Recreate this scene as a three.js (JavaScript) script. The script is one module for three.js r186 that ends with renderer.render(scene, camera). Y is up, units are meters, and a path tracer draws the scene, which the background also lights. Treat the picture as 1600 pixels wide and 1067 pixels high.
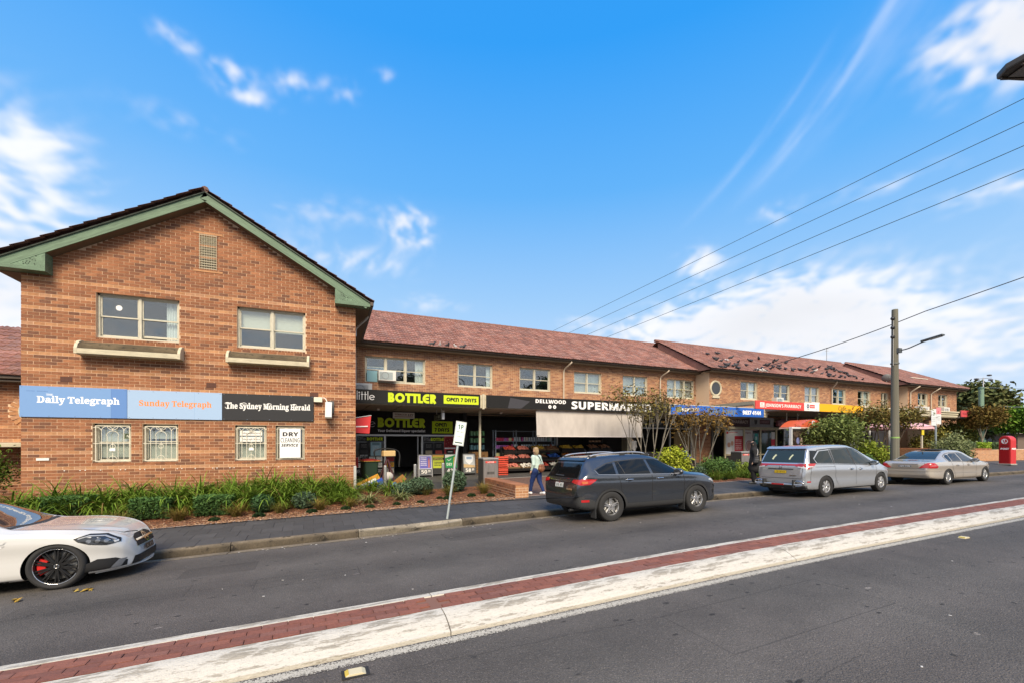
import * as THREE from 'three';
import { mergeGeometries, toCreasedNormals } from 'three/addons/utils/BufferGeometryUtils.js';
import { RoundedBoxGeometry } from 'three/addons/geometries/RoundedBoxGeometry.js';
import { TessellateModifier } from 'three/addons/modifiers/TessellateModifier.js';
import { MarchingCubes } from 'three/addons/objects/MarchingCubes.js';
import { MeshBVH } from 'three-mesh-bvh';
import { Brush, Evaluator, SUBTRACTION } from 'three-bvh-csg';
import { createNoise3D } from 'simplex-noise';

// ---------------------------------------------------------------- camera, sky, sun, exposure
const scene = new THREE.Scene();
const HC = 2.0, CAM = new THREE.Vector3(0, HC, 15.7), YAW = 67.85 * Math.PI / 180;
const camera = new THREE.PerspectiveCamera(75.26, 1600 / 1067, 0.1, 2000);
camera.position.copy(CAM);
camera.lookAt(CAM.x + Math.cos(YAW), HC, CAM.z - Math.sin(YAW));
camera.setViewOffset(1600, 1067, 0, -157.5, 1600, 1067);
camera.updateProjectionMatrix();
const renderer = new THREE.WebGLRenderer({ antialias: true });
renderer.setSize(1024, 682);
renderer.toneMapping = THREE.LinearToneMapping;
renderer.toneMappingExposure = 1.12;
renderer.shadowMap.enabled = true;
const sun = new THREE.DirectionalLight(new THREE.Color(1, 0.85, 0.645), 4.8);
const SUN = new THREE.Vector3(-0.20, 0.66, 0.72).normalize();
sun.position.copy(SUN).multiplyScalar(80); sun.castShadow = true; sun.shadow.radius = 56;
Object.assign(sun.shadow.camera, { left: -60, right: 60, top: 60, bottom: -60, near: 1, far: 200 });
sun.shadow.mapSize.set(2048, 2048);
scene.add(sun, sun.target);

// ---------------------------------------------------------------- random numbers and noise
function rng(seed) { let a = seed >>> 0; return () => { a = (a + 0x6d2b79f5) | 0; let t = Math.imul(a ^ (a >>> 15), 1 | a); t = (t + Math.imul(t ^ (t >>> 7), 61 | t)) ^ t; return ((t ^ (t >>> 14)) >>> 0) / 4294967296; }; }
const R0 = rng(7);
const n3 = createNoise3D(rng(11));
const clamp = (x, a = 0, b = 1) => Math.min(b, Math.max(a, x)), lerp = (a, b, t) => a + (b - a) * t;
const sstep = (a, b, x) => { const t = clamp((x - a) / (b - a)); return t * t * (3 - 2 * t); };
function fbm(x, y, z, o = 5) { let s = 0, a = 0.5; for (let i = 0; i < o; i++) { s += a * n3(x, y, z); x *= 2.03; y *= 2.03; z *= 2.03; a *= 0.5; } return s; }
const PERM = (() => { const r = rng(3), p = new Float32Array(65536); for (let i = 0; i < 65536; i++) p[i] = r(); return p; })();
function tn(x, y, p) {      // value noise that repeats every p lattice steps
const xi = Math.floor(x), yi = Math.floor(y), fx = x - xi, fy = y - yi, u = fx * fx * (3 - 2 * fx), v = fy * fy * (3 - 2 * fy);
const h = (a, b) => PERM[(((a % p) + p) % p) * 251 + (((b % p) + p) % p) * 17 + p * 37 & 65535];
return lerp(lerp(h(xi, yi), h(xi + 1, yi), u), lerp(h(xi, yi + 1), h(xi + 1, yi + 1), u), v);
}
function tf(x, y, p, o) { let s = 0, a = 0.5, n = 0; for (let i = 0; i < o; i++) { s += a * tn(x * p, y * p, p); n += a; p *= 2; a *= 0.6; } return s / n; }  // 0..1, x y in 0..1

// ---------------------------------------------------------------- the sky
{
const W = 1536, H = 768, d = new Float32Array(W * H * 4);
const F = [Math.cos(YAW), 0, -Math.sin(YAW)], R = [Math.sin(YAW), 0, Math.cos(YAW)];
const dirOf = (az, el) => { const c = Math.cos(el), a = az; return [c * (F[0] * Math.cos(a) + R[0] * Math.sin(a)), Math.sin(el), c * (F[2] * Math.cos(a) + R[2] * Math.sin(a))]; };
const D = Math.PI / 180;
const banks = [[-48, 22, 6, 5, .62], [-50, 13, 6, 4, .6], [-47, 7, 6, 4, .7], [-37.2, 36, 2.6, 1.0, .38], [-32.4, 35.3, 2.8, 1.0, .38], [-26.5, 36, 2.6, 1.2, .38], [-21, 36.5, 3.2, 1.3, .3], [-31, 33.8, 3.5, .8, .4], [-36, 30, 6, 1.4, .24], [-16, 38.6, 1.8, .7, .35], [-12.6, 25.2, 3.4, 2.3, .5], [-22, 26, 7, 2.2, .25], [-18, 21, 7, 2, .34], [-10, 17, 6, 1.6, .3], [-27, 21, 5, 4, .18], [8, 15, 3, 1.5, .25],
[23, 20.5, 3, 2, .42], [20, 13, 9, 3, .6], [30, 14.5, 9, 4, .64], [37, 13, 7, 4, .56], [31, 24, 3, 1.5, .28], [40, 24, 5, 1.3, .22], [48, 21, 5, 1, .3], [46, 32, 4, 3, .5], [50, 31, 3, 3, .62], [45, 9, 18, 4, .52], [10, 8, 14, 4, .42], [-100, 18, 34, 14, .6], [105, 18, 40, 14, .6], [180, 22, 70, 20, 1.05], [150, 52, 60, 16, .6], [-140, 50, 60, 16, .6]];
const B = banks.map(([a, e, ra, re, w]) => ({ a: a * D, e: e * D, ra: ra * D, re: re * D, w }));
const RP = [[0, .64, .74, .89], [8, .50, .67, .88], [17, .32, .56, .87], [29, .115, .41, .86], [42, .032, .315, .84], [90, .02, .22, .74]], ramp = (a) => { let i = 0; while (i < 4 && a > RP[i + 1][0]) i++; const p = RP[i], q = RP[i + 1], t = (a - p[0]) / (q[0] - p[0]); return [1, 2, 3].map((c) => lerp(p[c], q[c], t)); };
const wrap = (x) => Math.atan2(Math.sin(x), Math.cos(x));
for (let j = 0; j < H; j++) {
const el = ((j + 0.5) / H - 0.5) * Math.PI, y = Math.sin(el), c = Math.cos(el);
for (let i = 0; i < W; i++) {
const az0 = ((i + 0.5) / W - 0.5) * 2 * Math.PI, x = c * Math.cos(az0), z = c * Math.sin(az0), k = (j * W + i) * 4;
const az = Math.atan2(x * R[0] + z * R[2], x * F[0] + z * F[2]);
const e = Math.max(el, 0), q = clamp(e / (45 * D));
const sd = x * SUN.x + y * SUN.y + z * SUN.z, glow = Math.pow(clamp(sd), 6) * 0.35 + Math.exp(-Math.pow(az + 50 * D, 2) / .35) * .10 * (1 - q * .6);
let [r, gg, b] = ramp(e / D); r += glow * .4; gg += glow * .3; b += glow * .1;
if (el < 0) { const t = sstep(0, -.12, el); r = lerp(r, .12, t); gg = lerp(gg, .115, t); b = lerp(b, .11, t); }
else {
let cov = 0;
for (const p of B) { const u = wrap(az - p.a) / p.ra, v = (el - p.e) / p.re, s = u * u + v * v; if (s < 7) cov += p.w * Math.exp(-s); }
if (cov > .012) {
const s = 1 / (y + .16), wx = fbm(x * s * 1.1, z * s * 1.1, 4.2, 3) * .55, px = x * s + wx, pz = z * s + wx * .6;
const n = fbm(px * 3.2, pz * 3.2, 1.3, 5) * 0.5 + fbm(az * 19 + wx * 3, el * 36 + wx * 4, 9.1, 5) * 0.75;
const a = sstep(.10, 1.15, cov * 1.3 + n * 1.05 * clamp(cov * 2.2)) * clamp(cov * 3);
const w = .90 + .12 * wx - .1 * sstep(.5, 1.3, cov);
r = lerp(r, w, a * .92); gg = lerp(gg, w * 1.0, a * .92); b = lerp(b, w * 1.03, a * .92);
}
const ca = 37 * D, dx = az - ca, cur = (el - 33.5 * D) * 1.22 + Math.pow(clamp((el - 30 * D) * 4, -1, 1), 2) * -.05;
for (const [o, wd, am, e0, e1] of [[0, .018, .22, 24, 42], [-.075, .011, .15, 23, 36], [.03, .06, .10, 25, 41]]) {
const u = (dx - cur - o) / (wd * (1 + .8 * (33 * D - el)));
const m = Math.exp(-u * u) * sstep(e0 * D, (e0 + 7) * D, el) * sstep((e1 + 2) * D, (e1 - 5) * D, el) * am * clamp(.7 + 1.3 * fbm(u * .8 + 3, el * 9, 3, 4), 0, 1.4);
r = lerp(r, .9, clamp(m)); gg = lerp(gg, .93, clamp(m)); b = lerp(b, 1, clamp(m));
}
}
d[k] = r; d[k + 1] = gg; d[k + 2] = b; d[k + 3] = 1;
}
}
const sky = new THREE.DataTexture(d, W, H, THREE.RGBAFormat, THREE.FloatType);
sky.mapping = THREE.EquirectangularReflectionMapping; sky.magFilter = sky.minFilter = THREE.LinearFilter; sky.wrapS = THREE.RepeatWrapping; sky.colorSpace = THREE.LinearSRGBColorSpace; sky.needsUpdate = true;
scene.background = sky; scene.environment = sky;
}

// ---------------------------------------------------------------- materials
const lin = (r, g, b) => new THREE.Color().setRGB(r, g, b);
const hexl = (h) => new THREE.Color(h);
function mat(c, rough = 0.8, o = {}) { return new THREE.MeshStandardMaterial({ color: Array.isArray(c) ? lin(...c) : new THREE.Color(c), roughness: rough, ...o }); }
function phys(c, rough, o = {}) { return new THREE.MeshPhysicalMaterial({ color: Array.isArray(c) ? lin(...c) : new THREE.Color(c), roughness: rough, ...o }); }
function dtex(n, f, srgb = false, rep = 1) {     // f(u, v) -> [r, g, b] in 0..1
const a = new Uint8Array(n * n * 4);
for (let j = 0; j < n; j++) for (let i = 0; i < n; i++) { const c = f(i / n, j / n), k = (j * n + i) * 4; a[k] = clamp(c[0]) * 255; a[k + 1] = clamp(c[1]) * 255; a[k + 2] = clamp(c[2]) * 255; a[k + 3] = 255; }
const t = new THREE.DataTexture(a, n, n); t.wrapS = t.wrapT = THREE.RepeatWrapping; t.magFilter = THREE.LinearFilter; t.minFilter = THREE.LinearMipmapLinearFilter; t.generateMipmaps = true;
if (srgb) t.colorSpace = THREE.SRGBColorSpace; t.repeat.set(rep, rep); t.needsUpdate = true; return t;
}
const gray = (v) => [v, v, v];
const grainTex = dtex(256, (u, v) => gray(.62 + .5 * (tf(u, v, 8, 5) - .5) + .35 * (tf(u, v, 64, 2) - .5)));
const fineBump = dtex(512, (u, v) => gray(tf(u, v, 48, 4)));
const streakTex = dtex(256, (u, v) => gray(.7 + .35 * (tf(u, v * .25, 16, 4) - .5)));
const repCache = new Map();
function withRep(t, x, y = x) { const k = t.uuid + x + '/' + y; if (!repCache.has(k)) { const c = t.clone(); c.repeat.set(x, y); c.needsUpdate = true; repCache.set(k, c); } return repCache.get(k); }

// ---------------------------------------------------------------- naming and tagging
const used = {};
function numbered(n) { const k = used[n] = (used[n] ?? -1) + 1; return k ? `${n}_${String(k).padStart(3, '0')}` : n; }
function tag(o, label, category, group, kind) { if (label) o.userData.label = label; if (category) o.userData.category = category; if (group) o.userData.group = group; if (kind) o.userData.kind = kind; return o; }
function shadow(o) { o.traverse((m) => { if (m.isMesh) { m.castShadow = m.receiveShadow = true; } }); return o; }
function thing(name, label, category, pos = [0, 0, 0], turn = 0, group) { const o = new THREE.Group(); o.name = numbered(name); o.position.set(...pos); o.rotation.y = turn; tag(o, label, category, group); scene.add(o); return o; }
function part(name, geo, m, parent = scene, o = {}) {
if (Array.isArray(geo)) geo = merge(geo);
const x = new THREE.Mesh(geo, m); x.name = parent === scene ? numbered(name) : name; x.castShadow = x.receiveShadow = true; parent.add(x);
if (o.kind) x.userData.kind = o.kind; if (o.label) x.userData.label = o.label; return x;
}
function grp(name, parent) { const g = new THREE.Group(); g.name = name; parent.add(g); return g; }
function struct(name, geo, m) { return part(name, geo, m, scene, { kind: 'structure' }); }
function copyOf(o, label, pos, turn) { const c = o.clone(); c.name = numbered(o.name.replace(/_\d+$/, '')); c.userData = { ...o.userData }; if (label) c.userData.label = label; if (pos) c.position.set(...pos); if (turn !== undefined) c.rotation.y = turn; scene.add(c); return c; }
function merge(list) {
const g = list.map((x) => { const y = x.index ? x.toNonIndexed() : x; for (const k of Object.keys(y.attributes)) if (!['position', 'normal', 'uv', 'color'].includes(k)) y.deleteAttribute(k); return y; });
const col = g.some((x) => x.attributes.color);
for (const x of g) { const n = x.attributes.position.count; if (!x.attributes.uv) x.setAttribute('uv', new THREE.BufferAttribute(new Float32Array(n * 2), 2)); if (col && !x.attributes.color) x.setAttribute('color', new THREE.BufferAttribute(new Float32Array(n * 3).fill(1), 3)); if (!x.attributes.normal) x.computeVertexNormals(); x.morphAttributes = {}; }
return mergeGeometries(g, false);
}
// ---------------------------------------------------------------- shapes
function bx(x0, x1, y0, y1, z0, z1, r = 0) {
const w = Math.abs(x1 - x0), h = Math.abs(y1 - y0), d = Math.abs(z1 - z0);
const g = r ? new RoundedBoxGeometry(w, h, d, 2, Math.min(r, w / 2.1, h / 2.1, d / 2.1)) : new THREE.BoxGeometry(w, h, d);
return g.translate((x0 + x1) / 2, (y0 + y1) / 2, (z0 + z1) / 2);
}
function rod(a, b, r, r2 = r, seg = 8) {
const A = new THREE.Vector3(...a), Bv = new THREE.Vector3(...b), v = Bv.clone().sub(A), g = new THREE.CylinderGeometry(r2, r, v.length(), seg);
g.translate(0, v.length() / 2, 0); g.applyQuaternion(new THREE.Quaternion().setFromUnitVectors(new THREE.Vector3(0, 1, 0), v.normalize())); return g.translate(...a);
}
function tube(pts, r, seg = 24, rs = 6) { return new THREE.TubeGeometry(new THREE.CatmullRomCurve3(pts.map((p) => new THREE.Vector3(...p))), seg, r, rs); }
function ell(x, y, z, rx, ry, rz, s = 14) { return new THREE.SphereGeometry(1, s, Math.ceil(s * .7)).scale(rx, ry, rz).translate(x, y, z); }
function extr(pts, depth, bevel = 0) { const s = new THREE.Shape(pts.map((p) => new THREE.Vector2(...p))); return new THREE.ExtrudeGeometry(s, { depth, bevelEnabled: bevel > 0, bevelSize: bevel, bevelThickness: bevel, bevelSegments: 2, steps: 1 }); }
function grid(nu, nv, f) {   // f(u, v) -> [x, y, z, tu, tv]
const p = [], t = [], ix = [];
for (let j = 0; j <= nv; j++) for (let i = 0; i <= nu; i++) { const q = f(i / nu, j / nv); p.push(q[0], q[1], q[2]); t.push(q[3] ?? i / nu, q[4] ?? j / nv); }
for (let j = 0; j < nv; j++) for (let i = 0; i < nu; i++) { const a = j * (nu + 1) + i, b = a + 1, c = a + nu + 1, e = c + 1; ix.push(a, b, e, a, e, c); }
const g = new THREE.BufferGeometry(); g.setAttribute('position', new THREE.Float32BufferAttribute(p, 3)); g.setAttribute('uv', new THREE.Float32BufferAttribute(t, 2)); g.setIndex(ix); g.computeVertexNormals(); return g;
}
function paint(g, c) { const n = g.attributes.position.count, a = new Float32Array(n * 3); for (let i = 0; i < n; i++) { a[i * 3] = c[0]; a[i * 3 + 1] = c[1]; a[i * 3 + 2] = c[2]; } g.setAttribute('color', new THREE.BufferAttribute(a, 3)); return g; }
function uvMetres(g) { // box-like mapping by dominant normal, in metres
if (g.index) g = g.toNonIndexed(); const p = g.attributes.position, n = g.attributes.normal, t = new Float32Array(p.count * 2);
for (let i = 0; i < p.count; i++) { const ax = Math.abs(n.getX(i)), ay = Math.abs(n.getY(i)), az = Math.abs(n.getZ(i)); let u, v; if (ay >= ax && ay >= az) { u = p.getX(i); v = p.getZ(i); } else if (ax > az) { u = p.getZ(i); v = p.getY(i); } else { u = p.getX(i); v = p.getY(i); } t[2 * i] = u; t[2 * i + 1] = v; }
g.setAttribute('uv', new THREE.BufferAttribute(t, 2)); return g;
}
// ---------------------------------------------------------------- the slope of the street
const BE = 0.04, KZ = 5.442;
const GP = [[-60, -1.6], [-30, -.8], [-8, -.25], [-3.3, -.09], [0, 0], [6.3, .18], [12, .26], [18, .335], [25, .40], [32, .43], [60, .45], [400, .45]];
function G0(s) { for (let i = 0; i < GP.length - 1; i++) if (s <= GP[i + 1][0]) { const [a, b] = GP[i], [c, d] = GP[i + 1]; return b + (d - b) * clamp((s - a) / (c - a)); } return .45; }
function G(s) { return (G0(s - 1.5) + G0(s - .75) + G0(s) + G0(s + .75) + G0(s + 1.5)) / 5; }
function st(s, d) { return [s * Math.cos(BE) + d * Math.sin(BE), KZ - s * Math.sin(BE) + d * Math.cos(BE)]; }
function sd(x, z) { const c = z - KZ; return [x * Math.cos(BE) - c * Math.sin(BE), x * Math.sin(BE) + c * Math.cos(BE)]; }
const FP = 2.4;
function yRoad(s, d) { return G(s) + (d < .45 ? lerp(-.10, -.05, d / .45) : d < 1.85 ? lerp(-.05, 0, (d - .45) / 1.4) : d < 5.3 ? .025 * (d - 1.85) : .086 - .02 * (d - 5.3)); }
function yFoot(s, d) { return G(s) + .05 + .025 * -d; }
function yPlaza(x, z) { return G(x) + .24 + .036 * clamp(-.4 - z, -3, 8) + .15 * sstep(28, 36, x); }
function yGround(x, z) {
const [s, d] = sd(x, z); if (d >= 0) return yRoad(s, d); if (d > -FP) return yFoot(s, d) + .15 * sstep(28, 36, x) * sstep(0, -FP, d);
const e = yFoot(s, -FP) + .15 * sstep(28, 36, x), t = clamp((-FP - .8 - d) / 2.3);
const back = lerp(lerp(.22, .46, clamp((x + 7.6) / 8.3)), yPlaza(x, z), sstep(.5, 3, x));
return lerp(e, back, sstep(0, 1, t));
}

// ================================================================ THE SETTING
const srow = (a, b, fine, coarse) => { const r = []; for (let s = a; s <= b + 1e-6; s += (s < 42 ? fine : coarse)) r.push(s); return r; };
function sheet(ss, ds, yf, lift = 0) {  // a sheet in street coordinates
const p = [], t = [], ix = [], n = ds.length;
for (const s of ss) for (const d of ds) { const [x, z] = st(s, d); p.push(x, yf(s, d, x, z) + lift, z); t.push(s, d); }
for (let i = 0; i < ss.length - 1; i++) for (let j = 0; j < n - 1; j++) { const a = i * n + j, b = a + 1, c = a + n, e = c + 1; ix.push(a, b, e, a, e, c); }
const g = new THREE.BufferGeometry(); g.setAttribute('position', new THREE.Float32BufferAttribute(p, 3)); g.setAttribute('uv', new THREE.Float32BufferAttribute(t, 2)); g.setIndex(ix); g.computeVertexNormals(); return g;
}
{
const g = grid(60, 60, (u, v) => { const x = lerp(-500, 700, u), z = lerp(500, -700, v); return [x, G(sd(x, z)[0]) - .34 + (z < -20 ? .2 : 0), z, x, z]; });
struct('ground', g, mat([.11, .10, .07], .95, { bumpMap: fineBump, bumpScale: .02 }));
}
const asphaltMap = (() => {
const n = 2048, r = rng(21), t = dtex(n, (u, v) => {
const big = tf(u, v, 3, 3) - .5, mid = tf(u, v, 24, 3) - .5, tr = tf(u * .999, v, 5, 2) - .5, gr = PERM[(Math.floor(u * n) * 577 + Math.floor(v * n) * 7919) & 65535];
let k = .325 + big * .05 + mid * .06 + (gr - .5) * .17 + (gr > .985 ? .2 : 0);
k += .022 * Math.sin(v * Math.PI * 10 + .6 * tf(u, .3, 4, 2));
return [k * 1.0 + tr * .012, k * .945, k * .895];
}, true);
const a = t.image.data;     // oil spots, chewing gum, scraps
for (let q = 0; q < 260; q++) { const cx = r() * n, cy = r() * n, rx = 3 + r() * 9, ry = 2.5 + r() * 4, dark = r() < .95, am = .25 + r() * .45;
for (let y = -ry * 1.6; y <= ry * 1.6; y++) for (let x = -rx * 1.6; x <= rx * 1.6; x++) { const e = Math.hypot(x / rx, y / ry) + .35 * (PERM[(q * 97 + Math.floor(x / 3) * 13 + Math.floor(y / 3) * 131) & 65535] - .5); if (e > 1) continue; const k = ((Math.floor(cy + y + n) % n) * n + Math.floor(cx + x + n) % n) * 4; for (let c = 0; c < 3; c++) a[k + c] = dark ? a[k + c] * (1 - am * (1 - e * .5)) : Math.min(255, a[k + c] * 1.5); } }
for (let q = 0; q < 5; q++) { const x0 = r() * n | 0, y0 = r() * n | 0, w = 200 + r() * 500 | 0, h = 90 + r() * 120 | 0, f = .86 + r() * .2; for (let y = 0; y < h; y++) for (let x = 0; x < w; x++) { const k = (((y0 + y) % n) * n + (x0 + x) % n) * 4, e = (x < 3 || y < 3 || x > w - 4 || y > h - 4) ? .8 : f; for (let c = 0; c < 3; c++) a[k + c] *= e; } }
for (let q = 0; q < 14; q++) { let x = r() * n, y = r() * n; const L = 150 + r() * 600, dir = (r() - .5) * .9; for (let i = 0; i < L; i++) { x += Math.cos(dir); y += Math.sin(dir) + (r() - .5) * 1.6; const k = ((Math.floor(y + n) % n) * n + Math.floor(x + n) % n) * 4; for (let c = 0; c < 3; c++) { a[k + c] *= .66; a[(k + n * 4 + c) % (n * n * 4)] *= .8; } } }
t.repeat.set(1 / 9, 1 / 9); return t;
})();
const asphaltBump = dtex(1024, (u, v) => gray(.5 + .8 * (tn(u * 160, v * 160, 160) - .5) * (.6 + tn(u * 40, v * 40, 40)) + .3 * (tf(u, v, 330, 1) - .5)));
asphaltBump.repeat.set(1 / 1.6, 1 / 1.6);
const asphaltM = mat([1, 1, 1], .86, { map: asphaltMap, bumpMap: asphaltBump, bumpScale: .007 });
struct('road', sheet(srow(-26, 260, .5, 6), [.45, 1, 1.85, 3, 4.2, 5.06], yRoad), asphaltM);
struct('road', sheet(srow(-26, 260, .5, 6), [6.03, 7, 9, 12, 15, 20], yRoad), asphaltM);
struct('road', sheet(srow(44, 260, 2, 8), [-7, -4, -2, 0, .45], (s, d) => G(s) - .09 + .0 * d), asphaltM);
const concreteTex = dtex(512, (u, v) => { const k = .60 + .30 * (tf(u, v, 6, 5) - .5) + .16 * (tf(u, v, 90, 2) - .5) - .30 * sstep(.66, .8, tf(u + .3, v, 10, 4)); return [k, k * .95, k * .86]; }, true);
const concreteM = mat([.78, .77, .74], .9, { map: withRep(concreteTex, .5), bumpMap: withRep(fineBump, 1), bumpScale: .004 });
const gutterTrayM = mat([.60, .54, .46], .92, { map: withRep(concreteTex, .6), bumpMap: withRep(fineBump, 1), bumpScale: .004 });
const kerbStoneM = mat([.44, .40, .345], .92, { map: withRep(concreteTex, .6), bumpMap: withRep(fineBump, 1), bumpScale: .006 });
{
const gut = grp('gutter', scene); gut.userData.kind = 'structure'; const kb = grp('kerb', scene); kb.userData.kind = 'structure';
const kerbFaceM = Object.assign(kerbStoneM.clone(), { vertexColors: true }), kerbNewM = Object.assign(concreteM.clone(), { vertexColors: true });
const prof = [[0, -.16], [0, .0], [.012, .105], [.03, .135], [.06, .15], [.165, .156], [.165, -.16]];   // [away from the road, up] from the gutter line
const kr = rng(5);
for (let k = 0; k < 32; k++) {
const s0 = -9.05 + k * 2.4, s1 = s0 + 2.385; if (s0 > 60) break;
part('gutter_tray', sheet([s0, (s0 + s1) / 2, s1], [.012, .2, .455], yRoad, .004), gutterTrayM, gut);
const nS = 6, p = [], t = [], ix = [], cl = [], n = prof.length, jolt = (kr() - .5) * .012;
for (let i = 0; i <= nS; i++) { const s = lerp(s0, s1, i / nS); prof.forEach(([o, h], j) => { const [x, z] = st(s, -o), chip = (k === 4 && i > 2 && i < 6 && j > 1 && j < 5) ? -.05 * Math.abs(Math.sin(i * 2.7 + j)) : 0; p.push(x, G(s) - .10 + h + (h > .1 ? jolt + chip : 0), z); t.push(s, j * .07); const q = j < 3 ? .5 : j === 3 ? .75 : 1.12; cl.push(q, q * .98, q * .95); }); }  // vertex colours make the kerb face darker and its top lighter
for (let i = 0; i < nS; i++) for (let j = 0; j < n - 1; j++) { const a = i * n + j, b = a + n; ix.push(a, b, b + 1, a, b + 1, a + 1); }
for (const i of [0, nS]) for (let j = 1; j < n - 1; j++) ix.push(i * n, i * n + j, i * n + j + 1);
const g = new THREE.BufferGeometry(); g.setAttribute('position', new THREE.Float32BufferAttribute(p, 3)); g.setAttribute('uv', new THREE.Float32BufferAttribute(t, 2)); g.setAttribute('color', new THREE.Float32BufferAttribute(cl, 3)); g.setIndex(ix);
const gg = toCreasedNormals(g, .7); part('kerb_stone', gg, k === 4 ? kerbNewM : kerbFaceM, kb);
}
}
{
const fp = struct('footpath', sheet(srow(-12, 70, .8, 3), [-FP, -1.6, -.8, -.16], (s, d, x) => yFoot(s, d) + .15 * sstep(28, 36, x) * sstep(0, -FP, d), -.012), mat([.045, .045, .045], .95));
const slabTex = dtex(512, (u, v) => { const k = .62 + .28 * (tf(u, v, 4, 5) - .5) + .22 * (tf(u, v, 110, 2) - .5); return [k, k, k * 1.01]; });
const ms = [.088, .1, .112, .094, .105].map((c, i) => mat([c * .95, c * .93, c * .92], .78, { map: slabTex, bumpMap: fineBump, bumpScale: .0015 }));
const r = rng(31), W = .425, rows = 4, dd = (FP - .165) / rows, geo = {}, rest = [];
let count = 0;
for (let k = 0; k < 170; k++) for (let j = 0; j < rows; j++) {
const s0 = -8 + k * W + (j % 2 ? W * .5 : 0) + (r() - .5) * .003, s1 = s0 + W - .007, d1 = -.168 - j * dd, d0 = d1 - dd + .007, tilt = (r() - .5) * .003;
if (s0 > 58) continue;
const yy = (s, d) => { const [x] = st(s, d); return yFoot(s, d) + .15 * sstep(28, 36, x) * sstep(0, -FP, d) + tilt; };
const c = [[s0, d1], [s1, d1], [s1, d0], [s0, d0]], top = c.map(([s, d]) => { const [x, z] = st(s, d); return [x, yy(s, d), z]; }), e = .004;
const p = [], t = [], u0 = r(), v0 = r(), quad = (a, b, cc, d2, uu) => { p.push(...a, ...b, ...cc, ...a, ...cc, ...d2); t.push(...(uu || [0, 0, .3, 0, .3, .02, 0, 0, .3, .02, 0, .02]).map((q, i) => q + (i % 2 ? v0 : u0))); };
quad(top[0], top[1], top[2], top[3], [0, 0, .4, 0, .4, .5, 0, 0, .4, .5, 0, .5]);
for (let i = 0; i < 4; i++) { const a = top[i], b = top[(i + 1) % 4]; quad(b, a, [a[0], a[1] - .016, a[2]], [b[0], b[1] - .016, b[2]]); }
const g = new THREE.BufferGeometry(); g.setAttribute('position', new THREE.Float32BufferAttribute(p, 3)); g.setAttribute('uv', new THREE.Float32BufferAttribute(t, 2)); g.computeVertexNormals();
if (s0 > -3.6 && count < 296) { part('paving_slab', g, ms[Math.floor(r() * 5)], fp); count++; } else rest.push(g);
}
part('paving_slabs_beyond', rest, ms[1], fp, { kind: 'stuff' });
const es = grp('garden_edging', scene); es.userData.kind = 'structure';
for (let k = 0; k < 34; k++) { const s0 = -8 + k * 1.5, f = (s, d, x) => yFoot(s, -FP) + .15 * sstep(28, 36, x) + .012; if (s0 > 40) break; part('edging_stone', sheet([s0, s0 + .75, s0 + 1.494], [-FP - .09, -FP], f), mat([.42, .33, .29], .9, { bumpMap: fineBump, bumpScale: .004 }), es); }
}
const paverTex = dtex(512, (u, v) => { const i = Math.floor(u * 8), j = Math.floor(v * 16), k = .8 + .3 * (PERM[(i * 31 + j * 57) & 65535] - .5) + .3 * (tf(u, v, 64, 2) - .5); return [k, k, k]; });
struct('paving', grid(60, 12, (u, v) => { const x = lerp(5.9, 13.5, u), [xx, z0] = [x, st(x, -FP - .09)[1]], z = lerp(z0, -1.9, v); return [x, yGround(x, z) + .006, z, x * 1.2, z * 1.2]; }), mat([.17, .10, .075], .88, { map: paverTex, bumpMap: fineBump, bumpScale: .004 }));
struct('paving', grid(80, 14, (u, v) => { const x = lerp(.6, 52, u), z = lerp(-1.9 - .02 * x, -11 - .033 * x, v); return [x, yPlaza(x, z) + .004, z, x, z]; }), mat([.11, .108, .105], .7, { map: withRep(grainTex, .7), bumpMap: fineBump, bumpScale: .003 }));
struct('paving', grid(80, 10, (u, v) => { const x = lerp(.6, 5.9, u), z = lerp(.15, -1.95, v); return [x, yGround(x, z) + .004, z, x, z]; }), mat([.075, .075, .078], .7, { map: withRep(grainTex, .7), bumpMap: fineBump, bumpScale: .003 }));
struct('paving', grid(80, 10, (u, v) => { const x = lerp(13.5, 52, u), z = lerp(.2, -1.95 - .02 * x, v); return [x, yGround(x, z) + .003, z, x, z]; }), mat([.10, .09, .085], .8, { map: withRep(grainTex, .7) }));
struct('paving', grid(40, 10, (u, v) => { const x = lerp(29.5, 60, u), z0 = st(x, -FP)[1], z = lerp(z0, .2, v); return [x, yGround(x, z) + .006, z, x, z]; }), mat([.12, .115, .11], .8, { map: withRep(grainTex, .7) }));
part('paving_border', grid(60, 1, (u, v) => { const x = lerp(6.2, 21, u), z = -1.84 - .012 * x + v * .12; return [x, yGround(x, z) + .011, z]; }), mat([.42, .40, .36], .9), scene, { kind: 'structure' });
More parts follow.
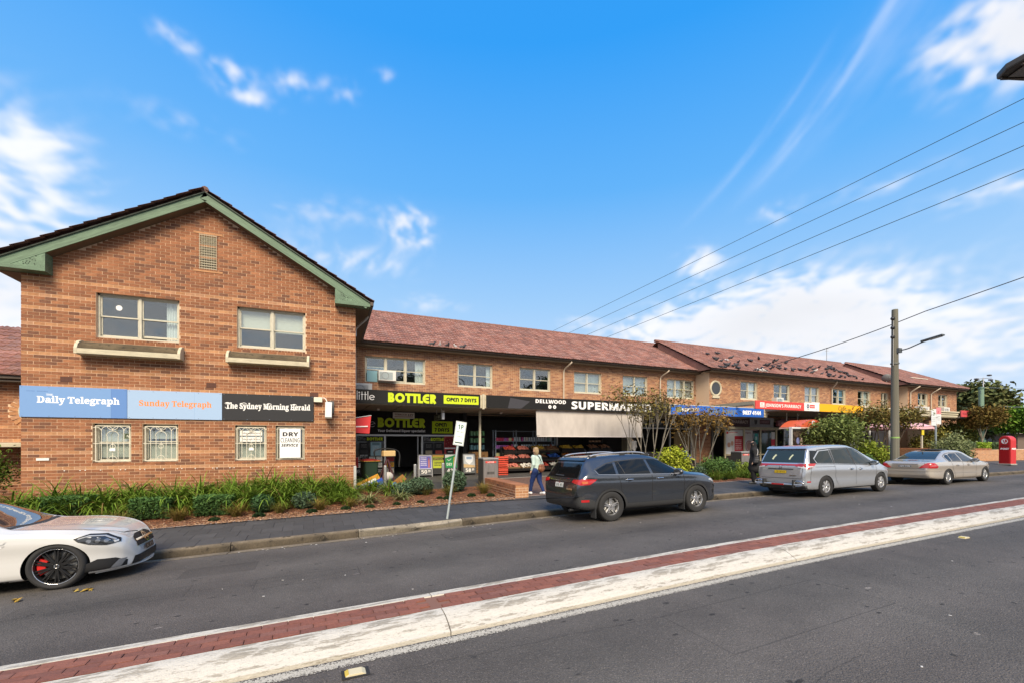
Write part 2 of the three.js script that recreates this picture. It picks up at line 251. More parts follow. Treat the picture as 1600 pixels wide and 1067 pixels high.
{
const mulchTex = dtex(512, (u, v) => { const k = .5 + .7 * (tf(u * 1, v, 40, 3) - .5) + .4 * (tf(u, v, 160, 1) - .5), h = tf(u, v, 14, 3); return [k * lerp(.95, 1.1, h), k * .72, k * .5]; }, true);
const m = mat([.80, .66, .56], .95, { map: withRep(mulchTex, .7), bumpMap: withRep(fineBump, 2.2), bumpScale: .03 });
const bed = (x0, x1, zb) => struct('garden_bed', grid(Math.ceil((x1 - x0) * 5), 26, (u, v) => { const x = lerp(x0, x1, u), z = lerp(st(x, -FP - .085)[1], zb, v); return [x, yGround(x, z) + .02 + .035 * fbm(x * 2.2, z * 2.2, 0, 3) * Math.min(1, v * 6), z, x, z]; }), m);
bed(-12, 5.2, .02); bed(11.6, 16.6, -.4); bed(17.4, 29, -.4);
const chips = [], r = rng(77);
for (let i = 0; i < 2600; i++) { const x = lerp(-4.5, 5.2, r()), z = lerp(3.25, 1.6, r() * r()); const g = new THREE.BoxGeometry(.02 + r() * .045, .006, .012 + r() * .014).rotateY(r() * 6).rotateX((r() - .5) * .8).translate(x, yGround(x, z) + .035, z); chips.push(paint(g, r() < .5 ? [.34, .19, .10] : r() < .7 ? [.22, .12, .07] : [.45, .3, .19])); }
part('bark_chips', chips, mat([1, 1, 1], .95, { vertexColors: true }), scene, { kind: 'stuff' });
}
{
const md = grp('median_strip', scene); md.userData.kind = 'structure';
const yT = (s) => G(s) + .2;
const paintTex = dtex(1024, (u, v) => { const w = tf(u, v, 10, 5), q = tf(u + .4, v + .2, 44, 3), f = .94 + .1 * (q - .5); const wear = sstep(.53, .62, w * .7 + q * .3 + .05 * Math.sin(v * 6.283 - .4)), sp = sstep(.72, .8, tf(u + .1, v, 90, 2)) * .5, k = .66 + .3 * (q - .5); if (wear + sp > 0) { const m = clamp(wear * .8 + sp); return [lerp(f, k * 1.0, m), lerp(f * .985, k * .96, m), lerp(f * .955, k * .89, m)]; } return [f, f * .985, f * .95]; }, true);
paintTex.repeat.set(.42, 2.2);
const white = mat([.63, .615, .58], .8, { map: paintTex, bumpMap: withRep(fineBump, 2), bumpScale: .004 });
const far = [[5.07, -.16], [5.075, -.02], [5.09, 0], [5.20, .002], [5.21, -.03]], near = [[5.605, -.03], [5.615, .0], [5.70, .0], [5.80, -.022], [5.90, -.065], [5.965, -.10], [5.985, -.108], [5.987, -.2]];
const strip = (pf, s0, s1, n) => { const ss = []; for (let i = 0; i <= n; i++) ss.push(lerp(s0, s1, i / n)); const p = [], t = [], ix = [], m = pf.length; let acc; ss.forEach((s) => { acc = 0; pf.forEach(([d, h], j) => { if (j) acc += Math.hypot(d - pf[j - 1][0], h - pf[j - 1][1]); const wob = .004 * n3(s * 1.7, j, 3); const [x, z] = st(s, d + wob); p.push(x, yT(s) + h + wob, z); t.push(s, acc); }); }); for (let i = 0; i < n; i++) for (let j = 0; j < m - 1; j++) { const a = i * m + j, b = a + m; ix.push(a, a + 1, b + 1, a, b + 1, b); } for (const i of [0, n]) for (let j = 1; j < m - 1; j++) ix.push(i * m, i * m + j, i * m + j + 1); const g = new THREE.BufferGeometry(); g.setAttribute('position', new THREE.Float32BufferAttribute(p, 3)); g.setAttribute('uv', new THREE.Float32BufferAttribute(t, 2)); g.setIndex(ix); return toCreasedNormals(g, .6); };
const cuts = [-12, -8.2, -4.3, .86, 6.2, 11.2, 16.2, 21.2, 26.2, 34, 44, 60, 90, 130];
for (let i = 0; i < cuts.length - 1; i++) { const a = cuts[i] + .006, b = cuts[i + 1] - .006, n = Math.ceil((b - a) * 2.5); part('white_kerb', strip(far, a, b, n), white, md); part('white_kerb', strip(near, a, b, n), white, md); }
part('mortar_bed', sheet(srow(-12, 130, .8, 4), [5.19, 5.4, 5.63], (s) => yT(s) - .012), mat([.20, .10, .075], .95), md);
const redTex = dtex(256, (u, v) => { const k = .75 + .5 * (tf(u, v, 8, 4) - .5) + .25 * (tf(u, v, 64, 2) - .5); return [k, k * .98, k * .96]; });
const ms = [[.31, .115, .080], [.28, .105, .075], [.34, .13, .09], [.25, .10, .075], [.30, .13, .10]].map((c) => mat(c, .85, { map: redTex, bumpMap: fineBump, bumpScale: .003 }));
const r = rng(8), L = .232, rows = 4, dw = .398 / rows; let n = 0; const rest = [];
for (let k = 0; k < 300; k++) for (let j = 0; j < rows; j++) {
const s0 = -3.4 + k * L + (j % 2) * L / 2, s1 = s0 + L - (.004 + r() * .005), d0 = 5.209 + j * dw, d1 = d0 + dw - (.003 + r() * .003), h = (r() - .5) * .006;
if (s0 > 62) continue;
if (s0 < .86 && s1 > .86) { continue; }
const cx = st((s0 + s1) / 2, (d0 + d1) / 2), slope = Math.atan((yT(s1) - yT(s0)) / (s1 - s0));
const g = new THREE.BoxGeometry(s1 - s0, .03, d1 - d0).rotateZ(slope).rotateY(BE + (r() - .5) * .02).translate(cx[0], yT((s0 + s1) / 2) - .013 + h, cx[1]);
if (n < 300) { part('paver', g, ms[Math.floor(r() * 5)], md); n++; } else rest.push(g);
}
part('pavers_beyond', rest, ms[0], md, { kind: 'stuff' });
const lineTex = document.createElement('canvas'); lineTex.width = 2048; lineTex.height = 128; const c = lineTex.getContext('2d'), q = rng(4);
c.clearRect(0, 0, 2048, 128); c.fillStyle = '#cfcac0';
for (let i = 0; i < 5200; i++) { const x = q() * 2048, y = 64 + (q() + q() - 1) * 62, w = 2 + q() * 7; c.globalAlpha = .75 + q() * .25; c.beginPath(); c.ellipse(x, y, w, 1.5 + q() * 3.5, 0, 0, 7); c.fill(); }
const lt = new THREE.CanvasTexture(lineTex); lt.colorSpace = THREE.SRGBColorSpace; lt.wrapS = THREE.RepeatWrapping; lt.repeat.set(.45, 1);
const lg = sheet(srow(-12, 90, .6, 3), [6.04, 6.19], yRoad, .004); { const uv = lg.attributes.uv; for (let i = 0; i < uv.count; i++) uv.setY(i, (uv.getY(i) - 6.04) / .15); }
struct('road_marking', lg, mat([.75, .74, .70], .85, { map: lt, alphaTest: .35, transparent: false }));
}

// ================================================================ THE BUILDINGS
const brickTex = dtex(256, (u, v) => { const k = .80 + .42 * (tf(u, v, 6, 4) - .5) + .26 * (tf(u, v, 60, 2) - .5); return [k, k * .985, k * .97]; });
const BR = { // brick colours
brown: [[.365, .152, .075], [.335, .138, .066], [.41, .172, .083], [.29, .122, .064], [.22, .10, .06], [.455, .20, .098], [.35, .146, .07], [.385, .17, .085]],
orange: [[.56, .285, .14], [.60, .31, .155], [.51, .25, .12], [.54, .29, .165]],
pale: [[.48, .245, .135], [.44, .22, .12], [.51, .275, .15], [.40, .195, .11], [.55, .31, .175], [.37, .18, .105], [.49, .25, .135], [.33, .165, .105]],
};
const brickMats = {}; for (const k in BR) brickMats[k] = BR[k].map((c) => mat(c, .9, { map: brickTex, bumpMap: fineBump, bumpScale: .003 }));
const brickWhite = mat([1, 1, 1], .9, { map: brickTex, bumpMap: fineBump, bumpScale: .003 });
const mortarM = mat([.70, .49, .33], .95, { bumpMap: withRep(fineBump, 3), bumpScale: .004 });
const mortarPale = mat([.64, .48, .34], .95);
const brickGeo = (() => { const g = new THREE.BoxGeometry(1, 1, 1); g.translate(0, 0, -.5); return g; })();
function layBricks(parent, o, { x0, x1, y0, y1, CH = .0857, BL = .24, holes = [], inside, orange = () => false, pal = 'brown', indiv = 0, first, seed = 1, half = 0, dep = .03, gap = .0105 }) {
const r = rng(seed), list = [], nk = Math.ceil((y1 - y0) / CH);
for (let k = 0; k < nk; k++) {
const yb = y0 + k * CH, yc = yb + CH / 2, n = Math.ceil((x1 - x0) / BL) + 2, kk = k + half;
for (let i = -1; i < n; i++) {
let spans = [[x0 + i * BL + (kk % 2 ? BL / 2 : 0) + (r() - .5) * .006, 0]]; spans[0][1] = spans[0][0] + BL;
const tone = r(), tone2 = r();
for (const h of [[-1e9, x0, -1e9, 1e9], [x1, 1e9, -1e9, 1e9], ...holes]) {
if (yc < h[2] || yc > h[3]) continue;
spans = spans.flatMap(([a, b]) => (b <= h[0] || a >= h[1]) ? [[a, b]] : [[a, Math.min(b, h[0])], [Math.max(a, h[1]), b]].filter(([p, q]) => q - p > .03));
}
for (const [a, b] of spans) { if (inside && !inside((a + b) / 2, yc)) continue; const or = orange(k, (a + b) / 2); list.push({ a: a + gap / 2, b: b - gap / 2, yc, or, tone, tone2 }); }
}
}
if (first) list.sort((p, q) => first(p) - first(q));
const q = (x) => Math.abs(x);
const rest = list.slice(indiv);
for (const b of list.slice(0, indiv)) {
const ms = brickMats[b.or ? 'orange' : pal], m = new THREE.Mesh(brickGeo, ms[Math.floor(Math.pow(b.tone, 1.0) * ms.length)]);
m.name = 'brick'; m.scale.set(b.b - b.a, CH - gap, dep); m.position.set((b.a + b.b) / 2, b.yc, b.or ? -.0042 : (b.tone2 - .5) * .002); m.castShadow = m.receiveShadow = true; parent.add(m);
}
if (rest.length) {
const im = new THREE.InstancedMesh(brickGeo, brickWhite, rest.length), M = new THREE.Matrix4(), C = new THREE.Color();
rest.forEach((b, i) => {
M.makeScale(b.b - b.a, CH - gap, dep).setPosition((b.a + b.b) / 2, b.yc, b.or ? -.0042 : (b.tone2 - .5) * .002); im.setMatrixAt(i, M);
const ps = BR[b.or ? 'orange' : pal], c = ps[Math.floor(b.tone * ps.length)], f = .9 + .2 * b.tone2; im.setColorAt(i, C.setRGB(c[0] * f, c[1] * f, c[2] * f));
});
im.name = indiv ? 'bricks_beyond' : 'brickwork'; im.userData.kind = 'stuff'; im.castShadow = im.receiveShadow = true; parent.add(im);
}
}
function wallPlate(x0, x1, y0, y1, holes, depth, z = -.007) {   // the mortar behind the bricks, with openings
const s = new THREE.Shape([[x0, y0], [x1, y0], [x1, y1], [x0, y1]].map((p) => new THREE.Vector2(...p)));
for (const h of holes) s.holes.push(new THREE.Path([[h[0], h[2]], [h[0], h[3]], [h[1], h[3]], [h[1], h[2]]].map((p) => new THREE.Vector2(...p))));
return new THREE.ExtrudeGeometry(s, { depth, bevelEnabled: false }).translate(0, 0, z - depth);
}
const frameM = mat([.82, .78, .63], .55, { map: withRep(grainTex, .8) });
const creamM = mat([.74, .67, .49], .7, { map: withRep(streakTex, .8), bumpMap: fineBump, bumpScale: .002 });
const glassM = phys([.9, .95, .95], .02, { transmission: 1, thickness: 0, ior: 2.1, specularIntensity: 1 });
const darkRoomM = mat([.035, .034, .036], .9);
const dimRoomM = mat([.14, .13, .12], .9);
const blindTex = dtex(256, (u, v) => { const k = .86 + .10 * Math.sin(v * Math.PI * 2 * 40) + .1 * (tf(u, v, 5, 3) - .5); return [k, k * .98, k * .94]; });
const blindM = mat([.78, .75, .69], .9, { map: blindTex });
const greyBlindM = mat([.55, .56, .55], .9, { map: withRep(streakTex, 1) });
const curtainM = mat([.75, .75, .74], .95);
function sashWindow(parent, x0, x1, y0, y1, { lights = 2, z = -.10, inner = 'dark', cover = [], open, frame = frameM, rail = .5, clear = 0 } = {}) {
const w = grp('window', parent), f = [], t = .055, W = (x1 - x0), d = .07;
f.push(bx(x0, x1, y1 - t, y1, z - d, z), bx(x0, x1, y0, y0 + t * 1.1, z - d, z + .035), bx(x0, x0 + t, y0, y1, z - d, z), bx(x1 - t, x1, y0, y1, z - d, z));
const cw = (W - 2 * t - (lights - 1) * t * 1.3) / lights;
for (let i = 0; i < lights; i++) {
const a = x0 + t + i * (cw + t * 1.3), b = a + cw, yb = y0 + t * 1.1, yt = y1 - t, ym = lerp(yb, yt, rail);
if (i) f.push(bx(a - t * 1.3, a, y0 + .01, y1 - .01, z - d, z + .012));
const s = .035, lift = open && open[i] ? open[i] : 0, sash = [];
for (const [p, q, zz] of [[ym - .02, yt, z - .03], [yb + lift, ym + .02 + lift * .3, z - .058]]) {
sash.push(bx(a, b, q - s, q, zz - .03, zz), bx(a, b, p, p + (zz < z - .04 ? s * 1.6 : s), zz - .03, zz), bx(a, a + s, p + s, q - s, zz - .03, zz), bx(b - s, b, p + s, q - s, zz - .03, zz));
part('pane', bx(a + s, b - s, p + s, q - s, zz - .018, zz - .014), glassM, w);
}
part('sash', sash, frame, w);
}
part('frame', f, frame, w);
for (const [a, b, p, q, m, off] of cover) part(m === curtainM ? 'curtain' : 'blind', m === curtainM ? grid(24, 1, (u, v) => [lerp(x0 + a * W, x0 + b * W, u), lerp(y0 + p * (y1 - y0), y0 + q * (y1 - y0), v), z - .19 - (off || 0) + .018 * Math.sin(u * 34)]) : bx(x0 + a * W, x0 + b * W, y0 + p * (y1 - y0), y0 + q * (y1 - y0), z - .16, z - .155), m, w);
const g = new THREE.BoxGeometry(W + .3, y1 - y0 + .3, .9).translate((x0 + x1) / 2, (y0 + y1) / 2, z - .30 - .45 + .05), ix = [];
const room = bx(x0 - .1, x1 + .1, y0 - .1, y1 + .1, z - 1.16, z - 1.15);
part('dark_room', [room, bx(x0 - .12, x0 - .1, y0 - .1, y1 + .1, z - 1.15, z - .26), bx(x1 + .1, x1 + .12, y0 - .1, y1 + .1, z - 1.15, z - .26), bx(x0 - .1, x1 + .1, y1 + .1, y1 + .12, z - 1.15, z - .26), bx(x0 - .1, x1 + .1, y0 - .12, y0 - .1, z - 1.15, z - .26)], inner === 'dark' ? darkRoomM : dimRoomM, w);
return w;
}
// ---- roof tiles
const tileGeo = (() => { // one interlocking tile: 0.30 wide, 0.40 long, two rolls
const nu = 10, pr = [0, .012, .03, .036, .026, .010, .004, .006, .02, .018, 0].map((h) => h);
const top = grid(nu, 1, (u, v) => [(u - .5) * .302, pr[Math.round(u * nu)] * 1.1 + .026, lerp(.40, 0, v)]);   // z grows down the slope
const nose = grid(nu, 1, (u, v) => [(u - .5) * .302, lerp(.008, pr[Math.round(u * nu)] * 1.1 + .026, v), .40]);
return merge([top, nose]);
})();
const tileTex = dtex(256, (u, v) => { const k = .8 + .5 * (tf(u, v, 5, 4) - .5) + .3 * (tf(u, v, 60, 2) - .5); return [k, k * .99, k]; });
const TC = [[.35, .165, .125], [.32, .145, .11], [.40, .20, .155], [.29, .14, .11], [.25, .125, .10], [.37, .20, .16], [.31, .17, .14]];
const tileMs = TC.map((c) => mat(c, .85, { map: tileTex, bumpMap: fineBump, bumpScale: .004 }));
const tileWhite = mat([1, 1, 1], .85, { map: tileTex, bumpMap: fineBump, bumpScale: .004 });
function tileSlope(parent, x0, x1, z0, y0, z1, y1, { indiv = 0, first, clip, seed = 3, tone = 1, cols = TC } = {}) {
const len = Math.hypot(z1 - z0, y1 - y0), rows = Math.round(len / .335), pitch = len / rows, n = Math.ceil((x1 - x0) / .30), r = rng(seed), L = [];
const dn = new THREE.Vector3(0, y0 - y1, z0 - z1).normalize(), ax = new THREE.Vector3(Math.sign(dn.z) || 1, 0, 0), up = new THREE.Vector3().crossVectors(dn, ax).normalize();
const basis = new THREE.Matrix4().makeBasis(ax, up, dn);
for (let j = 0; j < rows; j++) for (let i = 0; i < n; i++) {
const t = (j + 1) / rows, x = x0 + (i + .5) * .30; if (x > x1) continue; if (clip && !clip(x, t)) continue;
const m = basis.clone(), tilt = new THREE.Matrix4().makeRotationX(-.085 + (r() - .5) * .03).multiply(new THREE.Matrix4().makeRotationY((r() - .5) * .025));
m.multiply(tilt); m.setPosition(x, lerp(y0, y1, t) + .02 + (r() - .5) * .006, lerp(z0, z1, t)); L.push({ m, x, t, c: r(), f: r() });
}
if (first) L.sort((a, b) => first(a) - first(b));
for (const b of L.slice(0, indiv)) { const m = new THREE.Mesh(tileGeo, tileMs[Math.floor(b.c * tileMs.length)]); m.name = 'roof_tile'; m.applyMatrix4(b.m); m.castShadow = m.receiveShadow = true; parent.add(m); }
const rest = L.slice(indiv); if (!rest.length) return;
const im = new THREE.InstancedMesh(tileGeo, tileWhite, rest.length), C = new THREE.Color();
rest.forEach((b, i) => { im.setMatrixAt(i, b.m); const c = cols[Math.floor(b.c * cols.length)], f = (.85 + .3 * b.f) * tone; im.setColorAt(i, C.setRGB(c[0] * f, c[1] * f, c[2] * f)); });
im.name = 'roof_tiles_beyond'; im.userData.kind = 'stuff'; im.castShadow = im.receiveShadow = true; parent.add(im);
}
function ridgeCaps(parent, a, b, m = tileMs[4]) {
const A = new THREE.Vector3(...a), B = new THREE.Vector3(...b), L = A.distanceTo(B), n = Math.round(L / .36), d = B.clone().sub(A).normalize(), g = [];
for (let i = 0; i < n; i++) { const p = A.clone().addScaledVector(d, i * L / n), q = A.clone().addScaledVector(d, (i + 1.12) * L / n); g.push(rod(p.toArray(), q.toArray(), .10, .115, 8)); }
part('ridge_caps', g, m, parent, { kind: 'stuff' });
}
const gutterM = mat([.075, .055, .042], .6), eaveM = mat([.20, .14, .085], .8, { map: withRep(streakTex, .5) }), roofUnder = mat([.09, .06, .05], .95), pipeM = mat([.50, .42, .33], .6), silverPipeM = mat([.50, .50, .48], .45, { metalness: .3 });
const greenM = mat([.19, .31, .20], .62, { map: withRep(grainTex, .6), bumpMap: withRep(fineBump, .5), bumpScale: .003 });

// ---------------------------------------------------------------- the brick gable building
const gable = thing('gable_building', 'two-storey brown brick gable house with green bargeboards beside the garden bed', 'building', [-3.435, 0, 0]);
{
const B = gable, hw = 4.165, eY = 6.62, aY = eY + (hw + .02) * Math.tan(30.2 * Math.PI / 180) - .02;
const up = [[-2.625, -.715, 4.9, 6.16], [.745, 2.645, 4.9, 6.16]].map(([a, b, c, d]) => [a, b, c, d]);
const lo = [[-2.70, -1.845], [-1.585, -.74], [.69, 1.545], [1.79, 2.625]].map(([a, b]) => [a, b, 1.42, 2.535]);
const vent = [-.205, .215, 7.16, 8.17], holes = [...up, ...lo, vent];
const sh = new THREE.Shape([[-hw, -.6], [hw, -.6], [hw, eY], [0, aY], [-hw, eY]].map((p) => new THREE.Vector2(...p)));
for (const h of holes) sh.holes.push(new THREE.Path([[h[0], h[2]], [h[0], h[3]], [h[1], h[3]], [h[1], h[2]]].map((p) => new THREE.Vector2(...p))));
const front = new THREE.ExtrudeGeometry(sh, { depth: .25, bevelEnabled: false }).translate(0, 0, -.2565);
const wall = part('wall', [front, bx(-hw, -hw + .25, -.6, eY, -11, -.257), bx(hw - .25, hw, -.6, eY, -11, -.257), bx(-hw, hw, -.6, eY, -11.2, -11)], mortarM, B);
const OC = new Set([0, 5, 11, 16, 21, 26, 31, 36, 40, 45, 50, 54, 59]), y00 = 1.2605 - .0857 * 22, k0 = 22;
const roofY = (x) => eY + (hw + .02 - Math.abs(x)) * Math.tan(30.2 * Math.PI / 180);
layBricks(wall, null, { x0: -hw, x1: hw, y0: y00, y1: aY + .1, holes, inside: (x, y) => y < roofY(x) - .03 && y > -.5, orange: (k) => OC.has(k - k0), pal: 'brown', indiv: 300, first: (b) => (b.yc < .45 ? 9 : 0) + (b.or ? 0 : .4) + (b.a + b.b) / 2 + .25 * Math.abs(b.yc - 2.2), seed: 5, half: 1 });
for (const sx of [-1, 1]) { const g = grp('side_wall', B); g.position.set(sx * (hw + .007), 0, 0); g.rotation.y = sx * Math.PI / 2; layBricks(g, null, { x0: sx > 0 ? 0 : -11, x1: sx > 0 ? 11 : 0, y0: y00, y1: eY, inside: (x, y) => y > -.4, orange: (k) => OC.has(k - k0), seed: 9 + sx, half: 0 }); }
for (const h of [...up, ...lo]) { const sl = [], n = Math.round((h[1] - h[0]) / .085); for (let i = 0; i < n; i++) sl.push(paint(bx(0, (h[1] - h[0]) / n - .009, -.115, 0, -.17, .006).rotateX(.30).translate(h[0] + (i + .0) * (h[1] - h[0]) / n, h[2] - .004, 0), BR.brown[(i * 5 + 3) % 8])); part('window_sill', sl, brickWhite.clone ? Object.assign(brickWhite.clone(), { vertexColors: true }) : brickWhite, B); }
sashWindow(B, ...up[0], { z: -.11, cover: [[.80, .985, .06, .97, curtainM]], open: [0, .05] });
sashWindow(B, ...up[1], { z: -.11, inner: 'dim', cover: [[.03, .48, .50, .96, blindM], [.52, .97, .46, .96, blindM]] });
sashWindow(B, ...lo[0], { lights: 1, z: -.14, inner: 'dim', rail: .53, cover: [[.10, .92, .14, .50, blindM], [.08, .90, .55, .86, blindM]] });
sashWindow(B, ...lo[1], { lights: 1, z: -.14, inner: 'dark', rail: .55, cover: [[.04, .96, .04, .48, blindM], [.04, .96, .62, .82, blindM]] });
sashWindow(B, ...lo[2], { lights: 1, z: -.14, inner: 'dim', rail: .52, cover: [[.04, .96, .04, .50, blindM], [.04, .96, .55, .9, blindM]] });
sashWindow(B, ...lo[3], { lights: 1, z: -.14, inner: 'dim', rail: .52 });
part('window_sticker', new THREE.CylinderGeometry(.075, .075, .003, 24).rotateX(Math.PI / 2).translate(-2.165, 5.80, -.149), mat([.75, .75, .74], .6), B);
for (const [i, h] of lo.entries()) {
const [a, b, p, q] = h, w = b - a, z = -.05, g = [], x = (t) => a + .05 + t * (w - .1), y = (t) => p + .06 + t * (q - p - .13), rr = .0085;
for (const t of [0, 1]) g.push(rod([x(t), y(0), z], [x(t), y(1), z], .012), rod([x(0), y(t), z], [x(1), y(t), z], .012));
for (const t of [.17, .34, .5, .66, .83]) g.push(rod([x(t), y(0), z], [x(t), y(t === .5 ? .55 : t === .34 || t === .66 ? .72 : .84), z], rr));
g.push(rod([x(0), y(.5), z], [x(1), y(.5), z], rr));
const arc = (cx, cy, r1, a0, a1, ry = r1) => g.push(tube(Array.from({ length: 9 }, (_, k) => { const t = lerp(a0, a1, k / 8); return [x(cx) + r1 * Math.cos(t), y(cy) + ry * Math.sin(t), z]; }), rr, 12, 5));
arc(.5, .72, .16 * w, 0, Math.PI); arc(.34, .86, .15 * w, .05, Math.PI * .98); arc(.66, .86, .15 * w, .02, Math.PI * .95); arc(.0, .84, .15 * w, 0, Math.PI / 2); arc(1, .84, .15 * w, Math.PI / 2, Math.PI); arc(.5, 1.02, .15 * w, Math.PI, Math.PI * 2); arc(.5, .06, .1 * w, 0, Math.PI); arc(.5, .42, .07 * w, 0, Math.PI * 2);
for (const t of [0, 1]) for (const yy of [.02, .5, .95]) g.push(rod([x(t), y(yy), z], [t ? b + .02 : a - .02, y(yy), -.02], rr));
if (i === 3) part('security_grille', g, mat([.55, .52, .42], .6), B); else part('security_grille', g, mat([.72, .68, .56], .6), B);
if (i === 0 || i === 2) part('padlock_box', bx(x(.42), x(.60), y(.28), y(.36), z + .005, z + .05, .008), mat([.8, .8, .78], .5), B);
}
for (const [a, b] of [[-2.945, -.595], [.52, 2.77]]) {
const h = grp('window_ledge', B), pr = [[0, .39], [.10, .38], [.20, .34], [.29, .27], [.34, .17], [.345, .15]], L = b - a;
part('ledge_cap', grid(40, 5, (u, v) => { const [o, y] = pr[Math.round(v * 5)]; return [lerp(a + .06, b - .06, u), 4.37 + y + .004 * fbm(u * 9, v * 3, a, 2), o]; }), mat([.34, .29, .215], .95, { map: withRep(concreteTex, 1.5, .8), bumpMap: withRep(fineBump, 2), bumpScale: .01 }), h);
const end = (x) => extr([[0, .02], [0, .41], [.11, .40], [.22, .36], [.32, .27], [.37, .16], [.37, .02]], .06, .006).rotateY(-Math.PI / 2).translate(x + .06, 4.37, 0);
part('ledge_frame', [bx(a + .055, b - .055, 4.39, 4.525, .30, .372, .008), end(a), end(b - .065), bx(a + .06, b - .06, 4.385, 4.40, .0, .31)], creamM, h);
}
{ const v = grp('gable_vent', B), [a, b, p, q] = vent, g = [], w = []; for (let i = 0; i < 13; i++) g.push(bx(a, b, p + .03 + i * .075, p + .045 + i * .075, -.14, -.03).rotateX(0)); part('louvre', g, creamM, v); part('vent_back', bx(a, b, p, q, -.25, -.2), darkRoomM, v); for (let i = 0; i <= 7; i++) w.push(rod([a + i * (b - a) / 7, p - .02, .035], [a + i * (b - a) / 7, q + .02, .035], .006, .006, 5)); for (let i = 0; i <= 14; i++) w.push(rod([a - .02, p + i * (q - p) / 14, .04], [b + .02, p + i * (q - p) / 14, .04], .006, .006, 5)); part('wire_guard', w, mat([.55, .5, .38], .6), v); for (const yy of [7.10, 7.52, 7.86, 8.23]) part('brick_band', bx(a - .16, b + .16, yy - .03, yy + .03, -.05, yy > 7.5 && yy < 8 ? -.02 : .012), brickMats.orange[1], v); }
for (const [x, y] of [[-3.25, 3.72], [.08, 3.72], [2.9, 3.55]]) part('air_brick', bx(x - .125, x + .125, y - .07, y + .07, -.02, .006), mat([.16, .07, .05], .9, { map: withRep(grainTex, 3) }), B);
{ const g = []; for (let i = 0; i < 17; i++) for (const o of [0, .11]) if ((i * 7 + o * 100) % 5 > .5) g.push(new THREE.SphereGeometry(.018, 6, 5).scale(1, .8, .3).translate(-3.4 + i * .44 + o, 1.235, .004)); part('wall_plug', g, mat([.75, .72, .66], .8), B, { kind: 'stuff' }); }
part('name_plate', bx(-3.86, -3.60, 1.52, 1.585, 0, .02), mat([.75, .74, .72], .5), B);
const T = Math.tan(30.2 * Math.PI / 180), ov = .44, rY = 9.30, ex = hw + ov, rz = .36, eT = rY - ex * T;
const roof = part('roof', [grid(1, 1, (u, v) => [lerp(0, ex, u), rY - lerp(0, ex, u) * T - .03, lerp(-11.5, rz - .02, v)]), grid(1, 1, (u, v) => [-lerp(0, ex, u), rY - lerp(0, ex, u) * T - .03, lerp(-11.5, rz - .02, v)])], roofUnder, B);
for (const sx of [-1, 1]) {
const g = grp(sx > 0 ? 'tiled_slope' : 'tiled_slope', roof); g.position.set(0, 0, 0); g.rotation.y = sx * Math.PI / 2;
tileSlope(g, sx > 0 ? -rz - .05 : -11.5, sx > 0 ? 11.5 : rz + .05, ex + .05, eT + .0, 0, rY + .02, { seed: 20 + sx, tone: .62, first: (b) => sx > 0 ? b.x : -b.x });
}
ridgeCaps(roof, [0, rY + .06, rz + .02], [0, rY + .06, -11.4], mat([.15, .085, .07], .9));
for (const sx of [-1, 1]) {
const L = ex / Math.cos(30.2 * Math.PI / 180), bb = new THREE.BoxGeometry(L + .0, .235, .035).translate(L / 2, -.13, 0).rotateZ(-30.2 * Math.PI / 180).translate(0, rY - .0, rz - .02); if (sx < 0) bb.scale(-1, 1, 1);
if (sx < 0) { const ix = bb.index.array; for (let i = 0; i < ix.length; i += 3) { const t = ix[i]; ix[i] = ix[i + 1]; ix[i + 1] = t; } bb.computeVertexNormals(); }
part('bargeboard', bb, greenM, B);
const cov = new THREE.BoxGeometry(L, .03, .05).translate(L / 2, -.015, 0).rotateZ(-30.2 * Math.PI / 180).translate(0, rY - .0, rz + .012); if (sx < 0) { cov.scale(-1, 1, 1); const ix = cov.index.array; for (let i = 0; i < ix.length; i += 3) { const t = ix[i]; ix[i] = ix[i + 1]; ix[i + 1] = t; } cov.computeVertexNormals(); }
part('barge_trim', cov, mat([.06, .075, .06], .8), B);
const so = new THREE.BoxGeometry(L - .9, .03, .36).translate(L / 2 - .40, -.225, 0).rotateZ(-30.2 * Math.PI / 180).translate(0, rY, rz - .22); if (sx < 0) { so.scale(-1, 1, 1); const ix = so.index.array; for (let i = 0; i < ix.length; i += 3) { const t = ix[i]; ix[i] = ix[i + 1]; ix[i + 1] = t; } so.computeVertexNormals(); }
part('soffit', so, eaveM, B);
const bxp = [[hw - .635, eT + (ex - hw + .635) * T - .24], [hw - .635, eT - .145], [ex + .0, eT - .145], [ex + .0, eT - .02]];
const box = extr(bxp.map(([x, y]) => [x * sx, y]), .35, 0).translate(0, 0, .0);
const eb = part('eave_box', box, greenM, B);
part('eave_moulding', [bx(sx * (hw - .645), sx * (ex + .005), eT - .155, eT - .06, .35, .372)], greenM, eb);
const dots = []; const r = rng(3 + sx); for (let i = 0; i < 24; i++) dots.push(new THREE.CylinderGeometry(.011, .011, .004, 6).rotateX(Math.PI / 2).translate(sx * (hw - .33 + (r() - .5) * .26), eT + .10 + (r() - .5) * .26, .3515)); part('vent_holes', dots, mat([.02, .03, .025], .9), eb, { kind: 'stuff' });
part('eave_soffit', bx(sx * (hw + .0), sx * ex, eT - .16, eT - .14, -11.5, 0), eaveM, B);
part('gutter', [bx(sx * (ex + .0), sx * (ex + .11), eT - .13, eT + .0, -11.5, .40, .02)], gutterM, B);
}
part('downpipe', [tube([[ex + .03, eT - .12, -.9], [ex - .05, eT - .24, -.95], [hw + .07, eT - .55, -1.2], [hw + .06, eT - .8, -1.25]], .04, 16, 8)], silverPipeM, B);
}

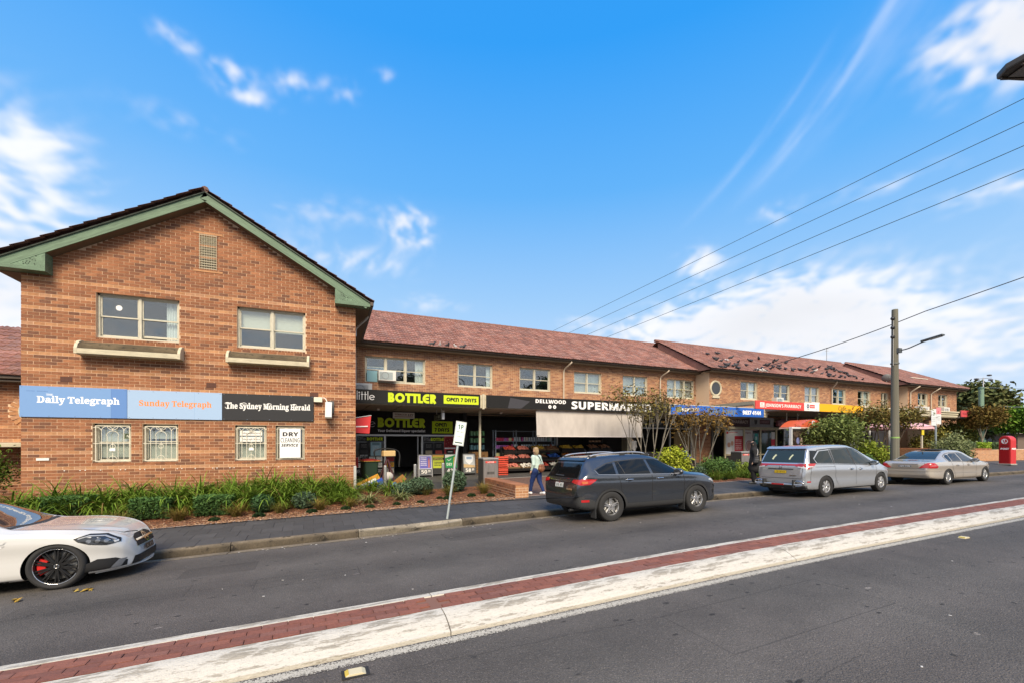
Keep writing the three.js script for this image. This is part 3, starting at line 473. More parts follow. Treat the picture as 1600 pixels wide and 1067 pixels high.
// ---------------------------------------------------------------- the long wing: three blocks under tiled roofs
const WT = 0.033;
const wingRoot = (n, l) => { const t = thing(n, l, 'building'); t.rotation.y = WT; return t; };
function wl(x, y, z) { const c = Math.cos(WT), s = Math.sin(WT); return [x * c + z * s, y, -x * s + z * c]; }   // wing coordinates to the street's
const WALLY = [3.5, 6.42];
function wingBlock(B, { x0, x1, wz, wins, gx0, gx1, ridge, seed, indiv = 0, hip }) {
const holes = wins.map((w) => [w[0], w[1], w[2], w[3]]);
const wall = part('wall', [wallPlate(x0, x1, 3.4, 6.5, holes, .25).translate(0, 0, wz), bx(x0, x0 + .25, 3.4, 6.5, wz - 8, wz - .257), bx(x1 - .25, x1, 3.4, 6.5, wz - 8, wz - .257), bx(x0, x1, -.2, 8.6, wz - 8.3, wz - 8)], mortarPale, B);
const brickGroup = grp('wall', B); brickGroup.position.z = wz;
layBricks(brickGroup, null, { x0, x1, y0: 3.6, y1: 6.45, holes, pal: 'pale', seed, indiv, first: (b) => b.a });
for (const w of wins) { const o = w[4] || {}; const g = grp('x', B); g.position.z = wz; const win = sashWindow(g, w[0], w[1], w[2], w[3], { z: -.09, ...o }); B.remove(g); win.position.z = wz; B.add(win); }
part('eave', [bx(gx0, gx1, 6.38, 6.42, wz - .02, wz + .46), bx(gx0, gx1, 6.41, 6.52, wz + .44, wz + .47)], eaveM, B);
part('gutter', [bx(gx0, gx1, 6.47, 6.575, wz + .47, wz + .59, .02)], gutterM, B);
const gz = wz + .55, rz = wz - 4.0, ry = ridge;
const roof = part('roof', [grid(1, 1, (u, v) => [lerp(gx0, gx1, u), lerp(6.52, ry - .04, v), lerp(gz, rz, v)]), grid(1, 1, (u, v) => [lerp(gx0, gx1, u), lerp(6.52, ry - .04, v), lerp(rz - 4.4, rz, v)])], roofUnder, B);
return { roof, gz, rz, ry };
}
const W1Z = -5.7, W2Z = -4.6, W3Z = -3.5;
const wing1 = wingRoot('long_brick_wing', 'long two-storey brick shop wing with red tiled roof joined to the gable house');
{
const dk = (o = {}) => ({ inner: 'dark', ...o });
const g = (a, b, n = 2, o = {}) => [a, b, 4.79, 6.02, { lights: n, ...o }];
const wins = [g(1.6, 4.40, 3, { cover: [[.84, .985, .05, .96, curtainM]], open: [.4, .03, 0] }), g(6.04, 7.92, 2, { cover: [[.86, .97, .05, .95, curtainM]] }), g(9.47, 11.34), g(12.87, 14.72, 2, { cover: [[.02, .98, .02, .98, greyBlindM]] }), g(16.27, 18.12, 2, { cover: [[.02, .98, .02, .98, greyBlindM]] }), g(19.68, 22.43 - .45, 3, { cover: [[.02, .98, .02, .98, greyBlindM]] })];
wins[5][1] = 21.95;
const { roof, gz, rz, ry } = wingBlock(wing1, { x0: .95, x1: 22.6, wz: W1Z, wins, gx0: .9, gx1: 23.6, ridge: 9.12, seed: 41, indiv: 0 });
tileSlope(roof, .3, 23.7, gz + .06, 6.53, rz, ry + .0, { indiv: 300, first: (b) => b.x * 1.0 + b.t * .2, seed: 61, clip: (x, t) => x > .9 - t * .0 });
tileSlope(roof, .3, 23.7, rz - 4.4, 6.53, rz, ry + .0, { seed: 62 });
ridgeCaps(roof, [.3, ry + .05, rz], [22.2, ry + .05, rz]);
for (const x of [12.15, 19.08]) part('downpipe', [tube([[x + .22, 6.42, gz + .04], [x + .16, 6.33, gz], [x + .03, 6.05, W1Z + .08], [x, 5.85, W1Z + .06]], .045, 14, 8), rod([x, 5.9, W1Z + .06], [x, 3.9, W1Z + .06], .045)], pipeM, wing1);
part('downpipe', [rod([1.14, 6.45, W1Z + .3], [1.14, 5.7, W1Z + .3], .05), rod([1.14, 5.7, W1Z + .3], [1.14, 3.6, W1Z + .3], .06)], silverPipeM, wing1);
}
const wing2 = wingRoot('middle_brick_wing', 'middle two-storey brick block with birds on its tiled roof and a round window');
{
const g = (a, b, o = {}) => [a, b, 4.83, 6.02, { lights: 2, ...o }];
const blue = mat([.25, .42, .62], .8);
const wins = [g(24.87, 26.48, { cover: [[.52, .98, .04, .96, curtainM]] }), g(28.10, 29.79), g(31.38, 33.05, { cover: [[.02, .98, .02, .98, mat([.30, .28, .30], .9)]] }), g(34.63, 36.22, { cover: [[.5, .98, .3, .96, blue]] }), g(37.74, 39.43, { cover: [[.5, .98, .04, .96, curtainM]] }), g(41.24 - .4, 41.75, { cover: [[.5, .98, .04, .96, curtainM]] })];
wins[5] = [40.85, 42.0 - .1, 4.83, 6.02, { lights: 2 }];
const { roof, gz, rz, ry } = wingBlock(wing2, { x0: 22.08, x1: 42.3, wz: W2Z, wins, gx0: 21.7, gx1: 43.0, ridge: 9.05, seed: 43 });
tileSlope(roof, 21.5, 43.0, gz + .06, 6.53, rz, ry, { seed: 63 }); tileSlope(roof, 21.5, 43.0, rz - 4.4, 6.53, rz, ry, { seed: 64 });
ridgeCaps(roof, [21.3, ry + .05, rz], [42.6, ry + .05, rz]);
part('gable_end', extr([[0, 0], [-4.55, 2.5], [-4.55, 0]], .1).rotateY(-Math.PI / 2).translate(21.68, 6.5, gz), tileMs[4], wing2);
const rw = grp('round_window', wing2); rw.position.set(22.62, 5.42, W2Z);
part('ring', [new THREE.TorusGeometry(.44, .075, 8, 36)], creamM, rw); part('pane', new THREE.CylinderGeometry(.40, .40, .02, 32).rotateX(Math.PI / 2).translate(0, 0, .02), phys([.04, .045, .05], .05), rw); part('sill', bx(-.3, .3, -.62, -.46, 0, .07, .02), creamM, rw);
for (const [x, yb] of [[34.4, 4.3]]) part('downpipe', [tube([[x - .25, 6.42, gz], [x - .15, 6.3, gz - .1], [x, 5.95, W2Z + .08], [x, 5.8, W2Z + .07]], .05, 14, 8), rod([x, 5.85, W2Z + .07], [x, yb, W2Z + .07], .05)], pipeM, wing2);
}
const wing3 = wingRoot('end_brick_block', 'end brick block with a hipped tiled roof and cream awning behind the power pole');
{
const g = (a, b, o = {}) => [a, b, 4.95, 6.03, { lights: 2, ...o }];
const wins = [g(43.79, 45.34, { cover: [[.0, .45, .3, .96, mat([.25, .42, .62], .8)], [.52, .98, .04, .5, curtainM]] }), g(46.95, 48.44)];
const wz = W3Z, B = wing3, x0 = 42.3, x1 = 49.97, ex0 = 41.4, ex1 = 50.55, gz = wz + .55, ry = 8.82, rz = wz - 4.0, hx = 49.3;
const holes = wins.map((w) => w.slice(0, 4));
part('wall', [wallPlate(x0, x1, .3, 6.5, holes, .25).translate(0, 0, wz), bx(x0, x0 + .25, .3, 6.5, wz - 8, wz - .257), bx(x1 - .25, x1, .3, 6.5, wz - 8, wz - .257)], mortarPale, B);
const bg = grp('wall', B); bg.position.z = wz; layBricks(bg, null, { x0, x1, y0: 3.6, y1: 6.45, holes, pal: 'pale', seed: 47 });
for (const w of wins) { const o = w[4]; const win = sashWindow(B, w[0], w[1], w[2], w[3], { z: -.09, ...o }); win.position.z = wz; }
part('eave', [bx(ex0, ex1, 6.38, 6.42, wz - .02, wz + .46), bx(x1, ex1, 6.38, 6.42, wz - 8, wz)], eaveM, B);
part('gutter', [bx(ex0, ex1, 6.47, 6.575, wz + .47, wz + .59, .02), bx(ex1 - .12, ex1, 6.47, 6.575, wz - 8, wz + .58, .02)], gutterM, B);
const roof = part('roof', [grid(1, 1, (u, v) => [lerp(ex0, lerp(ex1, hx, v), u), lerp(6.53, ry - .03, v), lerp(gz, rz, v)]), grid(1, 1, (u, v) => [lerp(ex1, hx, v), lerp(6.53, ry - .03, v), lerp(lerp(rz - 4.4, rz, v), lerp(gz, rz, v), u)]), grid(1, 1, (u, v) => [lerp(ex0, lerp(ex1, hx, v), u), lerp(6.53, ry - .03, v), lerp(rz - 4.4, rz, v)])], roofUnder, B);
tileSlope(roof, ex0 - .2, ex1, gz + .05, 6.53, rz, ry, { seed: 65, clip: (x, t) => x < lerp(ex1 + .15, hx, t) });
const hipg = grp('hip_slope', roof); hipg.rotation.y = Math.PI / 2; // local z -> world x, local x -> -world z
tileSlope(hipg, -gz - .05, -(rz - 4.4), ex1 + .05, 6.53, hx, ry, { seed: 66, clip: (x, t) => -x < lerp(gz, rz, t) + .1 && -x > lerp(rz - 4.4, rz, t) - .1 });
part('gable_end', extr([[0, 0], [-4.55, 2.27], [-4.55, 0]], .1).rotateY(-Math.PI / 2).translate(ex0 - .02, 6.5, gz), tileMs[4], B);
ridgeCaps(roof, [ex0, ry + .05, rz], [hx, ry + .05, rz]); ridgeCaps(roof, [hx, ry + .05, rz], [ex1, 6.6, gz]);
for (const [x] of [[42.55], [45.64]]) part('downpipe', [tube([[x + .3, 6.42, gz], [x + .15, 6.3, gz - .1], [x, 5.95, wz + .08], [x, 5.8, wz + .07]], .05, 14, 8), rod([x, 5.85, wz + .07], [x, 4.2, wz + .07], .05)], pipeM, B);
part('gutter_bracket', [rod([x1 + .05, 5.7, wz - .2], [ex1 - .05, 6.42, wz + .1], .05)], gutterM, B);
part('rendered_wall', bx(44.2, 49.97, .4, 3.4, wz - .02, wz + .02), mat([.50, .36, .25], .9, { map: withRep(concreteTex, .4) }), B);
const roofVent = part('roof_batten', bx(44.6, 47.2, 7.36, 7.42, gz - 1.42, gz - 1.32), mat([.6, .55, .48], .7), roof);
}
// ---------------------------------------------------------------- the low wing at the far end of the gable house
const lowWing = thing('low_brick_wing', 'low brick wing with a round window and tiled roof past the gable house', 'building', [0, 0, -3.4]);
{
const B = lowWing, x0 = -17, x1 = -7.0, door = [-10.6, -9.75, -.6, 1.82];
part('wall', [wallPlate(x0, x1, -1, 4.05, [door], .25)], mortarM, B);
const bw = grp('wall', B); layBricks(bw, null, { x0, x1, y0: -.8, y1: 4.0, holes: [door, [-9.42, -8.3, 2.45, 3.55]].slice(0, 1), inside: (x, y) => Math.hypot(x + 8.95, y - 3.0) > .55, orange: (k) => [17, 22, 27, 33, 38].includes(k) && k < 40, seed: 51 });
part('gutter', bx(x0, x1, 3.98, 4.09, .42, .54, .02), gutterM, B); part('eave', [bx(x0, x1, 3.9, 3.95, -.02, .46)], gutterM, B);
const roof = part('roof', [grid(1, 1, (u, v) => [lerp(x0, x1, u), lerp(4.05, 6.2, v), lerp(.5, -3.3, v)])], roofUnder, B);
tileSlope(roof, x0, x1 + .3, .54, 4.07, -3.3, 6.25, { seed: 67 });
const rw = grp('round_window', B); rw.position.set(-8.95, 3.0, 0); const ring = []; for (let i = 0; i < 22; i++) { const a = i / 22 * Math.PI * 2; ring.push(paint(bx(-.055, .055, .36, .58, -.03, .02).rotateZ(a), BR.orange[i % 4])); } part('brick_ring', ring, Object.assign(brickWhite.clone(), { vertexColors: true }), rw); part('frame', new THREE.TorusGeometry(.34, .035, 6, 28), frameM, rw); part('pane', new THREE.CircleGeometry(.34, 28).translate(0, 0, -.02), phys([.25, .27, .27], .06), rw);
part('porch_hood', bx(-12, -8.3, 1.86, 2.0, 0, 1.0, .02), creamM, B); part('door', bx(door[0], door[1], door[2], door[3], -.6, -.55), mat([.04, .03, .025], .7), B); part('timber_post', bx(-10.95, -10.7, -.6, 1.86, .2, .45), mat([.20, .09, .05], .8), B);
}

// ================================================================ SIGNS
function canvasTex(w, h, draw) { const c = document.createElement('canvas'); c.width = w; c.height = h; draw(c.getContext('2d'), w, h); const t = new THREE.CanvasTexture(c); t.colorSpace = THREE.SRGBColorSpace; t.anisotropy = 8; return t; }
function txt(c, s, x, y, size, color, { font = 'sans-serif', weight = 'bold', w, align = 'left', sx = 1, skew = 0, rot = 0, stroke } = {}) {
c.save(); c.translate(x, y); c.rotate(rot); c.font = `${weight} ${size}px ${font}`; c.textBaseline = 'alphabetic'; c.textAlign = 'left';
const m = c.measureText(s).width, k = w ? w / m : sx; c.transform(k, 0, skew, 1, align === 'center' ? -m * k / 2 : align === 'right' ? -m * k : 0, 0); c.fillStyle = color; if (stroke) { c.strokeStyle = color; c.lineWidth = stroke; c.lineJoin = 'round'; c.strokeText(s, 0, 0); } c.fillText(s, 0, 0); c.restore();
}
function rubble(c, w, h, n, col, seed) { const r = rng(seed); c.save(); c.fillStyle = col; for (let i = 0; i < n; i++) { c.globalAlpha = .04 + r() * .12; c.beginPath(); c.ellipse(r() * w, r() * h, 1 + r() * 6, .6 + r() * 2.5, 0, 0, 7); c.fill(); } c.restore(); }
function board(parent, name, w, h, d, tex, side = [.3, .3, .3], rough = .5) {
const g = bx(-w / 2, w / 2, -h / 2, h / 2, 0, d, Math.min(.004, d / 3)), m = mat(side, .6), b = part(name === 'panel' ? 'backing' : name, g, m, parent);
const f = part('printed_face', new THREE.PlaneGeometry(w - .006, h - .006).translate(0, 0, d + .002), mat([.95, .95, .95], Math.max(rough, .75), { map: tex }), parent); return [b, f];
}
function deco(c, s, x, y, h, col, wgt = .27) {
c.save(); c.strokeStyle = c.fillStyle = col; c.lineWidth = h * wgt; c.lineCap = 'butt'; c.lineJoin = 'round'; const t = h * wgt;
for (const ch of s) {
const top = y - h, m = t / 2;
if (ch === 'B') { c.fillRect(x, top, t, h); c.beginPath(); c.moveTo(x, top + m); c.arc(x + h * .32, top + h * .27, h * .27 - m, -Math.PI / 2, Math.PI / 2); c.stroke(); c.beginPath(); c.moveTo(x + h * .1, top + h * .48); c.arc(x + h * .36, top + h * .71, h * .29 - m, -Math.PI / 2, Math.PI / 2); c.lineTo(x, y - m); c.stroke(); x += h * .70; }
else if (ch === 'O') { c.beginPath(); c.arc(x + h * .5, top + h * .5, h * .5 - m, 0, 7); c.stroke(); x += h * 1.04; }
else if (ch === 'T') { c.fillRect(x, top, h * .66, t * .9); c.fillRect(x + h * .2, top, t, h); x += h * .66; }
else if (ch === 'L') { c.fillRect(x, top, t, h); c.fillRect(x, y - t * .9, h * .55, t * .9); x += h * .60; }
else if (ch === 'E') { c.beginPath(); c.arc(x + h * .40, top + h * .5, h * .5 - m, Math.PI * .5, Math.PI * 1.5); c.stroke(); c.fillRect(x + h * .36, top, h * .26, t * .9); c.fillRect(x + h * .2, top + h * .5 - t * .4, h * .36, t * .8); c.fillRect(x + h * .36, y - t * .9, h * .26, t * .9); x += h * .70; }
else if (ch === 'R') { c.fillRect(x, top, t, h); c.beginPath(); c.moveTo(x, top + m); c.arc(x + h * .34, top + h * .29, h * .29 - m, -Math.PI / 2, Math.PI / 2); c.lineTo(x + t, top + h * .58 - m); c.stroke(); c.beginPath(); c.moveTo(x + h * .3, top + h * .55); c.lineTo(x + h * .56, y); c.stroke(); x += h * .68; }
else if (ch === 'P') { c.fillRect(x, top, t, h); c.beginPath(); c.moveTo(x, top + m); c.arc(x + h * .36, top + h * .3, h * .3 - m, -Math.PI / 2, Math.PI / 2); c.lineTo(x, top + h * .6 - m); c.stroke(); x += h * .72; }
else if (ch === 'N') { c.fillRect(x, top, t, h); c.beginPath(); c.moveTo(x + t, top + m); c.arc(x + h * .42, top + h * .36, h * .36 - m, -Math.PI / 2, 0); c.lineTo(x + h * .78 - m, y); c.stroke(); x += h * .84; }
else if (ch === 'D') { c.fillRect(x, top, t, h); c.beginPath(); c.moveTo(x, top + m); c.arc(x + h * .3, top + h * .5, h * .5 - m, -Math.PI / 2, Math.PI / 2); c.lineTo(x, y - m); c.stroke(); x += h * .86; }
else if (ch === 'A') { c.beginPath(); c.moveTo(x + m, y); c.lineTo(x + m, top + h * .5); c.arc(x + h * .42, top + h * .42, h * .42 - m, Math.PI, 0); c.lineTo(x + h * .84 - m, y); c.stroke(); c.fillRect(x, top + h * .52, h * .8, t * .7); x += h * .90; }
else if (ch === 'Y') { c.beginPath(); c.moveTo(x + m, top); c.lineTo(x + h * .4, top + h * .5); c.lineTo(x + h * .78 - m, top); c.moveTo(x + h * .4, top + h * .45); c.lineTo(x + h * .4, y); c.stroke(); x += h * .8; }
else if (ch === 'S') { c.beginPath(); c.moveTo(x + h * .6, top + m); c.lineTo(x + h * .28, top + m); c.arc(x + h * .28, top + h * .28, h * .28 - m, -Math.PI / 2, -Math.PI * 1.5, true); c.lineTo(x + h * .36, top + h * .54 - m * .2); c.arc(x + h * .36, top + h * .74, h * .26 - m, -Math.PI / 2, Math.PI / 2); c.lineTo(x, y - m); c.stroke(); x += h * .70; }
else if (ch === '7') { c.beginPath(); c.moveTo(x, top + m); c.lineTo(x + h * .5, top + m); c.lineTo(x + h * .16, y); c.stroke(); x += h * .6; }
else x += h * .42;
}
c.restore(); return x;
}
function thin(c, s, x, y, h, col, lw) { c.save(); c.strokeStyle = col; c.lineWidth = lw; const r = h * .29; for (const ch of s) { c.beginPath(); if (ch === 'l') { c.moveTo(x + lw, y - h); c.lineTo(x + lw, y); x += h * .22; } else if (ch === 'i') { c.moveTo(x + lw, y - h * .6); c.lineTo(x + lw, y); c.stroke(); c.beginPath(); c.arc(x + lw, y - h * .8, lw * .8, 0, 7); x += h * .24; } else if (ch === 't') { c.moveTo(x + h * .12, y - h * .92); c.lineTo(x + h * .12, y); c.moveTo(x, y - h * .6); c.lineTo(x + h * .28, y - h * .6); x += h * .34; } else if (ch === 'e') { c.arc(x + r, y - r, r - lw / 2, .6, Math.PI * 2 - .05); c.moveTo(x + lw, y - r * .8); c.lineTo(x + 2 * r - lw, y - r * 1.25); x += h * .66; } c.stroke(); } c.restore(); return x; }
{
const mk = (label, x0, x1, y0, y1, tex, side) => { const t = thing('sign_board', label, 'sign board', [(x0 + x1) / 2, (y0 + y1) / 2, .012]); board(t, 'panel', x1 - x0 - .006, y1 - y0, .035, tex, side); const g = []; for (let i = 0; i <= 4; i++) for (const y of [-1, 1]) g.push(new THREE.SphereGeometry(.011, 6, 4).scale(1, 1, .4).translate(lerp(-1, 1, i / 4) * ((x1 - x0) / 2 - .05), y * ((y1 - y0) / 2 - .03), .038)); part('screw', g, mat([.2, .25, .35], .5, { metalness: .4 }), t, { kind: 'stuff' }); };
mk('long mid-blue board with white serif newspaper lettering on the brick gable', -7.615, -5.352, 2.68, 3.505, canvasTex(1130, 412, (c, w, h) => {
c.fillStyle = '#759cd0'; c.fillRect(0, 0, w, h); rubble(c, w, h, 160, '#3f6aa5', 3); c.fillStyle = '#6089c6'; c.fillRect(w * .845, 0, w * .155, h); c.fillStyle = '#5579b4'; c.fillRect(w * .843, 0, 4, h);
c.fillStyle = '#4f74ad'; for (let i = 0; i < 14; i++) c.fillRect(70 + i * 14 + (i > 5 ? 20 : 0), 62, 9, 9);
txt(c, 'THE', 265, 122, 34, '#f4f7fb', { font: 'serif' }); txt(c, 'Daily Telegraph', 170, 218, 118, '#f8fafc', { font: 'serif', w: 880, stroke: 4 });
}), [.2, .33, .6]);
mk('pale blue board with orange newspaper lettering between two others on the gable', -5.352, -3.069, 2.68, 3.49, canvasTex(1140, 405, (c, w, h) => { c.fillStyle = '#a0bbdc'; c.fillRect(0, 0, w, h); rubble(c, w, h, 160, '#6f93c6', 4); c.fillStyle = '#8eadd2'; c.fillRect(w * .695, 0, 4, h); txt(c, 'Sunday Telegraph', 130, 222, 112, '#ea8a34', { font: 'serif', w: 880, stroke: 2 }); }), [.3, .45, .7]);
mk('black board with white old-style newspaper lettering on the gable', -3.069, -.543, 2.68, 3.49, canvasTex(1260, 405, (c, w, h) => {
c.fillStyle = '#2a2b2f'; c.fillRect(0, 0, w, h); rubble(c, w, h, 100, '#444', 5);
const s = 'The Sydney Morning Herald'; txt(c, s, 46, 226, 116, '#f2f2f0', { font: 'serif', w: 1165, stroke: 5 }); c.fillStyle = '#2a2b2f'; c.save(); c.globalAlpha = .55; for (let i = 0; i < 60; i++) { c.beginPath(); const x = 46 + i * 19.6; c.moveTo(x, 150); c.lineTo(x + 4, 146); c.lineTo(x + 9, 172); c.lineTo(x + 5, 176); c.fill(); } c.restore();
for (const [i, ch] of [[46, 'T'], [262, 'S'], [600, 'M'], [955, 'H']]) { c.strokeStyle = '#f2f2f0'; c.lineWidth = 8; c.beginPath(); c.moveTo(i - 14, 152); c.quadraticCurveTo(i + 20, 120, i + 58, 150); c.stroke(); c.beginPath(); c.moveTo(i - 10, 205); c.quadraticCurveTo(i + 10, 244, i + 48, 222); c.stroke(); }
}), [.03, .03, .035]);
}
{
const t = thing('light_box_sign', 'small white light-box sign tilted on the gable corner, on a curved white cable', 'sign', [-.12, 3.02, 0]);
part('bracket', bx(-.03, .18, -.05, .33, .005, .10), mat([.08, .09, .09], .6), t);
const b = grp('light_box', t); b.position.set(.02, .02, .30); b.rotation.set(0, .0, -.02);
part('case', bx(-.10, .10, -.24, .24, -.24, .24, .012), mat([.72, .74, .76], .5), b);
part('printed_face', new THREE.PlaneGeometry(.44, .42).rotateY(Math.PI / 2).translate(.103, 0, 0), mat([.9, .9, .9], .5, { map: canvasTex(256, 256, (c, w, h) => { c.fillStyle = '#b7a39a'; c.fillRect(0, 0, w, h); c.strokeStyle = '#6d6a70'; c.lineWidth = 16; c.strokeRect(8, 8, 240, 240); c.fillStyle = '#59434a'; for (let i = 0; i < 5; i++) c.fillRect(40 + i * 36, 90, 22, 62); c.fillStyle = '#7d4b43'; c.fillRect(36, 176, 180, 22); }) }), b);
part('under_tray', bx(-.09, .10, -.27, -.24, -.22, .22), mat([.28, .24, .2], .7), b);
const u = thing('floodlight_box', 'cream plastic junction box above the small light-box sign on the gable', 'junction box', [-.42, 3.36, 0]);
part('box', bx(-.12, .13, -.06, .10, .01, .15, .015), mat([.74, .69, .55], .5), u); part('lamp_recess', bx(-.09, .09, -.085, -.06, .03, .12), mat([.06, .03, .02], .8), u);
const cb = tag(part('cable', tube([[-.30, 3.44, .08], [-.22, 3.44, .12], [-.14, 3.30, .16], [-.12, 3.12, .24], [-.05, 2.98, .34], [.0, 2.97, .36]].map(([x, y, z]) => [x, y + .22, z]), .014, 30, 6), mat([.8, .78, .72], .5)), 'curved white cable from the junction box to the small light-box sign', 'cable');
cb.position.y = -.22;
}
{
const t = thing('window_sign', 'white dry cleaning sign with black letters in the last lower gable window', 'sign', [-3.435 + 2.205, 1.98, -.02]);
board(t, 'panel', .60, .93, .012, canvasTex(300, 465, (c, w, h) => { c.fillStyle = '#f7f8f8'; c.fillRect(0, 0, w, h); c.strokeStyle = '#ddd'; c.lineWidth = 6; c.strokeRect(3, 3, w - 6, h - 6); txt(c, 'DRY', 150, 120, 88, '#3a3a40', { w: 235, align: 'center', stroke: 5 }); txt(c, 'CLEANING', 150, 218, 92, '#2a2a2c', { w: 280, align: 'center', weight: 'normal', stroke: 3 }); txt(c, 'SERVICE', 140, 286, 62, '#1c1c1e', { w: 245, align: 'center', skew: -.25, stroke: 3 }); txt(c, 'ENQUIRE', 150, 352, 44, '#cfe1ee', { w: 250, align: 'center', skew: -.2 }); txt(c, 'HERE', 150, 410, 44, '#d5e5f0', { w: 150, align: 'center', skew: -.2 }); }), [.7, .7, .7]);
for (const [k, y] of [[0, 2.29], [1, 2.10]]) { const q = thing('paper_strip', `white strip of dark newspaper lettering, ${k ? 'lower' : 'upper'} of two behind the third window grille`, 'sign', [-3.435 + 1.115, y, -.075]); board(q, 'panel', .60, .145, .006, canvasTex(300, 72, (c, w, h) => { c.fillStyle = '#eceae4'; c.fillRect(0, 0, w, h); txt(c, k ? 'Telegraph Mirror' : 'Telegraph Mirror', 14, 48, 40, '#333', { font: 'serif', w: 270 }); }), [.7, .7, .68]); }
const n = thing('window_notice', 'dark green notice with a white letter behind the first window grille', 'notice', [-3.435 - 1.98, 2.185, -.19]); board(n, 'panel', .16, .16, .006, canvasTex(64, 64, (c) => { c.fillStyle = '#1d2b1c'; c.fillRect(0, 0, 64, 64); c.strokeStyle = '#9ab08e'; c.lineWidth = 4; c.strokeRect(5, 5, 54, 54); txt(c, 'N', 18, 48, 42, '#dfe6d8'); }), [.1, .1, .1]);
}
// ================================================================ AWNINGS AND SHOP FRONTS
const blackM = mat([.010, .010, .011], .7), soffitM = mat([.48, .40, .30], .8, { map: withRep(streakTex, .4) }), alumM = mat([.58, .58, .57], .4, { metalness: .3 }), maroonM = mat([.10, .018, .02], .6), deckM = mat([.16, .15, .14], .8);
function awning(B, x0, x1, wz, fz, y0, y1, m) {
const a = grp('awning', B);
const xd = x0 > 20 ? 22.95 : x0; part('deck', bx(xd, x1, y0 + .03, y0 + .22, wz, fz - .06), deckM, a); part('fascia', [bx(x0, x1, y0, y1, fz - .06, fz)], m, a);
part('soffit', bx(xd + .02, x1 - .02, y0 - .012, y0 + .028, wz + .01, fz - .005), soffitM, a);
const b = []; for (let x = xd + .6; x < x1 - .3; x += 1.2) b.push(bx(x - .02, x + .02, y0 - .035, y0 - .012, wz + .1, fz - .08)); part('batten', b, soffitM, a);
const lights = []; for (let x = x0 + 1.1; x < x1 - .5; x += 2.8) { const l = part('ceiling_lamp', [new THREE.CylinderGeometry(.07, .05, .07, 14).translate(x, y0 - .05, wz + 2.1)], mat([.75, .74, .70], .4), a); }
return a;
}
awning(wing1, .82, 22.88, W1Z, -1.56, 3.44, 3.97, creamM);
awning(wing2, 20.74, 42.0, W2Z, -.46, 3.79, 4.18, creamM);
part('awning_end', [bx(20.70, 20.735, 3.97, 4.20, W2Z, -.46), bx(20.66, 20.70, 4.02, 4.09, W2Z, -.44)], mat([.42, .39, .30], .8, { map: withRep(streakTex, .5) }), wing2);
part('awning_moulding', [bx(30.4, 42.06, 4.13, 4.22, -.46, -.32, .02), bx(30.4, 42.03, 3.99, 4.10, -.46, -.38, .015), bx(30.4, 42.03, 3.83, 3.95, -.46, -.42, .015)], creamM, wing2);
function fasciaSign(label, x0, x1, y0, y1, z, tex, side, name = 'fascia_sign', d = .05) { const p = wl((x0 + x1) / 2, (y0 + y1) / 2, z), t = thing(name, label, 'sign', p, WT); board(t, 'panel', x1 - x0, y1 - y0, d, tex, side, .4); return t; }
const LIME = '#c9dc1e';
fasciaSign('long black shop sign with big lime letters and a lime opening-hours panel', .84, 5.72, 3.455, 3.975, -1.55, canvasTex(1640, 176, (c, w, h) => { c.fillStyle = '#09090a'; c.fillRect(0, 0, w, h); rubble(c, w, h, 60, '#333', 2); let x = thin(c, 'little', 14, 132, 112, '#e8e8ea', 8); deco(c, 'BOTTLER', 395, 150, 124, LIME, .28); c.fillStyle = LIME; c.fillRect(1120, 28, 495, 116); let y = deco(c, 'OPEN', 1158, 112, 54, '#121214', .26); y = deco(c, '7', y + 22, 112, 54, '#121214', .26); deco(c, 'DAYS', y + 22, 112, 54, '#121214', .26); }), [.02, .02, .02]);
fasciaSign('long black sign with large white capitals over the shop under the blind', 5.99, 15.85, 3.455, 3.975, -1.55, canvasTex(2048, 108, (c, w, h) => { c.fillStyle = '#070708'; c.fillRect(0, 0, w, h); const g = c; g.fillStyle = '#3b3b42'; g.beginPath(); g.moveTo(200, 108); g.lineTo(225, 14); g.lineTo(420, 40); g.lineTo(330, 108); g.fill(); txt(c, 'DELLWOOD', 470, 50, 46, '#f4f4f4', { w: 325, stroke: 1.5 }); c.fillStyle = '#f4f4f4'; for (const x of [622, 672]) { c.beginPath(); c.arc(x, 82, 17, 0, 7); c.fill(); } c.fillStyle = '#111'; for (const x of [622, 672]) { c.beginPath(); c.arc(x, 82, 5, 0, 7); c.fill(); } txt(c, 'SUPERMARKET', 850, 92, 96, '#f7f7f7', { w: 980, stroke: 4 }); }), [.02, .02, .02]);
{ const p = thing('sign_post', 'cream upright post between the two black shop signs', 'post', wl(5.86, 3.70, -1.52), WT); part('post', bx(-.045, .045, -.32, .30, -.03, .03, .008), creamM, p); }
fasciaSign('bright blue shop sign with a white name, faded script and phone number', 16.0, 22.88, 3.43, 3.93, -1.55, canvasTex(1720, 125, (c, w, h) => { c.fillStyle = '#2466c9'; c.fillRect(0, 0, w, h); rubble(c, w, h, 120, '#123f86', 6); c.save(); c.translate(120, 62); c.rotate(-.15); c.fillStyle = '#8d8d5a'; c.beginPath(); c.moveTo(-50, -34); c.quadraticCurveTo(0, -46, 60, -34); c.lineTo(44, 34); c.quadraticCurveTo(-10, 22, -36, 34); c.fill(); c.restore(); txt(c, 'PERICLES', 178, 84, 54, '#f3f1e4', { w: 300, rot: -.06, stroke: 5 }); txt(c, 'Take Away', 600, 96, 100, '#6f7f86', { font: 'serif', w: 560, skew: -.12, stroke: 5 }); txt(c, '9637 4144', 1290, 90, 74, '#fff', { w: 370, stroke: 5 }); }), [.03, .14, .5]);
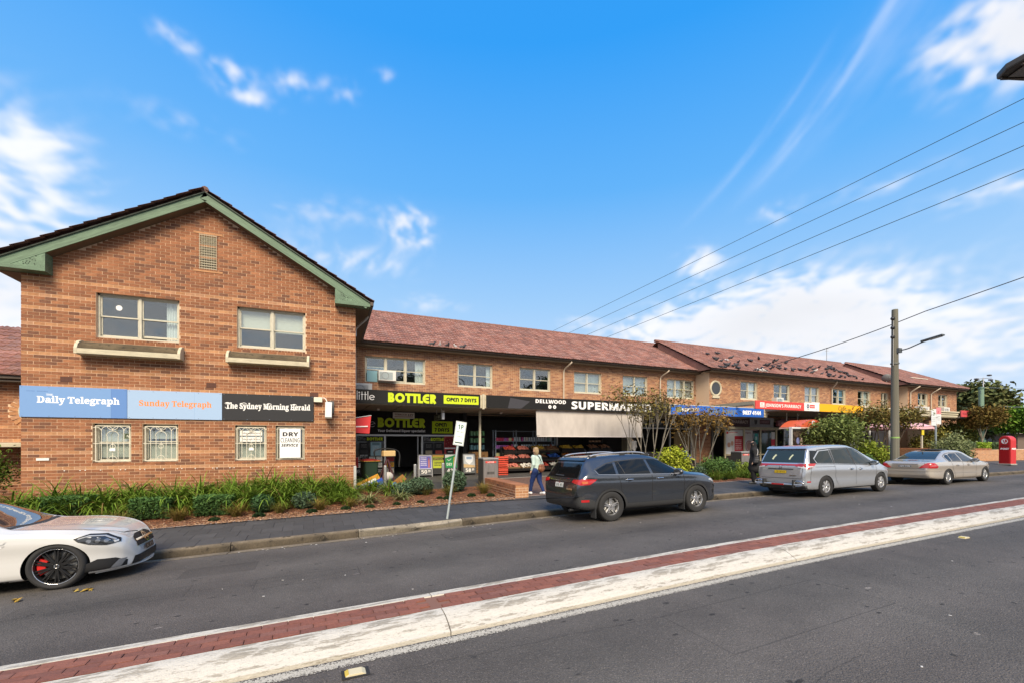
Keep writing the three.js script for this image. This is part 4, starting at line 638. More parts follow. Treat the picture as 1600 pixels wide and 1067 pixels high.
{ const p = thing('awning_end_block', 'stepped cream end block of the awning past the blue sign', 'awning end', wl(23.05, 3.69, -1.52), WT); part('block', [bx(-.14, .14, -.25, .26, -.2, .02, .01), bx(-.15, .15, .06, .14, -.2, .04, .01), bx(-.15, .15, -.12, -.04, -.2, .04, .01)], creamM, p); }
fasciaSign('red shop sign with white chemist lettering on the higher awning', 20.74, 24.72, 3.80, 4.235, -.45, canvasTex(1000, 109, (c, w, h) => { c.fillStyle = '#dd4a47'; c.fillRect(0, 0, w, h); c.fillStyle = '#f6f2ef'; c.fillRect(88, 22, 86, 66); c.fillStyle = '#c84440'; txt(c, 'HC', 100, 60, 42, '#d07a70'); c.fillRect(96, 68, 70, 8); txt(c, "JOHNSON'S PHARMACY", 196, 78, 62, '#fbf6f3', { w: 740, weight: 'bold' }); }), [.5, .08, .07]);
fasciaSign('white awning sign with a small red logo next to the red chemist sign', 24.73, 26.08, 3.80, 4.26, -.45, canvasTex(360, 120, (c, w, h) => { c.fillStyle = '#eff0f1'; c.fillRect(0, 0, w, h); c.strokeStyle = '#1b2f5c'; c.lineWidth = 11; c.beginPath(); c.arc(88, 52, 26, 0, 7); c.stroke(); c.fillStyle = '#1b2f5c'; c.fillRect(78, 30, 20, 44); c.fillStyle = '#d8403d'; c.fillRect(130, 26, 120, 52); txt(c, 'CHEMIST', 138, 62, 26, '#f4e7e5', { w: 104 }); c.fillStyle = '#223'; c.fillRect(66, 92, 14, 9); c.fillRect(92, 96, 26, 7); c.fillRect(290, 92, 12, 10); }), [.6, .6, .6]);
fasciaSign('long yellow awning sign half hidden by tree branches', 26.09, 30.36, 3.80, 4.25, -.45, canvasTex(1024, 108, (c, w, h) => { c.fillStyle = '#f2b415'; c.fillRect(0, 0, w, h); txt(c, 'Cafe', 420, 82, 84, '#33260c', { font: 'serif', w: 190, skew: -.2 }); }), [.6, .4, .03]);
fasciaSign('pinkish red awning sign with dark lettering at the far corner beside the cream awning', 42.1, 45.4, 3.86, 4.32, -.30, canvasTex(720, 100, (c, w, h) => { c.fillStyle = '#c94c52'; c.fillRect(0, 0, w, h); txt(c, 'Wines Smokers & Gifts', 30, 66, 50, '#5d1d2c', { font: 'serif', w: 640 }); }), [.45, .08, .09]);
{ const p = thing('awning_canopy', 'dark flat canopy carrying the pinkish red sign at the far corner', 'canopy', wl(43.8, 3.85, -1.9), WT); part('deck', bx(-1.75, 1.65, -.06, .06, -1.6, 1.55), deckM, p); part('fascia', bx(-1.75, 1.65, -.1, .1, -1.65, -1.6), creamM, p); }
// ---- ground floor shells: side walls, back walls and floors of the shops, dark inside
{
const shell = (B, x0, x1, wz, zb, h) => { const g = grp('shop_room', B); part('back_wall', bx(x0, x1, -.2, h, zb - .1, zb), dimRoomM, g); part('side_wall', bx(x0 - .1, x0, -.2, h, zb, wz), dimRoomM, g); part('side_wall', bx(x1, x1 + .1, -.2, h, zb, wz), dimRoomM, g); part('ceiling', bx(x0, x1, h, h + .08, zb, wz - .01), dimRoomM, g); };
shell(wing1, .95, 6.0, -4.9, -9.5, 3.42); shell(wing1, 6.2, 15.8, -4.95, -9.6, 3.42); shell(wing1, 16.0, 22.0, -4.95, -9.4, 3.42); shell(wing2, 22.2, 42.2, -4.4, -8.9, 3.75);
const pier = (B, x0, x1, z, m, h = 3.43) => part('pier', bx(x0, x1, -.1, h, z - .5, z), m, B);
pier(wing1, 6.0, 6.2, -4.7, blackM); pier(wing1, 15.7, 16.1, -4.6, creamM); 
const bp = grp('brick_pier', wing1); bp.position.z = -4.5; part('pier_core', bx(20.9, 22.1, .2, 3.42, -.4, -.006), mortarPale, bp); layBricks(bp, null, { x0: 20.9, x1: 22.1, y0: .45, y1: 3.42, pal: 'brown', seed: 71 });
const bp2 = grp('brick_pier', wing1); bp2.position.set(0, 0, -1.2); 
}
// ---- the bottle shop front
function poster(parent, name, x0, x1, y0, y1, z, draw, px = 200) { const w = x1 - x0, h = y1 - y0; const t = canvasTex(Math.round(px * w), Math.round(px * h), draw); return part(name, new THREE.PlaneGeometry(w, h).translate((x0 + x1) / 2, (y0 + y1) / 2, z), mat([1, 1, 1], .7, { map: t }), parent); }
const scribble = (c, x, y, w, h, n, col, seed) => { const r = rng(seed); c.fillStyle = col; for (let i = 0; i < n; i++) { const yy = y + i * h / n; let xx = x; while (xx < x + w) { const l = 3 + r() * w * .16; c.fillRect(xx, yy, Math.min(l, x + w - xx), h / n * .5); xx += l + 2 + r() * 5; } } };
{
const Z = -4.9, t = thing('bottle_shop_front', 'black bottle shop front with posters, open doorway and lime lettering under the awning', 'shop front'); t.rotation.y = WT;
const sign = part('sign_panel', bx(.9, 5.95, 2.36, 3.42, Z - .1, Z), blackM, t);
part('printed_face', new THREE.PlaneGeometry(5.0, 1.0).translate(3.42, 2.88, Z + .003), mat([1, 1, 1], .8, { map: canvasTex(1500, 300, (c, w, h) => { c.fillStyle = '#060607'; c.fillRect(0, 0, w, h); thin(c, 'little', 60, 205, 130, '#cfd0d2', 8); deco(c, 'BOTTLER', 345, 205, 128, '#c3da2c', .28); txt(c, 'Your Dellwood liquor specialist', 345, 268, 44, '#e8e8e8', { w: 645, stroke: 1 }); c.fillStyle = '#b9d420'; c.fillRect(1085, 110, 300, 172); deco(c, 'OPEN', 1130, 185, 52, '#121214', .26); let y = deco(c, '7', 1122, 258, 52, '#121214', .26); deco(c, 'DAYS', y + 18, 258, 52, '#121214', .26); }) }), sign);
part('frame', [bx(.95, 5.85, 2.30, 2.37, Z - .04, Z + .05), bx(2.34, 2.42, .45, 2.32, Z - .04, Z + .04), bx(4.02, 4.10, .45, 2.32, Z - .04, Z + .04), bx(5.72, 5.80, .45, 2.32, Z - .04, Z + .04), bx(3.9, 3.95, .45, 2.30, Z - .3, Z - .26)], alumM, t);
part('window_pane', bx(.98, 2.34, .5, 2.30, Z - .02, Z - .012), phys([.02, .02, .022], .06), t); part('window_pane', bx(4.10, 5.72, .5, 2.30, Z - .02, Z - .012), phys([.02, .02, .022], .06), t);
const pz = Z - .006;
const head = (c, w, h) => { c.fillStyle = '#0b0b0c'; c.fillRect(0, 0, w, h); thin(c, 'little', w * .03, h * .8, h * .75, '#bbb', 3); deco(c, 'BOTTLER', w * .36, h * .82, h * .62, LIME, .28); };
poster(t, 'window_lettering', 1.2, 2.33, 2.06, 2.28, pz, head, 260); poster(t, 'window_lettering', 4.12, 5.12, 2.04, 2.27, pz, head, 260);
const dark = (seed, band) => (c, w, h) => { c.fillStyle = '#1b1b1d'; c.fillRect(0, 0, w, h); scribble(c, w * .2, h * .1, w * .6, h * .22, 3, '#8b8b8b', seed); c.fillStyle = band; c.fillRect(w * .12, h * .45, w * .76, h * .2); scribble(c, w * .1, h * .72, w * .8, h * .2, 2, '#eee', seed + 1); };
poster(t, 'poster', 1.28, 1.68, 1.25, 2.0, pz, dark(3, '#3b3b3b')); poster(t, 'poster', 4.18, 4.60, 1.18, 2.0, pz, dark(5, '#b7aa93')); poster(t, 'poster', 4.65, 5.08, 1.18, 2.0, pz, dark(7, '#c8574a'));
poster(t, 'poster', 1.76, 2.22, 1.42, 2.02, pz, (c, w, h) => { c.fillStyle = '#9fc3cf'; c.fillRect(0, 0, w, h); c.fillStyle = '#52747f'; c.fillRect(w * .15, h * .08, w * .7, h * .1); scribble(c, w * .2, h * .3, w * .6, h * .5, 5, '#dfe9ea', 9); });
for (let i = 0; i < 4; i++) for (let j = 0; j < 3; j++) poster(t, 'price_card', 1.08 + i * .31, 1.33 + i * .31, .62 + j * .27, .83 + j * .27, pz, (c, w, h) => { c.fillStyle = (i + j) % 3 ? '#e9e6df' : '#2c2a28'; c.fillRect(0, 0, w, h); scribble(c, w * .1, h * .15, w * .8, h * .7, 3, (i + j) % 3 ? '#333' : '#ddd', i * 7 + j); });
part('red_panel', bx(1.0, 1.24, .9, 1.36, pz, pz + .003), mat([.5, .03, .03], .5), t);
const red = part('drink_fridge', bx(5.12, 5.70, .52, 2.30, Z - .011, Z + .012), mat([.45, .02, .025], .35), t);
poster(red, 'fridge_panel', 5.16, 5.66, 1.78, 2.26, Z + .015, (c, w, h) => { c.fillStyle = '#7d1016'; c.fillRect(0, 0, w, h); c.fillStyle = '#c98'; for (let i = 0; i < 12; i++) { c.beginPath(); c.arc((i * 37) % w, (i * 53) % h, 3, 0, 7); c.fill(); } }); poster(red, 'fridge_panel', 5.22, 5.60, .95, 1.66, Z + .015, (c, w, h) => { c.fillStyle = '#0e0d0e'; c.fillRect(0, 0, w, h); for (let i = 0; i < 5; i++) { c.fillStyle = '#ddd'; c.fillRect(w * .2, h * (.1 + i * .18), w * .6, h * .07); } }); part('fridge_trim', bx(5.14, 5.68, 1.70, 1.76, Z + .012, Z + .02), mat([.8, .8, .8], .4), red);
part('price_rack', bx(2.46, 2.86, .5, 1.55, Z - .5, Z - .42), mat([.12, .12, .12], .7), t);
for (let j = 0; j < 4; j++) poster(t, 'price_card', 2.48, 2.84, .62 + j * .26, .82 + j * .26, Z - .41, (c, w, h) => { c.fillStyle = ['#d9d4c8', '#e2a42a', '#a21620', '#e5e2dc'][j]; c.fillRect(0, 0, w, h); scribble(c, 4, 4, w - 8, h - 8, 3, '#333', j + 20); });
}
fasciaSign('small white tobacco sign on the black wall above the bottle shop lettering', 2.72, 3.70, 3.10, 3.38, -4.86, canvasTex(300, 84, (c, w, h) => { c.fillStyle = '#ded9d2'; c.fillRect(0, 0, w, h); txt(c, 'TOBACCO', 22, 42, 34, '#6b3f35', { w: 170 }); txt(c, 'EZY', 200, 48, 40, '#5a4a45', { w: 80, skew: -.2 }); c.fillStyle = '#9a6a58'; c.fillRect(22, 56, 255, 8); }), [.5, .5, .5], 'wall_sign', .04);
{ const p = wl(4.35, 3.10, -2.7), t = thing('hanging_light_box', 'dark hanging light-box sign with a white end under the bottle shop awning', 'sign', p, WT); part('case', bx(-.045, .045, -.12, .12, -.9, .38, .01), mat([.13, .14, .12], .5), t); part('lit_end', bx(-.06, .06, -.14, .14, .38, .50, .02), mat([.8, .82, .84], .4), t); part('printed_face', new THREE.PlaneGeometry(.9, .2).rotateY(-Math.PI / 2).translate(-.048, 0, -.3), mat([.7, .7, .7], .5, { map: canvasTex(256, 56, (c, w, h) => { c.fillStyle = '#222620'; c.fillRect(0, 0, w, h); txt(c, 'LIQUOR', 20, 42, 40, '#cfd3c4', { w: 120 }); c.fillStyle = '#c7cbb8'; c.fillRect(165, 10, 70, 36); }) }), t); part('hanger', [rod([0, .12, .2], [0, .36, .2], .012), rod([0, .12, -.6], [0, .36, -.6], .012)], alumM, t); }
{ const p = wl(6.1, 0, -2.6), t = thing('awning_post', 'cream pipe post under the awning beside the bottle shop', 'post', [p[0], yPlaza(p[0], p[2]), p[2]]); part('pipe', [rod([0, 0, 0], [0, 2.9, 0], .055, .055, 12), rod([0, 2.85, 0], [.12, 3.05, -.15], .05)], creamM, t); part('collar', rod([0, 0, 0], [0, .06, 0], .09, .09, 14), creamM, t); }
{ const t = thing('drop_blind', 'large cream canvas drop blind hanging below the black supermarket sign', 'blind', wl(11.25, 0, -1.62), WT); part('canvas', grid(50, 20, (u, v) => [lerp(-2.88, 2.95, u), lerp(3.42, 2.26 + .015 * Math.sin(u * 9) + (u < .04 ? .05 : 0), v), -.02 + .025 * Math.sin(u * 7 + v * 2) * v + .05 * v]), mat([.70, .645, .60], .95, { map: withRep(streakTex, 1, .3) }), t); part('weight_bar', rod([-2.86, 2.27, .04], [2.93, 2.27, .04], .022), mat([.6, .55, .52], .8), t); }
// ---- supermarket front: rack, produce stands, crates
const shopZ = (x, z) => yPlaza(...[wl(x, 0, z)[0], wl(x, 0, z)[2]]);
{
const p0 = wl(0, 0, 0), rack = thing('display_rack', 'grey steel display rack of household goods beside the doorway', 'rack', wl(9.1, shopZ(9.1, -4.35), -4.35), WT), M = mat([.30, .36, .42], .45, { metalness: .4 });
const f = []; for (const x of [-1.62, -.53, .57, 1.66]) { part('upright', [bx(x - .025, x + .025, 0, 2.0, .14, .19), bx(x - .025, x + .025, 0, 2.0, -.19, -.14)], M, rack); }
const lv = [.3, .72, 1.10, 1.46, 1.96]; for (const y of lv) part('shelf', bx(-1.64, 1.68, y - .02, y, -.19, .2), M, rack);
const r = rng(17), cols = [[.55, .04, .12], [.5, .08, .3], [.35, .12, .45], [.55, .62, .66], [.6, .6, .3], [.5, .05, .06], [.2, .35, .3], [.6, .55, .5]];
const gp = [new THREE.CylinderGeometry(.05, .055, .2, 8).translate(0, .1, 0), new RoundedBoxGeometry(.15, .17, .14, 1, .02).translate(0, .085, 0)]; const gm = cols.map((c) => mat(c, .4));
for (let j = 0; j < 4; j++) for (let x = -1.54; x < 1.6; x += .135) { if (r() < .1) continue; const k = j === 3 ? (x < -.6 ? (x < -.95 ? 0 : 5) : 3) : j === 2 ? (x < -1.1 ? 2 : x < -.9 ? 1 : 3) : j === 1 ? (x < -1.1 ? 4 : 6) : 5; const q = wl(9.1 + x, rack.position.y + lv[j], -4.22 + (r() - .5) * .05); const m = new THREE.Mesh(gp[j === 2 || j === 3 ? (k === 3 ? 0 : 1) : 1], gm[r() < .82 ? k : Math.floor(r() * 8)]); m.name = numbered('goods_pack'); m.position.set(...q); m.rotation.y = WT + (r() - .5) * .2; tag(m, 'small coloured goods pack standing on the grey display rack', 'pack', 'packs on the display rack'); m.castShadow = true; scene.add(m); }
const bM = mat([.018, .017, .017], .6);
const mkStand = (x, n) => { const t = thing('produce_stand', `black tiered produce stand ${['next to the red crates', 'in front of the woman with a handbag', 'seen over the roof of the grey car', 'beside the hanging produce at the far end'][n]}`, 'stand', wl(x, shopZ(x, -3.55), -3.55), WT); part('side_frame', [extr([[0, 0], [.75, 0], [.70, .25], [.05, 1.25], [0, 1.25]], .03).rotateY(-Math.PI / 2).translate(-.72, 0, -.4)], bM, t); part('side_frame', [extr([[0, 0], [.75, 0], [.70, .25], [.05, 1.25], [0, 1.25]], .03).rotateY(-Math.PI / 2).translate(.75, 0, -.4)], bM, t); for (const [y, z] of [[.22, .22], [.62, .02], [1.02, -.18]]) part('tray', [bx(-.73, .73, -.02, .02, -.24, .24), bx(-.73, .73, -.02, .10, .22, .25)].map((g) => g.rotateX(.38).translate(0, y, z)), bM, t); return t; };
const fruit = new THREE.SphereGeometry(.05, 8, 6), fm = { red: mat([.42, .05, .03], .5), orange: mat([.62, .20, .03], .5), yellow: mat([.62, .40, .04], .5), brown: mat([.28, .13, .06], .7), green: mat([.10, .22, .04], .6), white: mat([.65, .62, .56], .6), blue: mat([.03, .12, .45], .5), pink: mat([.50, .16, .12], .6) };
const layout = [['pink', 'pink', 'red'], ['white', 'pink', 'pink'], ['red', 'brown', 'yellow'], ['white', 'blue', 'brown'], ['orange', 'orange', 'yellow'], ['orange', 'red', 'yellow'], ['brown', 'red', 'brown'], ['orange', 'red', 'brown']];
for (let n = 0; n < 4; n++) {
const x = 8.35 + n * 1.58, t = mkStand(x, n);
[[.22, .22], [.62, .02], [1.02, -.18]].forEach(([y, z], j) => { for (let h = 0; h < 2; h++) { const kind = layout[(n * 2 + h) % 8][j], c = wl(x - .36 + h * .72, t.position.y + y + .04, -3.55 + z), crate = thing('produce_crate', `open crate heaped with ${({ pink: 'pale red bagged', red: 'red', white: 'white', blue: 'blue bagged', brown: 'brown', orange: 'orange', yellow: 'yellow' })[kind]} produce, ${['lowest', 'middle', 'top'][j]} tier, ${['first', 'second'][h]} on the ${['first', 'second', 'third', 'fourth'][n]} stand`, 'crate', c, WT); const tilt = grp('tray', crate); tilt.rotation.x = .38; part('box', [bx(-.33, .33, 0, .02, -.2, .2), bx(-.33, .33, 0, .12, .185, .2), bx(-.33, .33, 0, .12, -.2, -.185), bx(-.33, -.315, 0, .12, -.2, .2), bx(.315, .33, 0, .12, -.2, .2)], (n + j) % 3 ? bM : mat([.25, .16, .08], .8), tilt); const im = new THREE.InstancedMesh(fruit, fm[kind], 54), r = rng(n * 31 + j * 7 + h), Mx = new THREE.Matrix4(); for (let i = 0; i < 54; i++) { const u = r() * 2 - 1, v = r() * 2 - 1, s = .7 + r() * .5; Mx.makeScale(s * (kind === 'yellow' ? 1.5 : 1), s * .9, s).setPosition(u * .28, .08 + (1 - Math.max(u * u, v * v)) * .12 * r(), v * .16); im.setMatrixAt(i, Mx); } im.name = 'produce'; im.userData.kind = 'stuff'; im.castShadow = true; tilt.add(im); } });
}
for (const [x, lab] of [[10.9, 'grey upright pole near the middle produce stands'], [13.6, 'grey upright pole at the far end of the produce stands']]) { const t = thing('steel_pole', lab, 'pole', wl(x, shopZ(x, -4.2), -4.2), WT); part('pole', bx(-.03, .03, 0, 2.9, -.03, .03, .005), alumM, t); }
{ const t = thing('bread_rack', 'tall wire rack of wrapped loaves at the far end under the blind', 'rack', wl(13.0, shopZ(13, -4.0), -4.0), WT); for (let j = 0; j < 5; j++) { part('shelf', bx(-.42, .42, .5 + j * .28, .515 + j * .28, -.2, .2), bM, t); for (let i = 0; i < 4; i++) part('loaf', new RoundedBoxGeometry(.18, .11, .3, 2, .045).translate(-.31 + i * .205, .575 + j * .28, 0), mat([.30 + .04 * (i % 2), .19, .11], .6), t); } part('upright', [bx(-.44, -.42, 0, 1.95, -.2, .2), bx(.42, .44, 0, 1.95, -.2, .2)], bM, t); }
const crateG = () => { const g = [bx(-.26, .26, 0, .03, -.18, .18)]; for (const [a, b, c, d] of [[-.26, .26, .165, .18], [-.26, .26, -.18, -.165], [-.26, -.245, -.18, .18], [.245, .26, -.18, .18]]) g.push(bx(a, b, .0, .06, c, d), bx(a, b, .11, .16, c, d), bx(a, b, .20, .27, c, d)); return g; };
['bottom', 'middle', 'top'].forEach((w, i) => { const t = thing('plastic_crate', `orange-red plastic crate, ${w} of the stack beside the litter bin`, 'crate', wl(7.25, shopZ(7.25, -2.9) + i * .285, -2.9), WT + .05 * (i - 1)); part('crate', crateG(), mat([.62, .075, .04], .45), t); });
[['lower', 0, .0], ['upper', .50, .02]].forEach(([w, y, a]) => { const t = thing('cardboard_box', `brown cardboard box with dark print, ${w} of two behind the litter bin`, 'box', wl(6.62, shopZ(6.6, -4.3) + y, -4.3), WT + a); board(t, 'panel', .78, .5, .02, canvasTex(256, 164, (c, ww, h) => { c.fillStyle = '#9a7244'; c.fillRect(0, 0, ww, h); txt(c, 'EX G', 30, 110, 90, '#5b3d1e', { w: 190 }); }), [.3, .19, .09]).forEach((m) => { m.position.set(0, .25, .28); }); part('carton', bx(-.39, .39, 0, .495, -.3, .279, .006), mat([.33, .21, .10], .85), t); });
{ const t = thing('goods_shelf', 'dark shelf of green and blue packets behind the cardboard boxes', 'shelf', wl(6.75, shopZ(6.7, -4.8), -4.8), WT); for (let j = 0; j < 3; j++) { part('shelf', bx(-.4, .4, 1.05 + j * .34, 1.07 + j * .34, -.15, .15), bM, t); for (let i = 0; i < 5; i++) part('packet', bx(-.36 + i * .15, -.25 + i * .15, 1.07 + j * .34, 1.30 + j * .34 - .03 * (i % 2), -.1, .1, .01), mat(j ? [.16, .34 + .03 * i, .18] : [.2, .42, .45], .5), t); } }
}
// ---- sandwich boards outside the bottle shop
{
const mk = (x, z, label, hgt, draw, base) => { const y = shopZ(x, z), t = thing('sandwich_board', label, 'sandwich board', wl(x, y, z), WT + .06 * Math.sin(x * 9)); const tx = canvasTex(220, 320, draw), fr = mat(base, .5); for (const s of [1, -1]) { const g = grp(s > 0 ? 'front_panel' : 'rear_panel', t); g.position.set(0, hgt, 0); g.rotation.set(-.16 * s, s > 0 ? 0 : Math.PI, 0); if (s < 0) g.rotation.set(-.16, Math.PI, 0, 'YXZ'); part('frame', [bx(-.31, -.27, -hgt * 1.01, 0, -.012, .012), bx(.27, .31, -hgt * 1.01, 0, -.012, .012), bx(-.31, .31, -.04, 0, -.012, .012), bx(-.29, .29, -hgt * .93, -hgt * .91, -.012, .012)], fr, g); part('printed_face', new THREE.PlaneGeometry(.55, hgt * .88).translate(0, -hgt * .48, .004), mat([.9, .9, .9], .5, { map: tx }), g); part('panel_back', bx(-.275, .275, -hgt * .92, -.04, -.006, .002), fr, g); } };
const price = (c, w, h, s, col) => { c.fillStyle = col; c.fillRect(0, h * .70, w, h * .3); txt(c, s, w * .14, h * .93, h * .25, '#f1efe8', { w: w * .5 }); txt(c, '99', w * .70, h * .86, h * .15, '#f1efe8', { w: w * .2 }); };
mk(3.98, -3.9, 'sandwich board with a violet poster and price 50', .98, (c, w, h) => { c.fillStyle = '#e9e9ee'; c.fillRect(0, 0, w, h); c.fillStyle = '#6a66c0'; c.fillRect(10, 10, w - 20, h * .64); scribble(c, 26, 30, 110, 150, 5, '#e7e6f4', 3); c.fillStyle = '#d0764e'; c.fillRect(160, 70, 26, 130); c.fillStyle = '#b04a3a'; c.fillRect(166, 40, 14, 40); price(c, w, h, '50', '#55585c'); }, [.30, .30, .31]);
mk(4.62, -4.05, 'sandwich board with a yellow-green poster and black lettering', .98, (c, w, h) => { c.fillStyle = '#c3cf2a'; c.fillRect(0, 0, w, h * .7); c.fillStyle = '#c99a3c'; c.fillRect(0, 0, w, h * .1); c.fillStyle = '#1a1a17'; c.fillRect(12, 46, w - 24, 46); txt(c, 'SPECIAL', 22, 82, 36, '#d6c94a', { w: w - 44 }); scribble(c, 30, 120, w - 60, 80, 3, '#22230f', 8); c.fillStyle = '#171615'; c.fillRect(0, h * .7, w, h * .3); }, [.03, .03, .03]);
mk(5.15, -3.9, 'sandwich board with a green and white beer poster and price 48', .98, (c, w, h) => { c.fillStyle = '#e8eae6'; c.fillRect(0, 0, w, h); c.fillStyle = '#1d9250'; c.beginPath(); c.moveTo(0, 60); c.lineTo(w, 0); c.lineTo(w, h * .7); c.lineTo(0, h * .7); c.fill(); c.strokeStyle = '#f2f4ee'; c.lineWidth = 9; c.beginPath(); c.moveTo(40, 80); c.lineTo(70, 105); c.lineTo(115, 70); c.stroke(); txt(c, 'DRY', 20, 190, 70, '#eef2e8', { w: 110 }); c.fillStyle = '#d9b53c'; c.beginPath(); c.moveTo(165, 40); c.lineTo(185, 40); c.lineTo(200, 210); c.lineTo(148, 210); c.fill(); price(c, w, h, '48', '#34373a'); }, [.04, .04, .04]);
mk(5.92, -3.6, 'sandwich board with a pale blue shield poster and price 58', .98, (c, w, h) => { c.fillStyle = '#b9bec0'; c.fillRect(0, 0, w, h); c.fillStyle = '#e6ebef'; c.beginPath(); c.moveTo(30, 20); c.lineTo(190, 20); c.lineTo(180, 120); c.lineTo(110, 175); c.lineTo(40, 120); c.fill(); c.fillStyle = '#8fa9c8'; c.fillRect(60, 44, 100, 40); c.fillStyle = '#c7ab7d'; c.beginPath(); c.moveTo(0, 160); c.lineTo(220, 190); c.lineTo(220, 224); c.lineTo(0, 224); c.fill(); price(c, w, h, '58', '#5c5f60'); }, [.06, .06, .06]);
}
{
const z0 = -2.6;
{ const t = thing('fabric_flag', 'small red fabric flag with white lettering at the corner of the gable house', 'flag', [.98, 2.55, -.8], .1); part('cloth', grid(10, 8, (u, v) => [lerp(-.35, .32 - .06 * v, u), lerp(.26 + .14 * u, -.20 - .03 * u, v), .02 * Math.sin(u * 6)]), mat([.55, .03, .035], .7), t); part('lettering', grid(6, 2, (u, v) => [lerp(-.2, .2, u), lerp(-.01, .03, v) + .02 * u, .026]), mat([.8, .75, .75], .7), t); part('pole', rod([-.36, .30, -.01], [.33, .42, -.01], .012), mat([.6, .6, .6], .4), t); part('bracket', bx(-.45, -.22, -.30, -.24, -.05, .05), mat([.18, .22, .22], .6), t); }
{ const x = 1.35, z = -2.3, t = thing('wheelie_bin', 'dark green wheelie bin with a red lid at the corner of the gable house', 'bin', [x, yPlaza(x, z), z], .2); part('body', grid(20, 1, (u, v) => { const a = u * Math.PI * 2, k = lerp(.22, .29, v), p = (q) => Math.sign(q) * Math.pow(Math.abs(q), .35); return [p(Math.cos(a)) * k, lerp(.06, .95, v), p(Math.sin(a)) * (k + .05)]; }), mat([.025, .055, .03], .6), t); part('lid', [bx(-.31, .31, .95, .985, -.37, .37, .015), ell(0, .98, 0, .29, .05, .34)], mat([.45, .04, .03], .5), t); part('rim', bx(-.32, .32, .93, .955, -.38, .38, .01), mat([.6, .35, .05], .5), t); for (const s of [-1, 1]) part('wheel', new THREE.CylinderGeometry(.1, .1, .05, 16).rotateZ(Math.PI / 2).translate(s * .24, .1, -.32), mat([.02, .02, .02], .8), t); part('handle', rod([-.25, .93, -.42], [.25, .93, -.42], .018), mat([.02, .03, .02], .6), t); }
const lean = (label, x, z, rot, w, h, tex, side) => { const t = thing('leaning_board', label, 'board', [x, yPlaza(x, z) + .16, z]); t.rotation.set(-.35, .15, rot, 'YXZ'); board(t, 'panel', w, h, .04, tex, side); };
lean('orange framed board with a white label leaning by the wheelie bin', 1.25, -1.35, .42, .95, .42, canvasTex(256, 120, (c, w, h) => { c.fillStyle = '#c98a1f'; c.fillRect(0, 0, w, h); c.fillStyle = '#eceae6'; c.fillRect(46, 32, 170, 66); scribble(c, 60, 46, 140, 30, 2, '#b9b4ac', 4); }), [.45, .25, .04]);
lean('blue and yellow board lying tilted among the strappy leaves', 1.35, -.95, .42, .85, .22, canvasTex(256, 70, (c, w, h) => { c.fillStyle = '#1f49a0'; c.fillRect(0, 0, w, h); c.fillStyle = '#ded34a'; for (let i = 0; i < 3; i++) c.fillRect(60 + i * 48, 22, 34, 24); }), [.05, .1, .3]);
lean('brown board with a blue and white label leaning by the first bollards', 2.15, -.95, .62, .9, .24, canvasTex(256, 70, (c, w, h) => { c.fillStyle = '#8d5a25'; c.fillRect(0, 0, w, h); c.fillStyle = '#2f6fb5'; c.fillRect(20, 14, 120, 50); txt(c, 'MINI', 28, 54, 40, '#e9eef2', { w: 100 }); }), [.28, .16, .06]);
{ const t = thing('folding_trolley', 'dark folding trolley with maroon legs standing near the wheelie bin', 'trolley', [1.98, yPlaza(1.98, -1.9), -1.9], .3); const m = mat([.07, .02, .025], .6); part('frame', [rod([-.3, 0, .1], [-.02, 1.0, 0], .035), rod([.3, 0, .1], [.02, 1.0, 0], .035), rod([-.3, 0, -.3], [-.02, 1.0, -.02], .03), rod([.3, 0, -.3], [.02, 1.0, -.02], .03)], m, t); part('top_rail', [tube([[-.5, 1.1, 0], [-.5, 1.35, 0], [.45, 1.30, 0], [.48, .7, 0]], .03, 20)], mat([.02, .02, .02], .5), t); part('basket', bx(-.2, .28, 1.12, 1.34, -.12, .14, .03), mat([.65, .45, .2], .7), t); part('bundle', ell(.02, .35, .02, .22, .17, .14), mat([.5, .47, .44], .8), t); }
}
{
const mk = (label, x, z) => { const t = thing('bollard', label, 'bollard', [x, yPlaza(x, z) - .02, z], 0, 'steel bollards along the garden edge'); part('tube', new THREE.LatheGeometry([[0, .93], [.045, .93], [.052, .92], [.055, .90], [.055, 0]].map((p) => new THREE.Vector2(...p)), 20), mat([.55, .54, .52], .35, { metalness: .75 }), t); part('foot_plate', new THREE.CylinderGeometry(.10, .10, .015, 20).translate(0, .008, 0), mat([.4, .4, .4], .5, { metalness: .6 }), t); return t; };
const b = mk('brushed steel bollard standing in front of the bottle shop doorway', 2.76, -.30);
copyOf(b, 'brushed steel bollard between two sandwich boards, nearest the parking sign', [3.78, yPlaza(3.78, -.3) - .02, -.30]);
copyOf(b, 'brushed steel bollard beside the leaning boards', [1.73, yPlaza(1.73, -.35) - .02, -.35]);
{ const t = thing('corner_guard', 'pale steel corner guard on the base of the gable house', 'corner guard', [.70, 0, .01]); part('plate', bx(-.03, .055, .45, 1.22, -.03, .05, .006), mat([.55, .55, .53], .45, { metalness: .4 }), t); }
}
